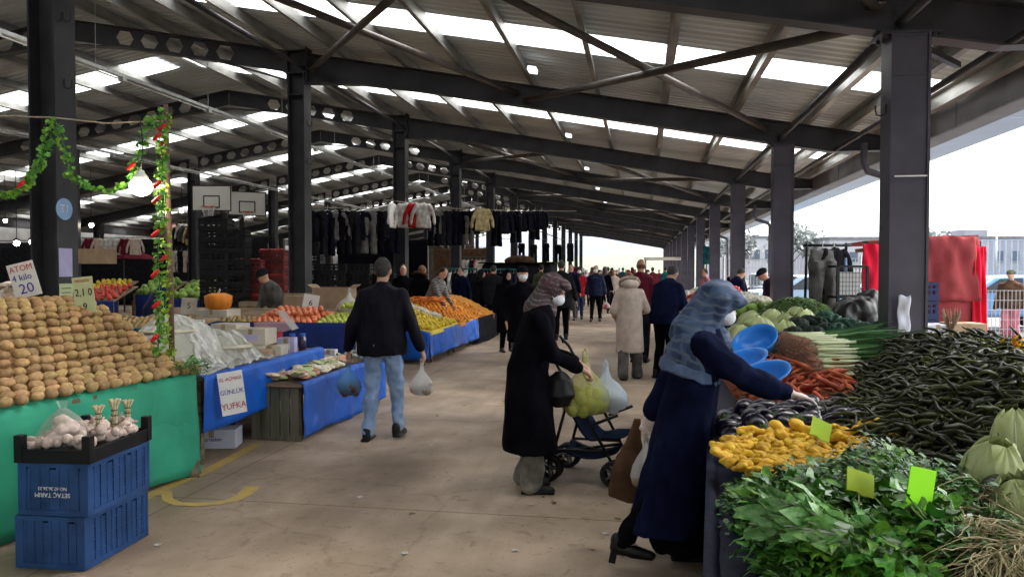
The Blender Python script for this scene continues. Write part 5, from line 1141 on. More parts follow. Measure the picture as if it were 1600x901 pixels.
o=moundmesh('leek_base',M_lg,1.20,1.75,5.08,6.5,lambda x,y:.88+.20*sstep(4.9,6.0,y),.03,.8); tag(o,'packed mass of leeks inside the stacked bundle','leeks')
# ---- cabbages / broccoli / beans
M_cab=mat('white_cabbage_leaf',(.40,.46,.17),.5,.3,5,.35,22,rand=.1,col2=(.50,.56,.30)); M_vein=mat('cabbage_vein',(.60,.64,.44),.5,.1)
def cabbage(seed,el=1):
    cab=[];b=MB(); b.ball((0,0,0),(.095,.095,.09*el),24,16); b.v=[tuple(Vector(v)*(1+.06*noise.noise(Vector(v)*14+Vector((seed,0,0))))) for v in b.v]; core=b.mesh('cabbage',M_cab,True)
    leaves=[]
    for k in range(5):
        b=MB(); a0=k*1.257+seed
        def fn(u,v):
            th=a0+(u-.5)*1.9*math.sin(PI*(.12+.8*v)); ph=-1.2+v*2.35; rr=.101+.006*k*.4+.010*abs(u-.5)*2+.004*v*v+.003*math.sin(u*22+seed)*v
            return (rr*math.cos(ph)*math.cos(th),rr*math.cos(ph)*math.sin(th),rr*math.sin(ph)*el)
        b.grid(fn,16,18); leaves.append(b.mesh('outer_leaf',M_cab,True))
    b=MB()
    for k in range(5):
        a0=k*1.257+seed; b.tube([((.104+.003*k*.4+.005*v*v)*math.cos(-1.2+v*2.3)*math.cos(a0),(.104+.003*k*.4+.005*v*v)*math.cos(-1.2+v*2.3)*math.sin(a0),(.106+.005*v*v)*math.sin(-1.2+v*2.3)*el) for v in [i/8 for i in range(9)]],[.006-.0006*i for i in range(9)],5)
    return core,leaves,b.mesh('vein',M_vein,True)
cabs=[cabbage(i) for i in range(2)]; nap=[cabbage(i+5,1.5) for i in range(2)]
def putcab(k,src,p,rot,s_,label,group,name='cabbage',cat='cabbage'):
    core,lv,vn=src[k%2]; o=obj(name,core,None,p,rot,(s_,)*3); tag(o,label,cat,group)
    for l_ in lv: obj('outer_leaf',l_,o)
    obj('vein',vn,o); return o
for k,(u,v,Z) in enumerate(((1185,520,7.2),(1208,503,8.0),(1232,510,7.7),(1250,503,8.2),(1160,528,7.0),(1198,535,6.9),(1225,525,7.3),(1175,507,7.9))):
    putcab(k,cabs,at(u,v,Z),(rnd.uniform(-.5,.5),rnd.uniform(-.5,.5),k),rnd.uniform(1.15,1.45),'round pale green cabbage in the row behind the carrots','round cabbages behind the carrots')
zz=lambda x,y:.9
putcab(0,nap,at(1555,745,2.5),(R(12),R(-14),1.0),.80,'tall white cabbage standing at the right, left one of the pair',None,'white_cabbage')
putcab(1,nap,at(1596,700,2.9),(R(8),R(12),2.0),.88,'tall white cabbage at the right edge behind the first',None,'white_cabbage')
putcab(0,nap,at(1606,800,2.25),(R(-10),R(18),3.0),.72,'round bellied white cabbage low at the right edge by the aubergines',None,'white_cabbage')
M_broc=mat('dark_broccoli',(.018,.032,.02),.8,.5,60,1,120); M_broc2=mat('blue_green_kale',(.03,.09,.06),.7,.5,30,1,100)
def florets(seed,m):
    b=MB(); r=random.Random(seed)
    for i in range(60):
        a=r.random()*6.28; ph=r.uniform(0,1.4); b.ball((.075*math.cos(ph)*math.cos(a),.075*math.cos(ph)*math.sin(a),.055*math.sin(ph)),r.uniform(.014,.024),8,6)
    b.ball((0,0,-.01),(.07,.07,.05)); b.tube([(0,0,-.01),(0,0,-.09)],[.03,.024],8)
    me=voxel(b,.008,1,'broccoli',.004,60,(1,1,1)); me.materials.append(m); return me
bm_=[florets(i,M_broc) for i in range(2)]; km_=[florets(i+4,M_broc2) for i in range(2)]
put('broccoli_head',bm_,'dark broccoli head in the heap right of the cabbages','broccoli','broccoli heads right of the cabbages',[at(u,v,Z) for u,v,Z in ((1245,512,7.4),(1262,505,7.6),(1278,508,7.5),(1290,518,7.2),(1258,522,7.0),(1272,524,6.9),(1240,525,6.9),(1222,545,6.4),(1230,560,6.2),(1215,560,6.1),(1225,535,6.6))],rot=lambda i:(rnd.uniform(-.4,.4),rnd.uniform(-.4,.4),i),scale=(1.1,1.4))
put('kale_head',km_,'blue green kale bunch heaped beyond the leeks','kale','kale bunches beyond the leeks',[at(u,v,Z) for u,v,Z in ((1300,505,7.6),(1318,510,7.4),(1308,518,7.1),(1292,500,7.8),(1335,515,7.2),(1350,520,7.0),(1368,518,7.1))],rot=lambda i:(rnd.uniform(-.4,.4),rnd.uniform(-.4,.4),i),scale=(1.1,1.5))
moundmesh('vegetable_bed',M_broc2,.95,2.2,6.6,9.8,lambda x,y:.92+.14*sstep(.9,2,x),.05,.7,noise_a=.05)
# fresh green bean heap
M_bean=mat('green_bean',(.07,.13,.03),.45,.4,8,rand=.25); b=MB(); r=random.Random(4)
for i in range(1400):
    a=r.random()*6.28; q=math.sqrt(r.random()); x=1.72+.48*q*math.cos(a); y=9.1+.55*q*math.sin(a); z=1.0+.27*(1-q*q)+r.uniform(-.01,.02); t=r.random()*3.14; L=r.uniform(.05,.09)
    dx,dy=L*math.cos(t),L*math.sin(t); b.tube([(x-dx,y-dy,z),(x,y,z+.02),(x+dx,y+dy,z-.005)],[.003,.006,.003],5)
b.ball((1.72,9.1,1.0),(.46,.52,.24),24,12)
tag(b.build('green_bean_heap',M_bean,None,True),'mound of long green beans at the far end of the vegetable stall','green beans',None,'stuff')
# ---- leafy greens in the foreground
def leafblade(b,p,d,up,L,w_,fold=.3,curl=.3,n=4,rip=.25):
    d=Vector(d).normalized(); x=d.cross(Vector(up)); x=x.normalized() if x.length>1e-4 else Vector((1,0,0)); u=x.cross(d)
    vs=[]; wp=[.12,.75,1,.7,.05]
    for j in range(n+1):
        t=j/n; c=Vector(p)+d*L*t+u*(-curl*L*t*t); ww=w_*wp[int(t*4)]
        k1,k2=(rnd.uniform(-rip,rip)*w_,rnd.uniform(-rip,rip)*w_) if n>2 else (0,0); vs+= [c-x*ww+u*(fold*ww+k1),c,c+x*ww+u*(fold*ww+k2)]
    b.add(vs,[(3*j+k,3*j+k+1,3*j+k+4,3*j+k+3) for j in range(n) for k in range(2)])
def greenmat(name,c,c2): return mat(name,c,.33,.4,38,.3,90,rand=.42,huevar=.02,spec=.55,col2=c2)
M_pars=greenmat('parsley_leaf',(.10,.27,.03),(.022,.085,.018)); M_spin=greenmat('spinach_leaf',(.13,.36,.03),(.03,.13,.022)); M_let=greenmat('romaine_leaf',(.26,.48,.14),(.09,.27,.05)); M_dill=greenmat('dill_frond',(.025,.10,.025),(.045,.16,.03)); M_rib=mat('white_leaf_rib',(.48,.56,.42),.4,.15,10)
def bunch(kind,seed):
    r=random.Random(seed); b=MB(); s=MB()
    if kind=='parsley':
        for i in range(26):
            a=r.gauss(0,.55); e=r.uniform(-.05,.7); L=r.uniform(.12,.2); d=Vector((math.cos(a)*math.cos(e),math.sin(a)*math.cos(e),math.sin(e)))
            tip=d*L; s.tube([(0,0,0),d*L*.5+Vector((0,0,.01)),tip],.0018,4)
            for k in range(9):
                q=tip+Vector((r.gauss(0,.018),r.gauss(0,.018),r.gauss(0,.012))); aa=r.random()*6.28; leafblade(b,q,(math.cos(aa),math.sin(aa),r.uniform(-.4,.5)),(0,0,1),r.uniform(.018,.03),r.uniform(.008,.013),r.uniform(-.3,.5),r.uniform(0,.6))
    elif kind=='spinach':
        for i in range(34):
            a=r.gauss(0,.7); e=r.uniform(-.05,.6); L=r.uniform(.08,.15); d=Vector((math.cos(a)*math.cos(e),math.sin(a)*math.cos(e),math.sin(e)))
            s.tube([(0,0,0),d*L],.0028,5); leafblade(b,d*L,d+Vector((0,0,r.uniform(-.4,.3))),(r.uniform(-.3,.3),r.uniform(-.3,.3),1),r.uniform(.035,.065),r.uniform(.013,.024),r.uniform(-.4,.6),r.uniform(0,.9),4,.5)
    elif kind=='romaine':
        for i in range(16):
            a=i*2.4; lay=i/16; d=Vector((1,.35*math.cos(a)*(1-lay*.3),.30*math.sin(a)*(1-lay*.3))); up=Vector((0,math.cos(a),math.sin(a)))
            L=r.uniform(.14,.22); p=Vector((0,.02*math.cos(a),.02*math.sin(a))); leafblade(b,p,d,up,L,r.uniform(.028,.042),.5,-.1+r.uniform(-.3,.5),4,.6); s.tube([p+up*.004,p+d.normalized()*L*.5+up*.008,p+d.normalized()*L*.85+up*.016],[.009,.005,.002],6)
    elif kind=='dill':
        for i in range(34):
            a=r.gauss(0,.4); e=r.uniform(-.05,.6); L=r.uniform(.14,.24); d=Vector((math.cos(a)*math.cos(e),math.sin(a)*math.cos(e),math.sin(e)))
            s.tube([(0,0,0),d*L],.0018,4)
            for k in range(16):
                t=.4+.6*k/16; q=d*L*t; aa=r.random()*6.28; leafblade(b,q,d+Vector((math.cos(aa)*.8,math.sin(aa)*.8,r.uniform(-.3,.8))),(0,0,1),r.uniform(.02,.04),.0022,0,.2,2)
    return b,s
KM={'parsley':(M_pars,M_pars),'spinach':(M_spin,M_let),'romaine':(M_let,M_rib),'dill':(M_dill,M_dill)}
BM={}
for k,(ml,ms) in KM.items():
    BM[k]=[]
    for i in range(3): b,s=bunch(k,i+11); BM[k].append((b.mesh('leaves',ml,True),s.mesh('stems',ms,True)))
def putbunch(kind,p,rot,s_,label,group):
    l_,st_=BM[kind][rnd.randrange(3)]; o=thing(kind+'_bunch',label,kind+' bunch',p,0,group); o.rotation_euler=rot; o.scale=(s_,)*3
    q=obj('leaves',l_,o); q['kind']='stuff'; obj('stems',st_,o)
def zg(x,y): return .70+.12*sstep(.3,1.2,x)-.05*sstep(2.85,3.1,y)*(1-sstep(.9,1.1,x))
for i in range(62):
    x=rnd.uniform(.46,1.08); y=rnd.uniform(2.5,3.02); putbunch('parsley',(x,y,zg(x,y)+rnd.uniform(0,.04)),(rnd.uniform(-.3,.3),rnd.uniform(-.4,.1),rnd.uniform(1.8,4.4)),rnd.uniform(.85,1.15),'leafy parsley bunch in the dark green bank below the yellow mushrooms','parsley bunches in the foreground')
for i in range(56):
    x=rnd.uniform(.44,.92); y=rnd.uniform(2.15,2.8); putbunch('spinach',(x,y,zg(x,y)+.02+rnd.uniform(0,.08)),(rnd.uniform(-.3,.3),rnd.uniform(-.5,.1),rnd.uniform(1.8,4.6)),rnd.uniform(.85,1.2),'broad leaved spinach bunch at the front edge of the stall','spinach bunches in the foreground')
for i,(x,y) in enumerate(((.46,2.30),(.56,2.26),(.50,2.18),(.62,2.18),(.44,2.24),(.54,2.12),(.66,2.12))):
    putbunch('romaine',(x,y,.885+.02*(i%3)),(rnd.uniform(-.3,.3),rnd.uniform(-.2,.1),2.6+rnd.uniform(-.6,.6)),rnd.uniform(.7,.9),'pale ribbed romaine lettuce at the bottom corner of the stall','romaine lettuces at the bottom')
for i in range(24):
    x=rnd.uniform(.9,1.3); y=rnd.uniform(2.55,2.95); putbunch('dill',(x,y,zg(x,y)+.0+rnd.uniform(0,.04)),(rnd.uniform(-.3,.3),rnd.uniform(.0,.4),rnd.uniform(0,6.2)),rnd.uniform(.6,.8),'feathery dill bunch around the neon green price cards','dill bunches around the price cards')
M_under=mat('shaded_gap_greens',(.012,.03,.01),.8,.5,30,.5)  # near-black green paints in the shade of the gaps between leaves
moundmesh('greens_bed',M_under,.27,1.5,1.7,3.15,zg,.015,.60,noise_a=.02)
# overhanging greens at the stall end of the potato heap
putbunch('parsley',(-3.50,5.45,.83),(0,0,-.4),.9,'small parsley bunch at the corner of the potato stall',None); putbunch('spinach',(-3.58,5.52,.84),(0,-.2,.5),.8,'leafy green bunch at the foot of the ivy by the potatoes',None)
# ---- white roots of bunched herbs
M_root=mat('pale_root',(.50,.43,.25),.7,.25,20); M_rootr=mat('reddish_root',(.40,.16,.09),.7,.3,20)
def rootbunch(seed,n=34):
    r=random.Random(seed); b=MB()
    for i in range(n):
        a=r.gauss(0,.55); e=r.uniform(-.35,.3); L=r.uniform(.08,.24); p=Vector((0,r.gauss(0,.02),r.gauss(0,.012))); pts=[p]; d=Vector((math.cos(a)*math.cos(e),math.sin(a)*math.cos(e),math.sin(e)))
        for k in range(6): d=(d+Vector((r.gauss(0,.28),r.gauss(0,.28),r.gauss(0,.2)-.12))).normalized(); p=p+d*L/6; pts.append(p)
        b.tube(pts,[.0021,.002,.0018,.0016,.0013,.001,.0006],5)
    return b
rb_=[rootbunch(i) for i in range(4)]
rbm=[x.mesh('roots',M_root,True) for x in rb_]; rbr=rootbunch(9,60).mesh('roots',M_rootr,True)
for i in range(44):
    x=rnd.uniform(.84,1.40); y=rnd.uniform(1.98,2.52); o=thing('herb_bundle','herb bundle showing its tangled pale roots at the bottom right','herb bundle',(x,y,zg(x,y)+.08+rnd.uniform(0,.06)),0,'herb bundles with roots showing'); o.rotation_euler=(rnd.uniform(-.3,.3),rnd.uniform(-.4,.3),rnd.gauss(-2.2,.6)); q=obj('roots',rbm[i%4],o); q['kind']='stuff'
    l_,st_=BM['dill'][i%3]; obj('leaves',BM['parsley'][i%3][0],o,(.0,0,-.03),(0,.3,PI),(.6,.6,.6))['kind']='stuff'
for i,(x,y) in enumerate(((1.22,2.22),(1.30,2.2),(.93,2.16),(1.12,2.08))):
    o=thing('herb_bundle','herb bundle with reddish roots lying near the bottom right corner','herb bundle',(x,y,.90),0,'herb bundles with reddish roots'); o.rotation_euler=(0,0,rnd.uniform(-3,-1.5)); o.scale=(.7,.7,.7); obj('roots',rbr,o)['kind']='stuff'
# ---- neon price cards
M_neon=mat('neon_green_card',(.36,.95,.02),.6,.03,3); M_neond=mat('yellow_green_card',(.38,.50,.03),.6,.1,3)
def card(label,c,w_,h_,rot,m):
    s=thing('price_card',label,'price card',c); s.rotation_euler=rot; b=MB(); b.prism([(-w_/2,-h_/2*.9),(-w_/2*.3,-h_/2*.8),(w_/2*.1,-h_/2),(w_/2*.95,-h_/2*.95),(w_/2,h_/2*.96),(-w_/2*.96,h_/2)],'y',-.002,.002); b.build('card',m,s)
    b=MB(); b.tube([(0,.006,h_*.2),(.0,.008,-h_*1.1)],.0025,5); b.build('stick',M_stalk,s)
card('bright neon green price card standing upright in the dill, rightmost of three',at(1443,765,2.12),.085,.115,(R(-5),R(12),TH+.2),M_neon)
card('dull yellow green price card leaning back in the dill below the chillies',at(1348,756,2.25),.09,.075,(R(-30),R(18),TH+.1),M_neond)
card('yellow green price card stuck behind the yellow mushrooms',at(1285,672,3.35),.10,.09,(R(-25),R(24),TH+.1),mat('lime_card',(.42,.62,.04),.6,.1,3))
# yellow feathery plant tip at the right edge, dry stick bundle on top of the heap
M_yfl=mat('yellow_plastic_flowers',(.75,.40,.01),.6,.3,30)
yb_=MB(); r=random.Random(3)
for i in range(90): 
    p=Vector((r.gauss(0,.03),r.gauss(0,.03),r.uniform(-.09,.12))); aa=r.random()*6.28; leafblade(yb_,p,(math.cos(aa),math.sin(aa),-.9),(0,0,1),.07,.009,.2,.2,4)
o=yb_.build('yellow_tassel',M_yfl,None); o.location=at(1597,560,3.9); tag(o,'bright yellow orange tassel at the right edge above the chillies','tassel')
db=thing('dry_herb_bunch','bunch of dry brown twigs tied with string standing on the chillies','dry herb bunch',at(1487,530,4.6)); b=MB(); r=random.Random(6)
for i in range(40): a=r.random()*6.28; b.tube([(0,0,-.04),(.012*math.cos(a),.012*math.sin(a),.05),(.05*math.cos(a),.05*math.sin(a),.15+r.uniform(-.02,.04))],.002,4); b.tube([(0,0,-.02),(.06*math.cos(a),.06*math.sin(a),.0),(.13*math.cos(a),.13*math.sin(a),-.05)],.002,4)
b.build('twigs',M_card,db)
HAZE=False
# ================================================================= background left / centre
wl=MB(); wl.box((-27.2,28,2.4),(.25,112,4.8)); wl.box((-27.05,28,.5),(.1,112,1.0)); o=wl.build('added_side_wall',mat('added_dark_wall',(.10,.10,.095),.8,.3,2,.2),None); tag(o,'added dark wall keeping daylight out of the left side of the market','wall')  # wall added to darken the open left side
wl=MB(); wl.box((-22.6,82.5,2.2),(9,.25,4.4)); o=wl.build('added_end_wall',mat('added_grey_wall',(.14,.14,.13),.8,.3,2,.2),None); tag(o,'added grey wall blocking daylight at the far left corner of the market','wall')  # added with the side wall to shut off the bright corner
def screen(label,x0,x1,y,z0,z1,m):  # dark sheets added to darken the background on the left
    s=thing('hanging_tarpaulin',label,'tarpaulin',((x0+x1)/2,y,z1)); b=MB()
    b.grid(lambda u,v:((x0-x1)/2+(x1-x0)*u,.06*math.sin(u*20)*v+.05*noise.noise(Vector((u*8,v*4,y))),-(z1-z0)*v-.06*math.sin(u*PI)*(1-v)),40,10); b.build('sheet',m,s,True,solid=.01)
    b=MB(); b.tube([((x0-x1)/2-.3,0,.02),((x1-x0)/2+.3,0,.02)],.02,6); b.build('rail',M_steel,s)
screen('added dark tarpaulin screen darkening behind the far left stalls',-25,-15.9,31,0,3.0,M_char)
screen('added black sheet darkening the middle aisle beyond the crates',-15.2,-10.5,37,.2,3.1,M_black)
screen('added grey tarpaulin screen darkening the far left behind the lamps',-26,-20,24,0,2.6,M_char)
screen('added brown tarpaulin darkening behind the clothes rails',-13.5,-9.8,49,.2,3.0,M_brown)
# crates ------------------------------------------------------
kc=MB(); 
def lowcrate(w,d,h,m):
    b=MB(); t=.012
    for s in(-1,1):
        for z,hh in((h*.2,h*.34),(h*.62,.03),(h-.02,.04)):
            b.box((s*(w/2-t/2),0,z),(t,d,hh)); b.box((0,s*(d/2-t/2),z),(w-2*t-.001,t,hh))
        for i in range(6): b.box((s*(w/2-t),(-.5+i/5)*(d-.06),h/2),(t*.9,.03,h*.96)); b.box(((-.5+i/5)*(w-.06),s*(d/2-t),h/2),(.03,t*.9,h*.96))
    b.box((0,0,.008),(w-.03,d-.03,.01)); return b.mesh('produce_crate',m)
KC=lowcrate(.58,.38,.215,M_kcrate); M_rcrate=mat('red_brown_crate',(.14,.03,.03),.5,.3); RC=lowcrate(.5,.36,.20,M_rcrate); M_wcr=mat('pale_wood_crate',(.34,.26,.16),.8,.3,6); WC=lowcrate(.5,.32,.17,M_wcr)
def stack(me,x,y,n,h,where,grp,rz=0,z0=.004,cat='crate'):
    for k in range(n):
        pos='lowest' if k==0 else 'topmost' if k==n-1 else '%s from the floor'%(('second','third','fourth','fifth','sixth','seventh','eighth','ninth','tenth','eleventh')[k-1])
        o=obj(me.name.split('.')[0],me,None,(x+rnd.uniform(-.015,.015),y+rnd.uniform(-.015,.015),z0+k*(h+.001)),(0,0,rz+rnd.uniform(-.04,.04))); tag(o,'%s crate, %s'%(where,pos),cat,grp)
def pl(px_,Z): q=at(px_,420,Z); return q[0],q[1]
for px_,Z,n,w_ in((340,15.2,12,'black crate in the tall stack below the left basketball hoop'),(366,15.2,11,'black crate in stack just left of the red crates')): x,y=pl(px_,Z); stack(KC,x,y,n,.215,w_,'tall black crate stacks below the hoops',TH)
for i,(px_,Z,n) in enumerate(((484,17.4,9),(521,17,8),(560,17.2,8),(598,17.6,7))): x,y=pl(px_,Z); stack(KC,x,y,n,.215,'black crate in %s stack behind the walking man'%('leftmost','second','third','rightmost')[i],'black crate stacks behind the man',TH)
x,y=pl(392,15.6); stack(RC,x,y,9,.20,'red crate in the shorter stack beside the vendor','red crate stacks',TH); x,y=pl(429,16); stack(RC,x,y,10,.20,'red crate in the taller stack beside the column','red crate stacks',TH)
M_rfr=mat('red_fruit_skin',(.50,.04,.03),.35,.3,8,rand=.25); mrf=[lump('tomato',M_rfr,(.045,.045,.038),i,.05,12,8) for i in range(2)]
for px_,Z,n in((392,15.6,9),(429,16,10)):
    x,y=pl(px_,Z)
    for k in range(n):
        for i in range(7): a=-.21+.07*i; o=obj('tomato',mrf[i%2],None,(x+a*CT,y-.13+a*ST,.10+k*.201+.085*(k==n-1)),(rnd.random(),rnd.random(),0)); tag(o,'bright red tomato showing in the %s red crate stack'%('shorter' if n==9 else 'taller'),'tomato','tomatoes in the red crates %s'%('left' if n==9 else 'right'))
x,y=pl(398,13.9); stack(WC,x,y,6,.17,'pale wooden crate stacked in front of the red crates','pale wooden crates',TH); x,y=pl(468,13.2); stack(WC,x,y,7,.17,'pale wooden crate stacked by the big column','pale wooden crates by the column',TH)
# basketball hoops ---------------------------------------------
M_board=mat('white_backboard',(.55,.55,.50),.4,.06,2); M_line=mat('black_line',(.02,.02,.02),.5,.1); M_rim=mat('red_rim',(.5,.06,.03),.4,.1); M_netw=mat('white_net_cord',(.6,.6,.6),.8,.1)
def hoop(label,px_,zc_,Z,w_,h_,rz):
    x,y=pl(px_,Z); t=thing('basketball_hoop',label,'basketball hoop',(x,y,0),rz)
    b=MB(); b.box((0,0,zc_),(w_,.04,h_)); bo=b.build('backboard',M_board,t)
    b=MB()
    for s in(-1,1): b.box((s*(w_/2-.02),-.0225,zc_),(.04,.003,h_)); b.box((0,-.0225,zc_+s*(h_/2-.02)),(w_-.082,.003,.04)); b.box((s*.26,-.0225,zc_-.12),(.04,.003,.42)); b.box((0,-.0225,zc_-.12+s*.19),(.478,.003,.04))
    b.build('markings',M_line,bo)
    b=MB(); b.tube([(.225*math.cos(a),-.30+.225*math.sin(a),zc_-h_/2+.13) for a in [2*PI*i/24 for i in range(25)]],.012,6); b.box((0,-.05,zc_-h_/2+.13),(.14,.08,.05)); b.build('rim',M_rim,t,True)
    b=MB()
    for i in range(12):
        for s in(-1,1):
            a0=2*PI*i/12; b.tube([(.22*(1-.13*k)*math.cos(a0+s*.26*k),-.30+.22*(1-.13*k)*math.sin(a0+s*.26*k),zc_-h_/2+.13-.1*k) for k in range(4)],.006,4)
    b.build('net',M_netw,t)
    b=MB(); b.bar((0,.02,zc_),(0,1.2,zc_-.5),.1,.1); b.bar((0,1.2,zc_-.4),(0,1.6,0),.16,.16,(0,1,0)); b.box((0,1.5,.1),(1.0,1.6,.2)); b.build('post',M_steel,t)
hoop('white basketball hoop and backboard facing the camera, leftmost','332' and 332,4.0,26,1.34,.88,TH)
hoop('second white backboard just right of the leftmost hoop, turned aside',387,3.9,27,1.30,.86,TH+.5)
hoop('small far basketball hoop between the hanging clothes',694,4.1,68,1.0,1.0,TH)
# clothes --------------------------------------------------------
def shirt(seed,L=.68,sl=.5):
    b=MB(); b.loft([((0,0,0),(.08,.03)),((0,0,-.04),(.20,.045)),((0,0,-.3),(.21,.055)),((0,0,-L),(.23,.06))],18)
    for s in(-1,1): b.cap((s*.17,0,-.06),(s*.30,0,-.06-sl*.5),.065,.05,10); b.cap((s*.30,0,-.06-sl*.5),(s*.33,.01,-.06-sl),.05,.045,10)
    return voxel(b,.022,2,'shirt',.018,10,(1,1,.4))
def pants(seed):
    b=MB(); b.loft([((0,0,0),(.19,.04)),((0,0,-.25),(.21,.06))],18)
    for s in(-1,1): b.tube([(s*.09,0,-.15),(s*.10,0,-.55),(s*.11,0,-1.0)],[.10,.085,.085],12)
    return voxel(b,.022,2,'trousers',.018,10,(1,1,.4))
hg=MB(); hg.tube([(-.2,0,-.06),(0,0,.03),(.2,0,-.06)],.008,5); hg.tube([(0,0,.03),(0,0,.09),(.02,0,.11),(0,0,.13)],.005,5); HG=hg.mesh('hanger',M_tray)
SH,PA=shirt(1),pants(1)
GM={}
def garment(kind,m,p,rz,label,group=None,s_=1):
    k=(kind,m.name)
    if k not in GM: me=(SH if kind=='shirt' else PA).copy(); me.materials.clear(); me.materials.append(m); me.name=kind; GM[k]=me
    o=obj('hanging_'+kind,GM[k],None,p,(0,0,rz),(s_,s_,s_)); tag(o,label,kind if kind=='shirt' else 'trousers',group); obj('hanger',HG,o); return o
M_navg=cloth('faded_navy_cloth',(.007,.008,.014)); dark=[M_black,M_char,M_navg,M_grey,M_char]
M_cream=cloth('cream_knit',(.55,.48,.25)); M_white=cloth('white_cotton',(.55,.55,.53)); M_dg=cloth('dark_green_cloth',(.02,.06,.04))
def line(p0,p1,label): ropeobj([p0,tuple((Vector(p0)+Vector(p1))/2-Vector((0,0,.03))),p1],.008,label,M_rope)
for i in range(11):
    u=486+13*i; Z=18+.15*i; k='trousers' if i%3 else 'shirt'; garment(k,dark[i%4],at(u,330,Z),TH+rnd.uniform(.3,1.0),'dark garment hanging on the line above the black crate stacks','dark clothes above the black crates',1.05)
line(at(440,322,18),at(640,326,20),'clothes line above the black crate stacks')
for i,(u,m,k,lb) in enumerate(((634,M_white,'shirt','long white shirt hanging beside the third column'),(650,M_red,'shirt','red top hanging between white shirts by the third column'),(661,M_white,'shirt','white top with pale sleeves right of the red top'),(614,M_paper,'shirt','white shirt seen edge-on left of the third column'))):
    garment(k,m,at(u,318,17.5),TH+(.2 if i!=3 else 1.4),lb,None,.82)
line(at(600,312,17.6),at(760,330,22),'clothes line carrying the white and red tops')
for i in range(8): u=678+9*i; garment('shirt' if i%2 else 'trousers',dark[(i*3)%5],at(u,330,20+.1*i),TH+rnd.uniform(-.3,1),'dark garment hanging between the white tops and the cream shirt','dark clothes left of the cream shirt',.9)
garment('shirt',M_cream,at(754,326,20),TH,'cream yellow long sleeved shirt hanging alone among dark clothes',None,.85)
for i in range(8): u=776+10*i; garment('trousers' if i%3==0 else 'shirt',dark[(i*2)%4],at(u,330,22+.3*i),TH+rnd.uniform(-.3,1),'dark garment hanging on the line right of the cream shirt','dark clothes right of the cream shirt',1.0-.02*i)
line(at(670,325,20),at(900,330,26),'clothes line running right past the cream shirt')
for i in range(5): u=815+19*i; garment('trousers',dark[i%3],at(u,380+2*(i%2),34),TH+rnd.uniform(-.3,.3),'distant pair of dark trousers hanging against the bright opening','distant dark trousers',.8)
line(at(735,372,34),at(925,374,34),'distant clothes line against the bright end of the hall')
cols_=[M_pink,M_white,M_mar,M_beige,M_grey,M_teal,M_char,M_cream]
for i in range(12): u=268+6*i; garment('shirt',cols_[(i*3)%8],at(u,350+(i%3)*3,30),TH+1.1,'coloured top on the rail under the left hoop','coloured tops under the left hoop',1.0)
for i in range(6): u=275+9*i; garment('trousers',cols_[(i*5+1)%8],at(u,392,29),TH+rnd.uniform(0,1),'coloured trousers on the lower rail left of the black crates','coloured trousers left of the black crates',.8)
for i in range(7): u=128+14*i; garment('shirt',(M_white,M_mar,M_beige,M_white)[i%4],at(u,373,26),TH+rnd.uniform(0,.5),'pale or red top hanging far behind the greens stall','tops hanging behind the greens stall',.8)
line(at(100,371,26),at(240,372,26),'clothes line far behind the greens stall'); line(at(258,348,30),at(345,352,30),'rail line under the left hoop')
# clothes racks with turquoise rails behind the citrus stall
def rack(label,px0,px1,Z,zt,m,rail,n,hm,grp):
    a=at(px0,420,Z); c=at(px1,420,Z); t=thing('clothes_rack',label,'clothes rack',(0,0,0)); b=MB(); b.tube([(a[0],a[1],zt),(c[0],c[1],zt)],.03,8); b.build('rail',rail,t)
    for q in(a,c): b=MB(); b.tube([(q[0],q[1],zt),(q[0],q[1],0)],.025,8); b.build('post',M_steel,t)
    for i in range(n):
        f=(i+.5)/n; garment('trousers' if i%2 else 'shirt',hm[(i*3)%len(hm)],(a[0]+(c[0]-a[0])*f,a[1]+(c[1]-a[1])*f,zt-.12),TH+1.0+rnd.uniform(-.3,.3),'garment on the '+grp,grp,.9)
rack('clothes rack with turquoise top rail behind the citrus stall',690,745,24,1.62,None,M_teal,9,[M_black,M_char,M_white,M_navy],'turquoise rack behind the citrus stall')
rack('second clothes rack with turquoise rail nearer the aisle',752,806,26,1.60,None,M_teal,8,[M_black,M_navy,M_mar,M_char],'second turquoise rack near the aisle')
rack('low rack of light coloured clothes beyond the turquoise racks',722,760,32,2.1,None,M_steel,6,[M_beige,M_pink,M_char,M_white],'light coloured clothes rack')
# black covered stand with basket
bs=thing('market_stall','stall under a black cover topped with a brown basket beside the aisle','market stall',pl(812,27)+(0,)); b=MB(); b.box((0,0,.9),(2.4,1.6,1.8)); b.build('stall_body',M_char,bs,bevel=.1); b=MB(); b.ball((0,0,1.90),(.55,.4,.2),16,10); b.build('basket',M_brown,bs,True)
b=MB(); b.grid(lambda u,v:(-1.3+2.6*u,-.9+1.8*v,1.82+.05*noise.noise(Vector((u*6,v*6,0)))),16,12); b.build('cover',M_black,bs,True,solid=.02)
# goods tables behind citrus
gt=thing('goods_table','table of small coloured wares behind the citrus stall','table',(0,0,0)); table(gt,-7.4,-5.2,19.6,21,.95); drape('tarpaulin',M_dblue,gt,(-7.4,19.58),(-5.2,19.58),.96,.1,.02,2,1)
for i in range(40):
    x=rnd.uniform(-7.3,-5.3); y=rnd.uniform(19.7,20.9); me_=[M_white,M_mar,M_navy,M_pink,M_teal,M_grey][i%6]; b=MB(); b.ball((0,0,0),(.12,.09,.05),10,6); o=b.build('folded_cloth',me_,None,True); o.location=(x,y,1.02+rnd.uniform(0,.1)); tag(o,'small folded garment on the wares table behind the citrus stall','garment','folded garments on the wares table')
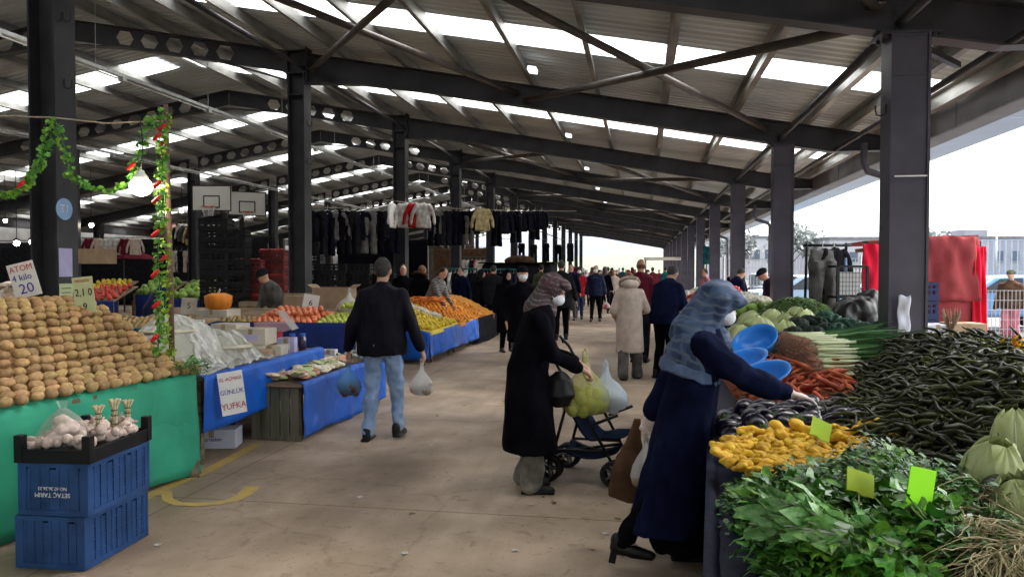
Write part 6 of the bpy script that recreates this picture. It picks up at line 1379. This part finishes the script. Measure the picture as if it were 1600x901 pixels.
# far left produce stalls -----------------------------------------
M_to=mrf; M_yel2=mat('yellow_pepper',(.6,.45,.03),.35,.3,8,rand=.2); M_gr2=mat('pale_green_vegetable',(.16,.27,.05),.5,.4,10,rand=.4); my=[lump('pepper',M_yel2,(.05,.05,.06),i,.12,12,8) for i in range(2)]; mg=[lump('green_vegetable',M_gr2,(.10,.08,.07),i,.3,12,8) for i in range(2)]
def farstall(label,px0,px1,Z,meshes,kind,cat,zt=.9,sp=.12,front=M_dblue,scale=(.9,1.2)):
    a=at(px0,420,Z); c=at(px1,420,Z); t=thing('market_stall',label,'market stall',(a[0],a[1],0),TH); L=math.hypot(c[0]-a[0],c[1]-a[1])
    table(t,0,L,0,1.1,zt,legs=True,zback=zt+.3,axis='y'); drape('tarpaulin',front,t,(0,-.03),(L,-.03),zt+.02,.1,.02,2,Z)
    M=Matrix.Translation(Vector((a[0],a[1],0)))@Matrix.Rotation(TH,4,'Z')
    pts_=[tuple(M@Vector(p)) for p in hexpts(.05,L-.05,.05,1.05,sp,sp*.9,lambda x,y:zt+.06+y*.28)][:200]
    put(kind,meshes,cat+' piled on the '+label,cat.split()[-1],kind.replace('_',' ')+'s on '+label,pts_,scale=scale)
farstall('stall of red tomatoes left of the dark figure',118,178,17,mrf,'tomato','red tomato',sp=.13)
farstall('stall of yellow peppers above the tomato stall',125,185,20,my,'pepper','yellow pepper',.98,.14)
farstall('stall of leafy vegetables right of the dark figure',212,262,18,mg,'green_vegetable','pale green vegetable',1.0,.17)
farstall('long stall of greens beneath the left hoop',270,330,17,mg,'green_vegetable','pale green vegetable',.95,.17)
farstall('stall of brown sacks at the extreme left',-60,40,16,[mm],'sack','brown sack',.9,.35,M_char)
pch=carton('brown carton with wares at the back of the pepper stall',at(140,412,21),(1.2,.6,.4),TH)
# coloured umbrellas/awnings in the far left
aw=thing('awning','dark red awning over the far left stalls',"awning",pl(165,30)+(2.0,)); b=MB(); b.add([(-1.6,-1,0),(1.6,-1,0),(1.6,1,0),(-1.6,1,0),(-.4,0,.7),(.4,0,.7)],[(0,1,5,4),(2,3,4,5),(1,2,5),(3,0,4)]); b.build('canopy',M_mar,aw,solid=.02)
for s in(-1,1): b=MB(); b.tube([(s*1.5,-.95,0),(s*1.5,-.95,-2)],.03,6); b.build('pole',M_steel,aw)
# lit bulbs
M_b2=emit('warm_bulb',(1,.88,.68),14)
for i,(u,v,Z,lb) in enumerate(((27,380,17,'lit bulb at the far left edge, left one of two'),(51,378,17,'lit bulb at far left, right one of two'),(144,352,22,'lit bulb above the far left stalls'),(120,365,28,'small lit bulb right of the near-left column'),(285,330,30,'small lit bulb left of the basketball hoop'),(10,345,25,'lit bulb high at the extreme left edge'))):
    p=at(u,v,Z); t=thing('hanging_bulb',lb,'light bulb',p); b=MB(); b.ball((0,0,0),.06,10,8); b.build('globe',M_b2,t,True); b=MB(); b.tube([(0,0,.05),(0,0,1.6)],.008,5); b.lathe([(0.02,.12),(.10,.05)],n=10); b.build('cord',M_ink,t)
# ================================================================= further right stall
fs=thing('market_stall','second vegetable stall on the right with cauliflowers and red peppers','market stall'); table(fs,1.0,2.0,11.2,20.0,.80,zback=.98,axis='x-'); drape('tarpaulin',M_dblue,fs,(.97,11.2),(.97,20),.82,.05,.015,2,2,over=.05); drape('tarpaulin',M_dblue,fs,(.97,11.17),(2.0,11.17),(.82,1.0),.05,.015,2,2)
zf=lambda x,y:.86+.18*(x-1)+.10*math.sin((x-1)*PI)
M_cau=mat('cauliflower_white',(.62,.60,.50),.7,.2,30,.6,60,rand=.1); mcau=[]
for i in range(2): me=florets(i+9,M_cau); mcau.append(me)
put('cauliflower',mcau,'white cauliflower on the second stall beyond the blue headscarf','cauliflower','cauliflowers on the second stall',hexpts(1.05,1.9,11.8,14.4,.22,.2,lambda x,y:zf(x,y)+.06),rot=lambda i:(0,0,i),scale=(1.1,1.4))
mrp=[lump('pepper',M_rfr,(.05,.045,.07),i,.15,12,8) for i in range(2)]
put('pepper',mrp,'red or orange pepper heaped beyond the cauliflowers','pepper','red peppers beyond the cauliflowers',hexpts(1.05,1.95,14.6,18.6,.13,.15,lambda x,y:zf(x,y)+.16*math.sin((y-14.6)/4*PI))[:240])
moundmesh('pepper_base',M_rfr,1.0,1.98,14.5,18.8,lambda x,y:zf(x,y)+.16*max(0,math.sin((y-14.6)/4*PI)),.03,.8)
put('green_vegetable',mg,'leafy green vegetable at the near end of the second stall','green vegetable','greens at the near end of second stall',hexpts(1.05,1.9,11.3,11.7,.16,.14,zf))
put('cauliflower',mcau,'white bagged produce heaped high on the far part of second stall','produce','white produce at the far part of second stall',hexpts(1.1,1.9,18.9,19.8,.22,.2,lambda x,y:zf(x,y)+.06),scale=(1.2,1.5))
tc_=drape('teal_cloth',M_teal,None,at(1098,400,25)[:2],at(1112,400,25)[:2],2.35,1.75,.03,4,1); tag(tc_,'teal cloth hanging between two columns on the right','cloth')
# canopy and vehicles far down the aisle
cn=thing('canopy','white flat canopy on thin posts far down the aisle on the right','canopy',pl(1042,44)+(0,)); b=MB(); b.box((0,0,2.2),(2.6,3,.14)); b.build('canopy_top',M_paper,cn)
for sx in(-1,1):
    for sy in(-1,1): b=MB(); b.box((sx*1.2,sy*1.4,1.07),(.06,.06,2.13)); b.build('post',M_steel,cn)
# ================================================================= behind and outside the right row
# draped red stall
dr=thing('covered_stall','stall frame covered with maroon and bright red cloths behind the near-right column','covered stall',(0,0,0))
A=Vector(at(1352,420,10.2)); B=Vector(at(1528,420,10.2)); A.z=0; B.z=0; dv=(B-A); dn=Vector((-dv.y,dv.x,0)).normalized()
for q in(A,B,A+dn*1.0,B+dn*1.0): b=MB(); b.box((q.x,q.y,1.0),(.05,.05,1.98)); b.build('post',M_steel,dr)
M_maro=cloth('faded_maroon_canvas',(.26,.05,.055),.8,.35,1.5,.3,20); M_brt=cloth('bright_red_cloth',(.65,.02,.05),.7,.2,4,.3,30)
def dcloth(name,m,u0,u1,z0,z1,off,seed,amp=.03,skew=0):
    b=MB()
    def fn(u,v):
        q=A+dv*(u0+(u1-u0)*u+skew*v); h=z1+(z0-z1)*v+.03*noise.noise(Vector((u*3,seed,0)))
        o_=-dn*(off+amp*(math.sin(u*9+seed+v*2)*v+noise.noise(Vector((u*5,v*3,seed)))))
        return (q.x+o_.x,q.y+o_.y,h)
    b.grid(fn,30,16); return b.build(name,m,dr,True,solid=.008)
dcloth('canvas_cover',M_maro,.22,1.0,.5,2.02,.03,1); dcloth('canvas_fold',M_maro,.45,.93,1.2,2.05,.10,2,.05,.06)
dcloth('red_cloth',M_brt,.93,1.04,.42,1.92,.07,3,.05,.01); dcloth('red_cloth',M_brt,-.05,.27,1.2,1.95,.08,4,.05); dcloth('checked_cloth',check_mat('pink_checked_cloth',[(.45,.12,.13),((0,0,0),(.3,.05,.06)),((0,0,PI/2),(.55,.3,.28))],12,.5),-.02,.25,.55,1.25,.05,5)
b=MB(); q0=A+Vector((0,0,2.03)); b.add([tuple(A+Vector((0,0,1.98))),tuple(B+Vector((0,0,2.06))),tuple(B+dn+Vector((0,0,1.98))),tuple(A+dn+Vector((0,0,1.95)))],[(0,1,2,3)]); b.build('roof_cover',M_maro,dr,solid=.02)
b=MB(); b.bar(A+Vector((-.12,0,1.86)),B+Vector((0,0,1.98)),.05,.05); b.build('top_rail',M_wood,dr)
# things beside it
def cage(label,px_,Z,w_,h_,z0):
    x,y=pl(px_,Z); t=thing('wire_cage',label,'wire cage',(x,y,z0),TH); b=MB()
    for s in(-1,1):
        for e in(-1,1): b.box((s*w_/2,e*.22,h_/2),(.03,.03,h_))
        for z in(0,.5,1): b.box((0,s*.22,h_*z),(w_-.035,.028,.028)); b.box((s*w_/2,0,h_*z),(.028,.405,.028))
    for i in range(9): b.box((-w_/2+w_*(i+.5)/9,-.22,h_/2),(.005,.005,h_*.98))
    for i in range(14): b.box((0,-.226,h_*(i+.5)/14),(w_*.98,.005,.005))
    b.build('frame',M_frame,t); b=MB(); b.box((0,-.10,h_*.72),(w_*.8,.02,h_*.38)); b.box((0,-.12,h_*.27),(w_*.8,.02,h_*.38)); b.build('white_panel',M_paper,t)
cage('black wire cage with white panels standing beside the red covered stall',1320,9.6,.36,.75,.9)
x,y=pl(1320,9.6); b=MB(); b.box((x,y+.1,.45),(.6,.6,.88)); tag(b.build('dark_box_base',M_char,None,bevel=.02),'dark box under the wire cage','box')
M_tcr=mat('petrol_blue_crate',(.02,.07,.12),.4,.2)
TC=lowcrate(.42,.42,.30,M_tcr); x,y=pl(1356,9.0); stack(TC,x,y,4,.30,'petrol blue plastic crate left of the near-right column','petrol blue crates beside near-right column',TH)
NC=lowcrate(.4,.4,.24,mat('navy_crate',(.012,.02,.07),.4,.2)); x,y=pl(1432,10.0); stack(NC,x,y,6,.24,'navy crate just right of the near-right column','navy crates right of the column',TH)
# jackets on a stand
cs2=thing('clothes_stand','clothes stand holding grey trousers and jacket between the right columns','clothes stand',pl(1292,9.8)+(0,),TH); b=MB(); b.tube([(-.3,0,0),(-.26,0,1.95)],.018,8); b.tube([(.28,0,0),(.24,0,1.95)],.018,8); b.tube([(-.3,0,1.92),(.3,0,1.92)],.018,8); b.build('frame',M_frame,cs2,True)
p=at(1285,392,9.7); garment('trousers',M_grey,(p[0],p[1],1.86),TH+.2,'worn grey trousers hanging on the stand between the right columns',None,.95); p=at(1303,392,9.75); garment('shirt',M_char,(p[0],p[1],1.88),TH+.3,'dark grey jacket hanging on the stand between the right columns',None,.85)
p=at(1320,392,9.9); garment('shirt',M_jean,(p[0],p[1],1.88),TH+1.2,'small blue denim piece at the right end of the stand',None,.5)
p=at(1278,430,9.9); b=MB(); b.box((p[0],p[1],.75),(.08,.3,1.5)); tag(b.build('olive_board',M_olive,None),'narrow olive board leaning behind the clothes stand','board')
# junk bag and cartons
b=MB(); 
for i in range(9): b.ball((rnd.uniform(-.2,.2),rnd.uniform(-.15,.15),.15+rnd.uniform(0,.3)),rnd.uniform(.12,.2),10,8)
me=voxel(b,.02,3,'bin_bag',.03,8); me.materials.append(M_shoe); o=obj('bin_bag',me,None,pl(1345,8.6)+(.78,)); tag(o,'black plastic bag slumped at the back of the stall left of column','bag')
p=at(1455,515,8.4); carton('grey green carton lying behind the chilli heap',(p[0],p[1],.82),(.55,.3,.2),TH,M_cardw); carton('pale pink carton below the grey one behind the chillies',(p[0]+.05,p[1]-.3,.78),(.5,.25,.16),TH+.1,M_cardp); p=at(1505,515,8.3); carton('brown carton right of the grey one behind the chillies',(p[0],p[1],.80),(.35,.3,.24),TH-.1,M_card)
tt=thing('side_table','low side table behind the vegetable stall holding cartons','table',(0,0,0)); table(tt,2.5,4.3,8.2,9.3,.78)
M_rpl=mat('red_plastic',(.55,.02,.03),.35,.1)
for k,(u,m,lb) in enumerate(((1176,M_rpl,'bright red plastic stool between the columns, right one'),(1158,M_paper,'white plastic stool between the columns, left of red one'))):
    t=thing('plastic_stool',lb,'stool',pl(u+6,13.6)+(.0,)); b=MB(); b.lathe([(0,.78),(.17,.78),(.18,.75),(.17,.74)],n=20); b.build('seat',m,t,True)
    for i in range(4): a=PI/4+PI/2*i; b=MB(); b.bar((.13*math.cos(a),.13*math.sin(a),.75),(.19*math.cos(a),.19*math.sin(a),0),.07,.02); b.build('leg',m,t)
# white price paper tied to near-right column
s=thing('paper_slip','crumpled pale paper slip tied to the near-right column','paper',(2.24,7.12,1.22)); b=MB(); b.grid(lambda u,v:(-.06+.1*u,-.02-.02*math.sin(v*9),-.15*1+.32*v+.01*math.sin(u*7)),8,12); b.build('slip',M_cardw,s,True,solid=.002)
b=MB(); b.box((2.28,7.13,2.42),(.26,.006,.012)); tag(b.build('tape_strip',M_paper,None),'thin white tape line across the near-right column','tape')
# fences
M_galv=mat('galvanised_wire',(.45,.46,.47),.4,.2,metal=.5); M_fblue=mat('pale_blue_fence_paint',(.30,.38,.48),.5,.15)
def meshfence(label,p0,p1,h,dx,dz,r_,m,posts=2.5,curve=True,group=None,name='wire_fence'):
    p0=Vector(p0);p1=Vector(p1);d=p1-p0;L=d.length; t=thing(name,label,'fence',(p0.x,p0.y,0),math.atan2(d.y,d.x)); b=MB()
    n=int(L/dx)
    for i in range(n+1): b.box((L*i/n,0,h/2),(r_,r_,h))
    k=max(2,int(h/dz))
    for i in range(k+1): b.box((L/2,r_*.9,.05+(h-.06)*i/k),(L,r_,r_))
    b.build('mesh_panel',m,t)
    for i in range(int(L/posts)+1): b=MB(); b.box((posts*i,.03,h/2+.05),(.06,.06,h+.1)); b.build('post',m,t)
a=at(1538,420,13.5); c=at(1750,420,13.5); meshfence('galvanised wire fence outside at the right edge',(a[0],a[1]),(c[0],c[1]),1.25,.07,.16,.007,M_galv)
a=at(1130,420,30); c=at(1420,420,26); meshfence('thin wire fence outside beyond the right columns',(a[0],a[1]),(c[0],c[1]),2.0,.12,.3,.012,M_galv)
a=at(1420,420,36); c=at(1700,420,32); meshfence('tall pale blue railing fence in front of the low building',(a[0],a[1]),(c[0],c[1]),2.9,.22,1.4,.05,M_fblue)
# cars
def car(label,px_,Z,rz,m,L=4.2):
    t=thing('parked_car',label,'car',pl(px_,Z)+(0,),rz); b=MB()
    prof=[(-2.1,.35),(-2.1,.75),(-1.95,.92),(-1.2,.98),(-.55,1.42),(.75,1.45),(1.55,.98),(2.0,.90),(2.1,.6),(2.1,.35)]
    b.prism(prof,'y',-.85,.85); me=b.build('body',m,t,bevel=.08)
    g_=MB(); g_.prism([(-1.05,1.0),(-.5,1.36),(.1,1.38),(.1,1.0)],'y',-.857,.857); g_.prism([(.18,1.0),(.18,1.38),(.72,1.38),(1.35,1.0)],'y',-.857,.857); g_.build('side_window',M_gls,t)
    g_=MB(); 
    for (x0,z0,x1,z1) in((-1.17,1.0,-.6,1.385),(1.5,1.01,.82,1.42)): g_.add([(x0+(-.01 if x0<0 else .01),-.7,z0),(x0+(-.01 if x0<0 else .01),.7,z0),(x1+(-.02 if x0<0 else .02),.62,z1),(x1+(-.02 if x0<0 else .02),-.62,z1)],[(0,1,2,3)])
    g_.build('windscreen',M_gls,t)
    for x in(-1.3,1.3):
        for s in(-1,1): b=MB(); b.lathe([(0,-.1),(.2,-.11),(.31,-.1),(.33,0),(.31,.1),(.2,.11),(0,.1)],(x,s*.80,.33),20,Matrix.Rotation(PI/2,3,'X')); w_=b.build('wheel',M_rub,t,True); b=MB(); b.lathe([(0,.0),(.19,.0)],(x,s*.915,.33),14,Matrix.Rotation(PI/2,3,'X')); b.build('rim',M_galv,w_)
    for s in(-1,1): b=MB(); b.box((-2.09,s*.62,.72),(.06,.3,.14)); b.build('headlight',M_paper,t)
M_gls=mat('car_glass',(.03,.04,.05),.08,.1,spec=.8); 
car('pale blue car parked beyond the clothes stand',1262,24,R(15),mat('pale_blue_car_paint',(.25,.36,.48),.25,.05,coat=.5))
car('mid blue car parked behind the wire fence at right edge',1560,21,R(10),mat('mid_blue_car_paint',(.10,.22,.38),.25,.05,coat=.5))
car('dark car parked outside between the far right columns',1205,32,R(80),mat('dark_car_paint',(.03,.04,.06),.25,.05,coat=.5))
# buildings, lamp, trees
M_wh=mat('pale_render',(.34,.34,.36),.8,.12,.5); M_wh2=mat('grey_cladding',(.24,.25,.28),.7,.12,.5); M_wing=mat('window_glass_dark',(.08,.10,.13),.2,.1)
def building(label,px0,px1,Z,h,dep,m,wins=0,extra=None):
    a=at(px0,420,Z); c=at(px1,420,Z); L=math.hypot(c[0]-a[0],c[1]-a[1]); t=thing('low_building',label,'building',(a[0],a[1],0),TH)
    b=MB(); b.box((L/2,dep/2,h/2),(L,dep,h)); b.build('wall',m,t); b=MB(); b.box((L/2,dep/2,h+.12),(L+.5,dep+.5,.24)); b.build('roof',M_gut,t)
    for i in range(wins): 
        b=MB(); b.box((L*(i+.5)/wins,-.03,h*.6),(L/wins*.5,.06,h*.22)); w_=b.build('window',M_wing,t); b=MB(); b.box((L*(i+.5)/wins,-.07,h*.6-h*.13),(L/wins*.56,.12,.06)); b.build('sill',m,w_)
    if extra: b=MB(); b.box((L*extra,dep/2,h+.8),(3,3,1.2)); b.build('rooftop_unit',M_wh2,t)
building('long pale low building with flat roof behind the red covered stall',1296,1520,85,4.9,14,M_wh,9); building('pale grey building with roof plant at the right edge of the picture',1524,1720,95,5.4,16,M_wh2,8,.25)
building('small pale building seen between the far right columns',1140,1225,120,6.5,14,M_wh,5)
lp_=thing('street_lamp','tall street lamp with arm reaching left above the right building','street lamp',pl(1556,62)+(0,),TH); b=MB(); b.tube([(0,0,0),(0,0,5.6)],[.1,.06],10); b.build('pole',M_galv,lp_,True); b=MB(); b.tube([(0,0,5.5),(-.3,0,5.75),(-1.0,0,5.85)],.04,8); b.build('arm',M_galv,lp_,True); b=MB(); b.box((-1.15,0,5.84),(.5,.18,.08)); b.build('lamp_head',M_galv,lp_,bevel=.02)
M_bark=mat('bark',(.14,.11,.09),.9,.3,5); M_cr=mat('hazy_foliage',(.26,.28,.27),.8,.4,3,rand=.2)
def tree(label,px_,Z,h,seed):
    r=random.Random(seed); t=thing('tree',label,'tree',pl(px_,Z)+(0,)); b=MB(); b.tube([(0,0,0),(.1,0,h*.3),(.0,.1,h*.6)],[.25,.18,.08],8)
    for i in range(6): a=i; b.tube([(0,0,h*(.3+.04*i)),(h*.2*math.cos(a),h*.2*math.sin(a),h*(.55+.04*i))],[.08,.02],6)
    b.build('trunk',M_bark,t,True); b=MB()
    for i in range(900):
        c_=i%9; a=c_*2.4; q=Vector((h*.2*math.cos(a)+r.gauss(0,h*.09),h*.2*math.sin(a)+r.gauss(0,h*.09),h*(.62+.06*(c_%4))+r.gauss(0,h*.09))); s=h*.02*r.uniform(.6,1.6); M=Euler((r.random()*6,r.random()*6,r.random()*6)).to_matrix()
        b.add([q+M@Vector(v)*s for v in((-1,-1,0),(1,-1,0),(1.2,1,0),(-.8,1,0))],[(0,1,2,3)])
    o=b.build('crown',M_cr,t); o['kind']='stuff'
for i,(u,Z,h,lb) in enumerate(((1236,90,7.2,'hazy tree beyond the second right column'),(1262,100,6.6,'hazy tree left of the long pale building'),(1284,96,5.6,'smaller hazy tree touching the pale building'),(1150,110,7.5,'hazy tree seen between the far right columns'),(1445,120,8.0,'hazy tree rising behind the low building right of column'),(1480,125,7.4,'second hazy tree behind the low building'))): tree(lb,u,Z,h,i)

# floor litter ---------------------------------------------------
M_scrap=mat('wilted_leaf_scrap',(.10,.12,.03),.8,.5,30,rand=.5); sm=[]
for k in range(3):
    b=MB(); leafblade(b,(0,0,.004),(1,0,0),(0,0,1),.06,.018,.2,-.1,4,.3); sm.append(b.mesh('leaf_scrap',M_scrap,True))
M_pscr=mat('paper_scrap',(.45,.43,.40),.8,.2,30); b=MB(); b.add([(-.02,-.015,.005),(.02,-.02,.008),(.025,.015,.004),(-.01,.02,.01)],[(0,1,2,3)]); psm=b.mesh('paper_scrap',M_pscr)
for i in range(46):
    x=rnd.uniform(-3.0,.0); y=rnd.uniform(3.2,12)
    if i<20: x=rnd.uniform(-.3,.15); y=rnd.uniform(2.6,7)
    o=obj('leaf_scrap',sm[i%3],None,(x,y,.003),(0,0,rnd.uniform(0,6)),(rnd.uniform(.4,1.1),)*3); tag(o,'small wilted leaf scrap trodden on the concrete floor','leaf scrap','leaf scraps on the floor')
for i in range(14): o=obj('paper_scrap',psm,None,(rnd.uniform(-2.8,-.2),rnd.uniform(3.5,11),.003),(0,0,rnd.uniform(0,6))); tag(o,'tiny pale paper scrap lying on the concrete floor','paper scrap','paper scraps on the floor')
# hazy outside air -------------------------------------------------
if HAZE:
    hz=bpy.data.materials.new('pale_air'); hz.use_nodes=True; t=hz.node_tree; t.nodes.remove(t.nodes['Principled BSDF']); pv=t.nodes.new('ShaderNodeVolumePrincipled'); pv.inputs['Color'].default_value=(.93,.95,.98,1); pv.inputs['Density'].default_value=.0035; pv.inputs['Anisotropy'].default_value=.2
    t.links.new(pv.outputs[0],t.nodes['Material Output'].inputs['Volume'])
    b=MB(); b.box((0,700,40),(1500,1640,83)); o=b.build('haze',hz,None); o['kind']='stuff'
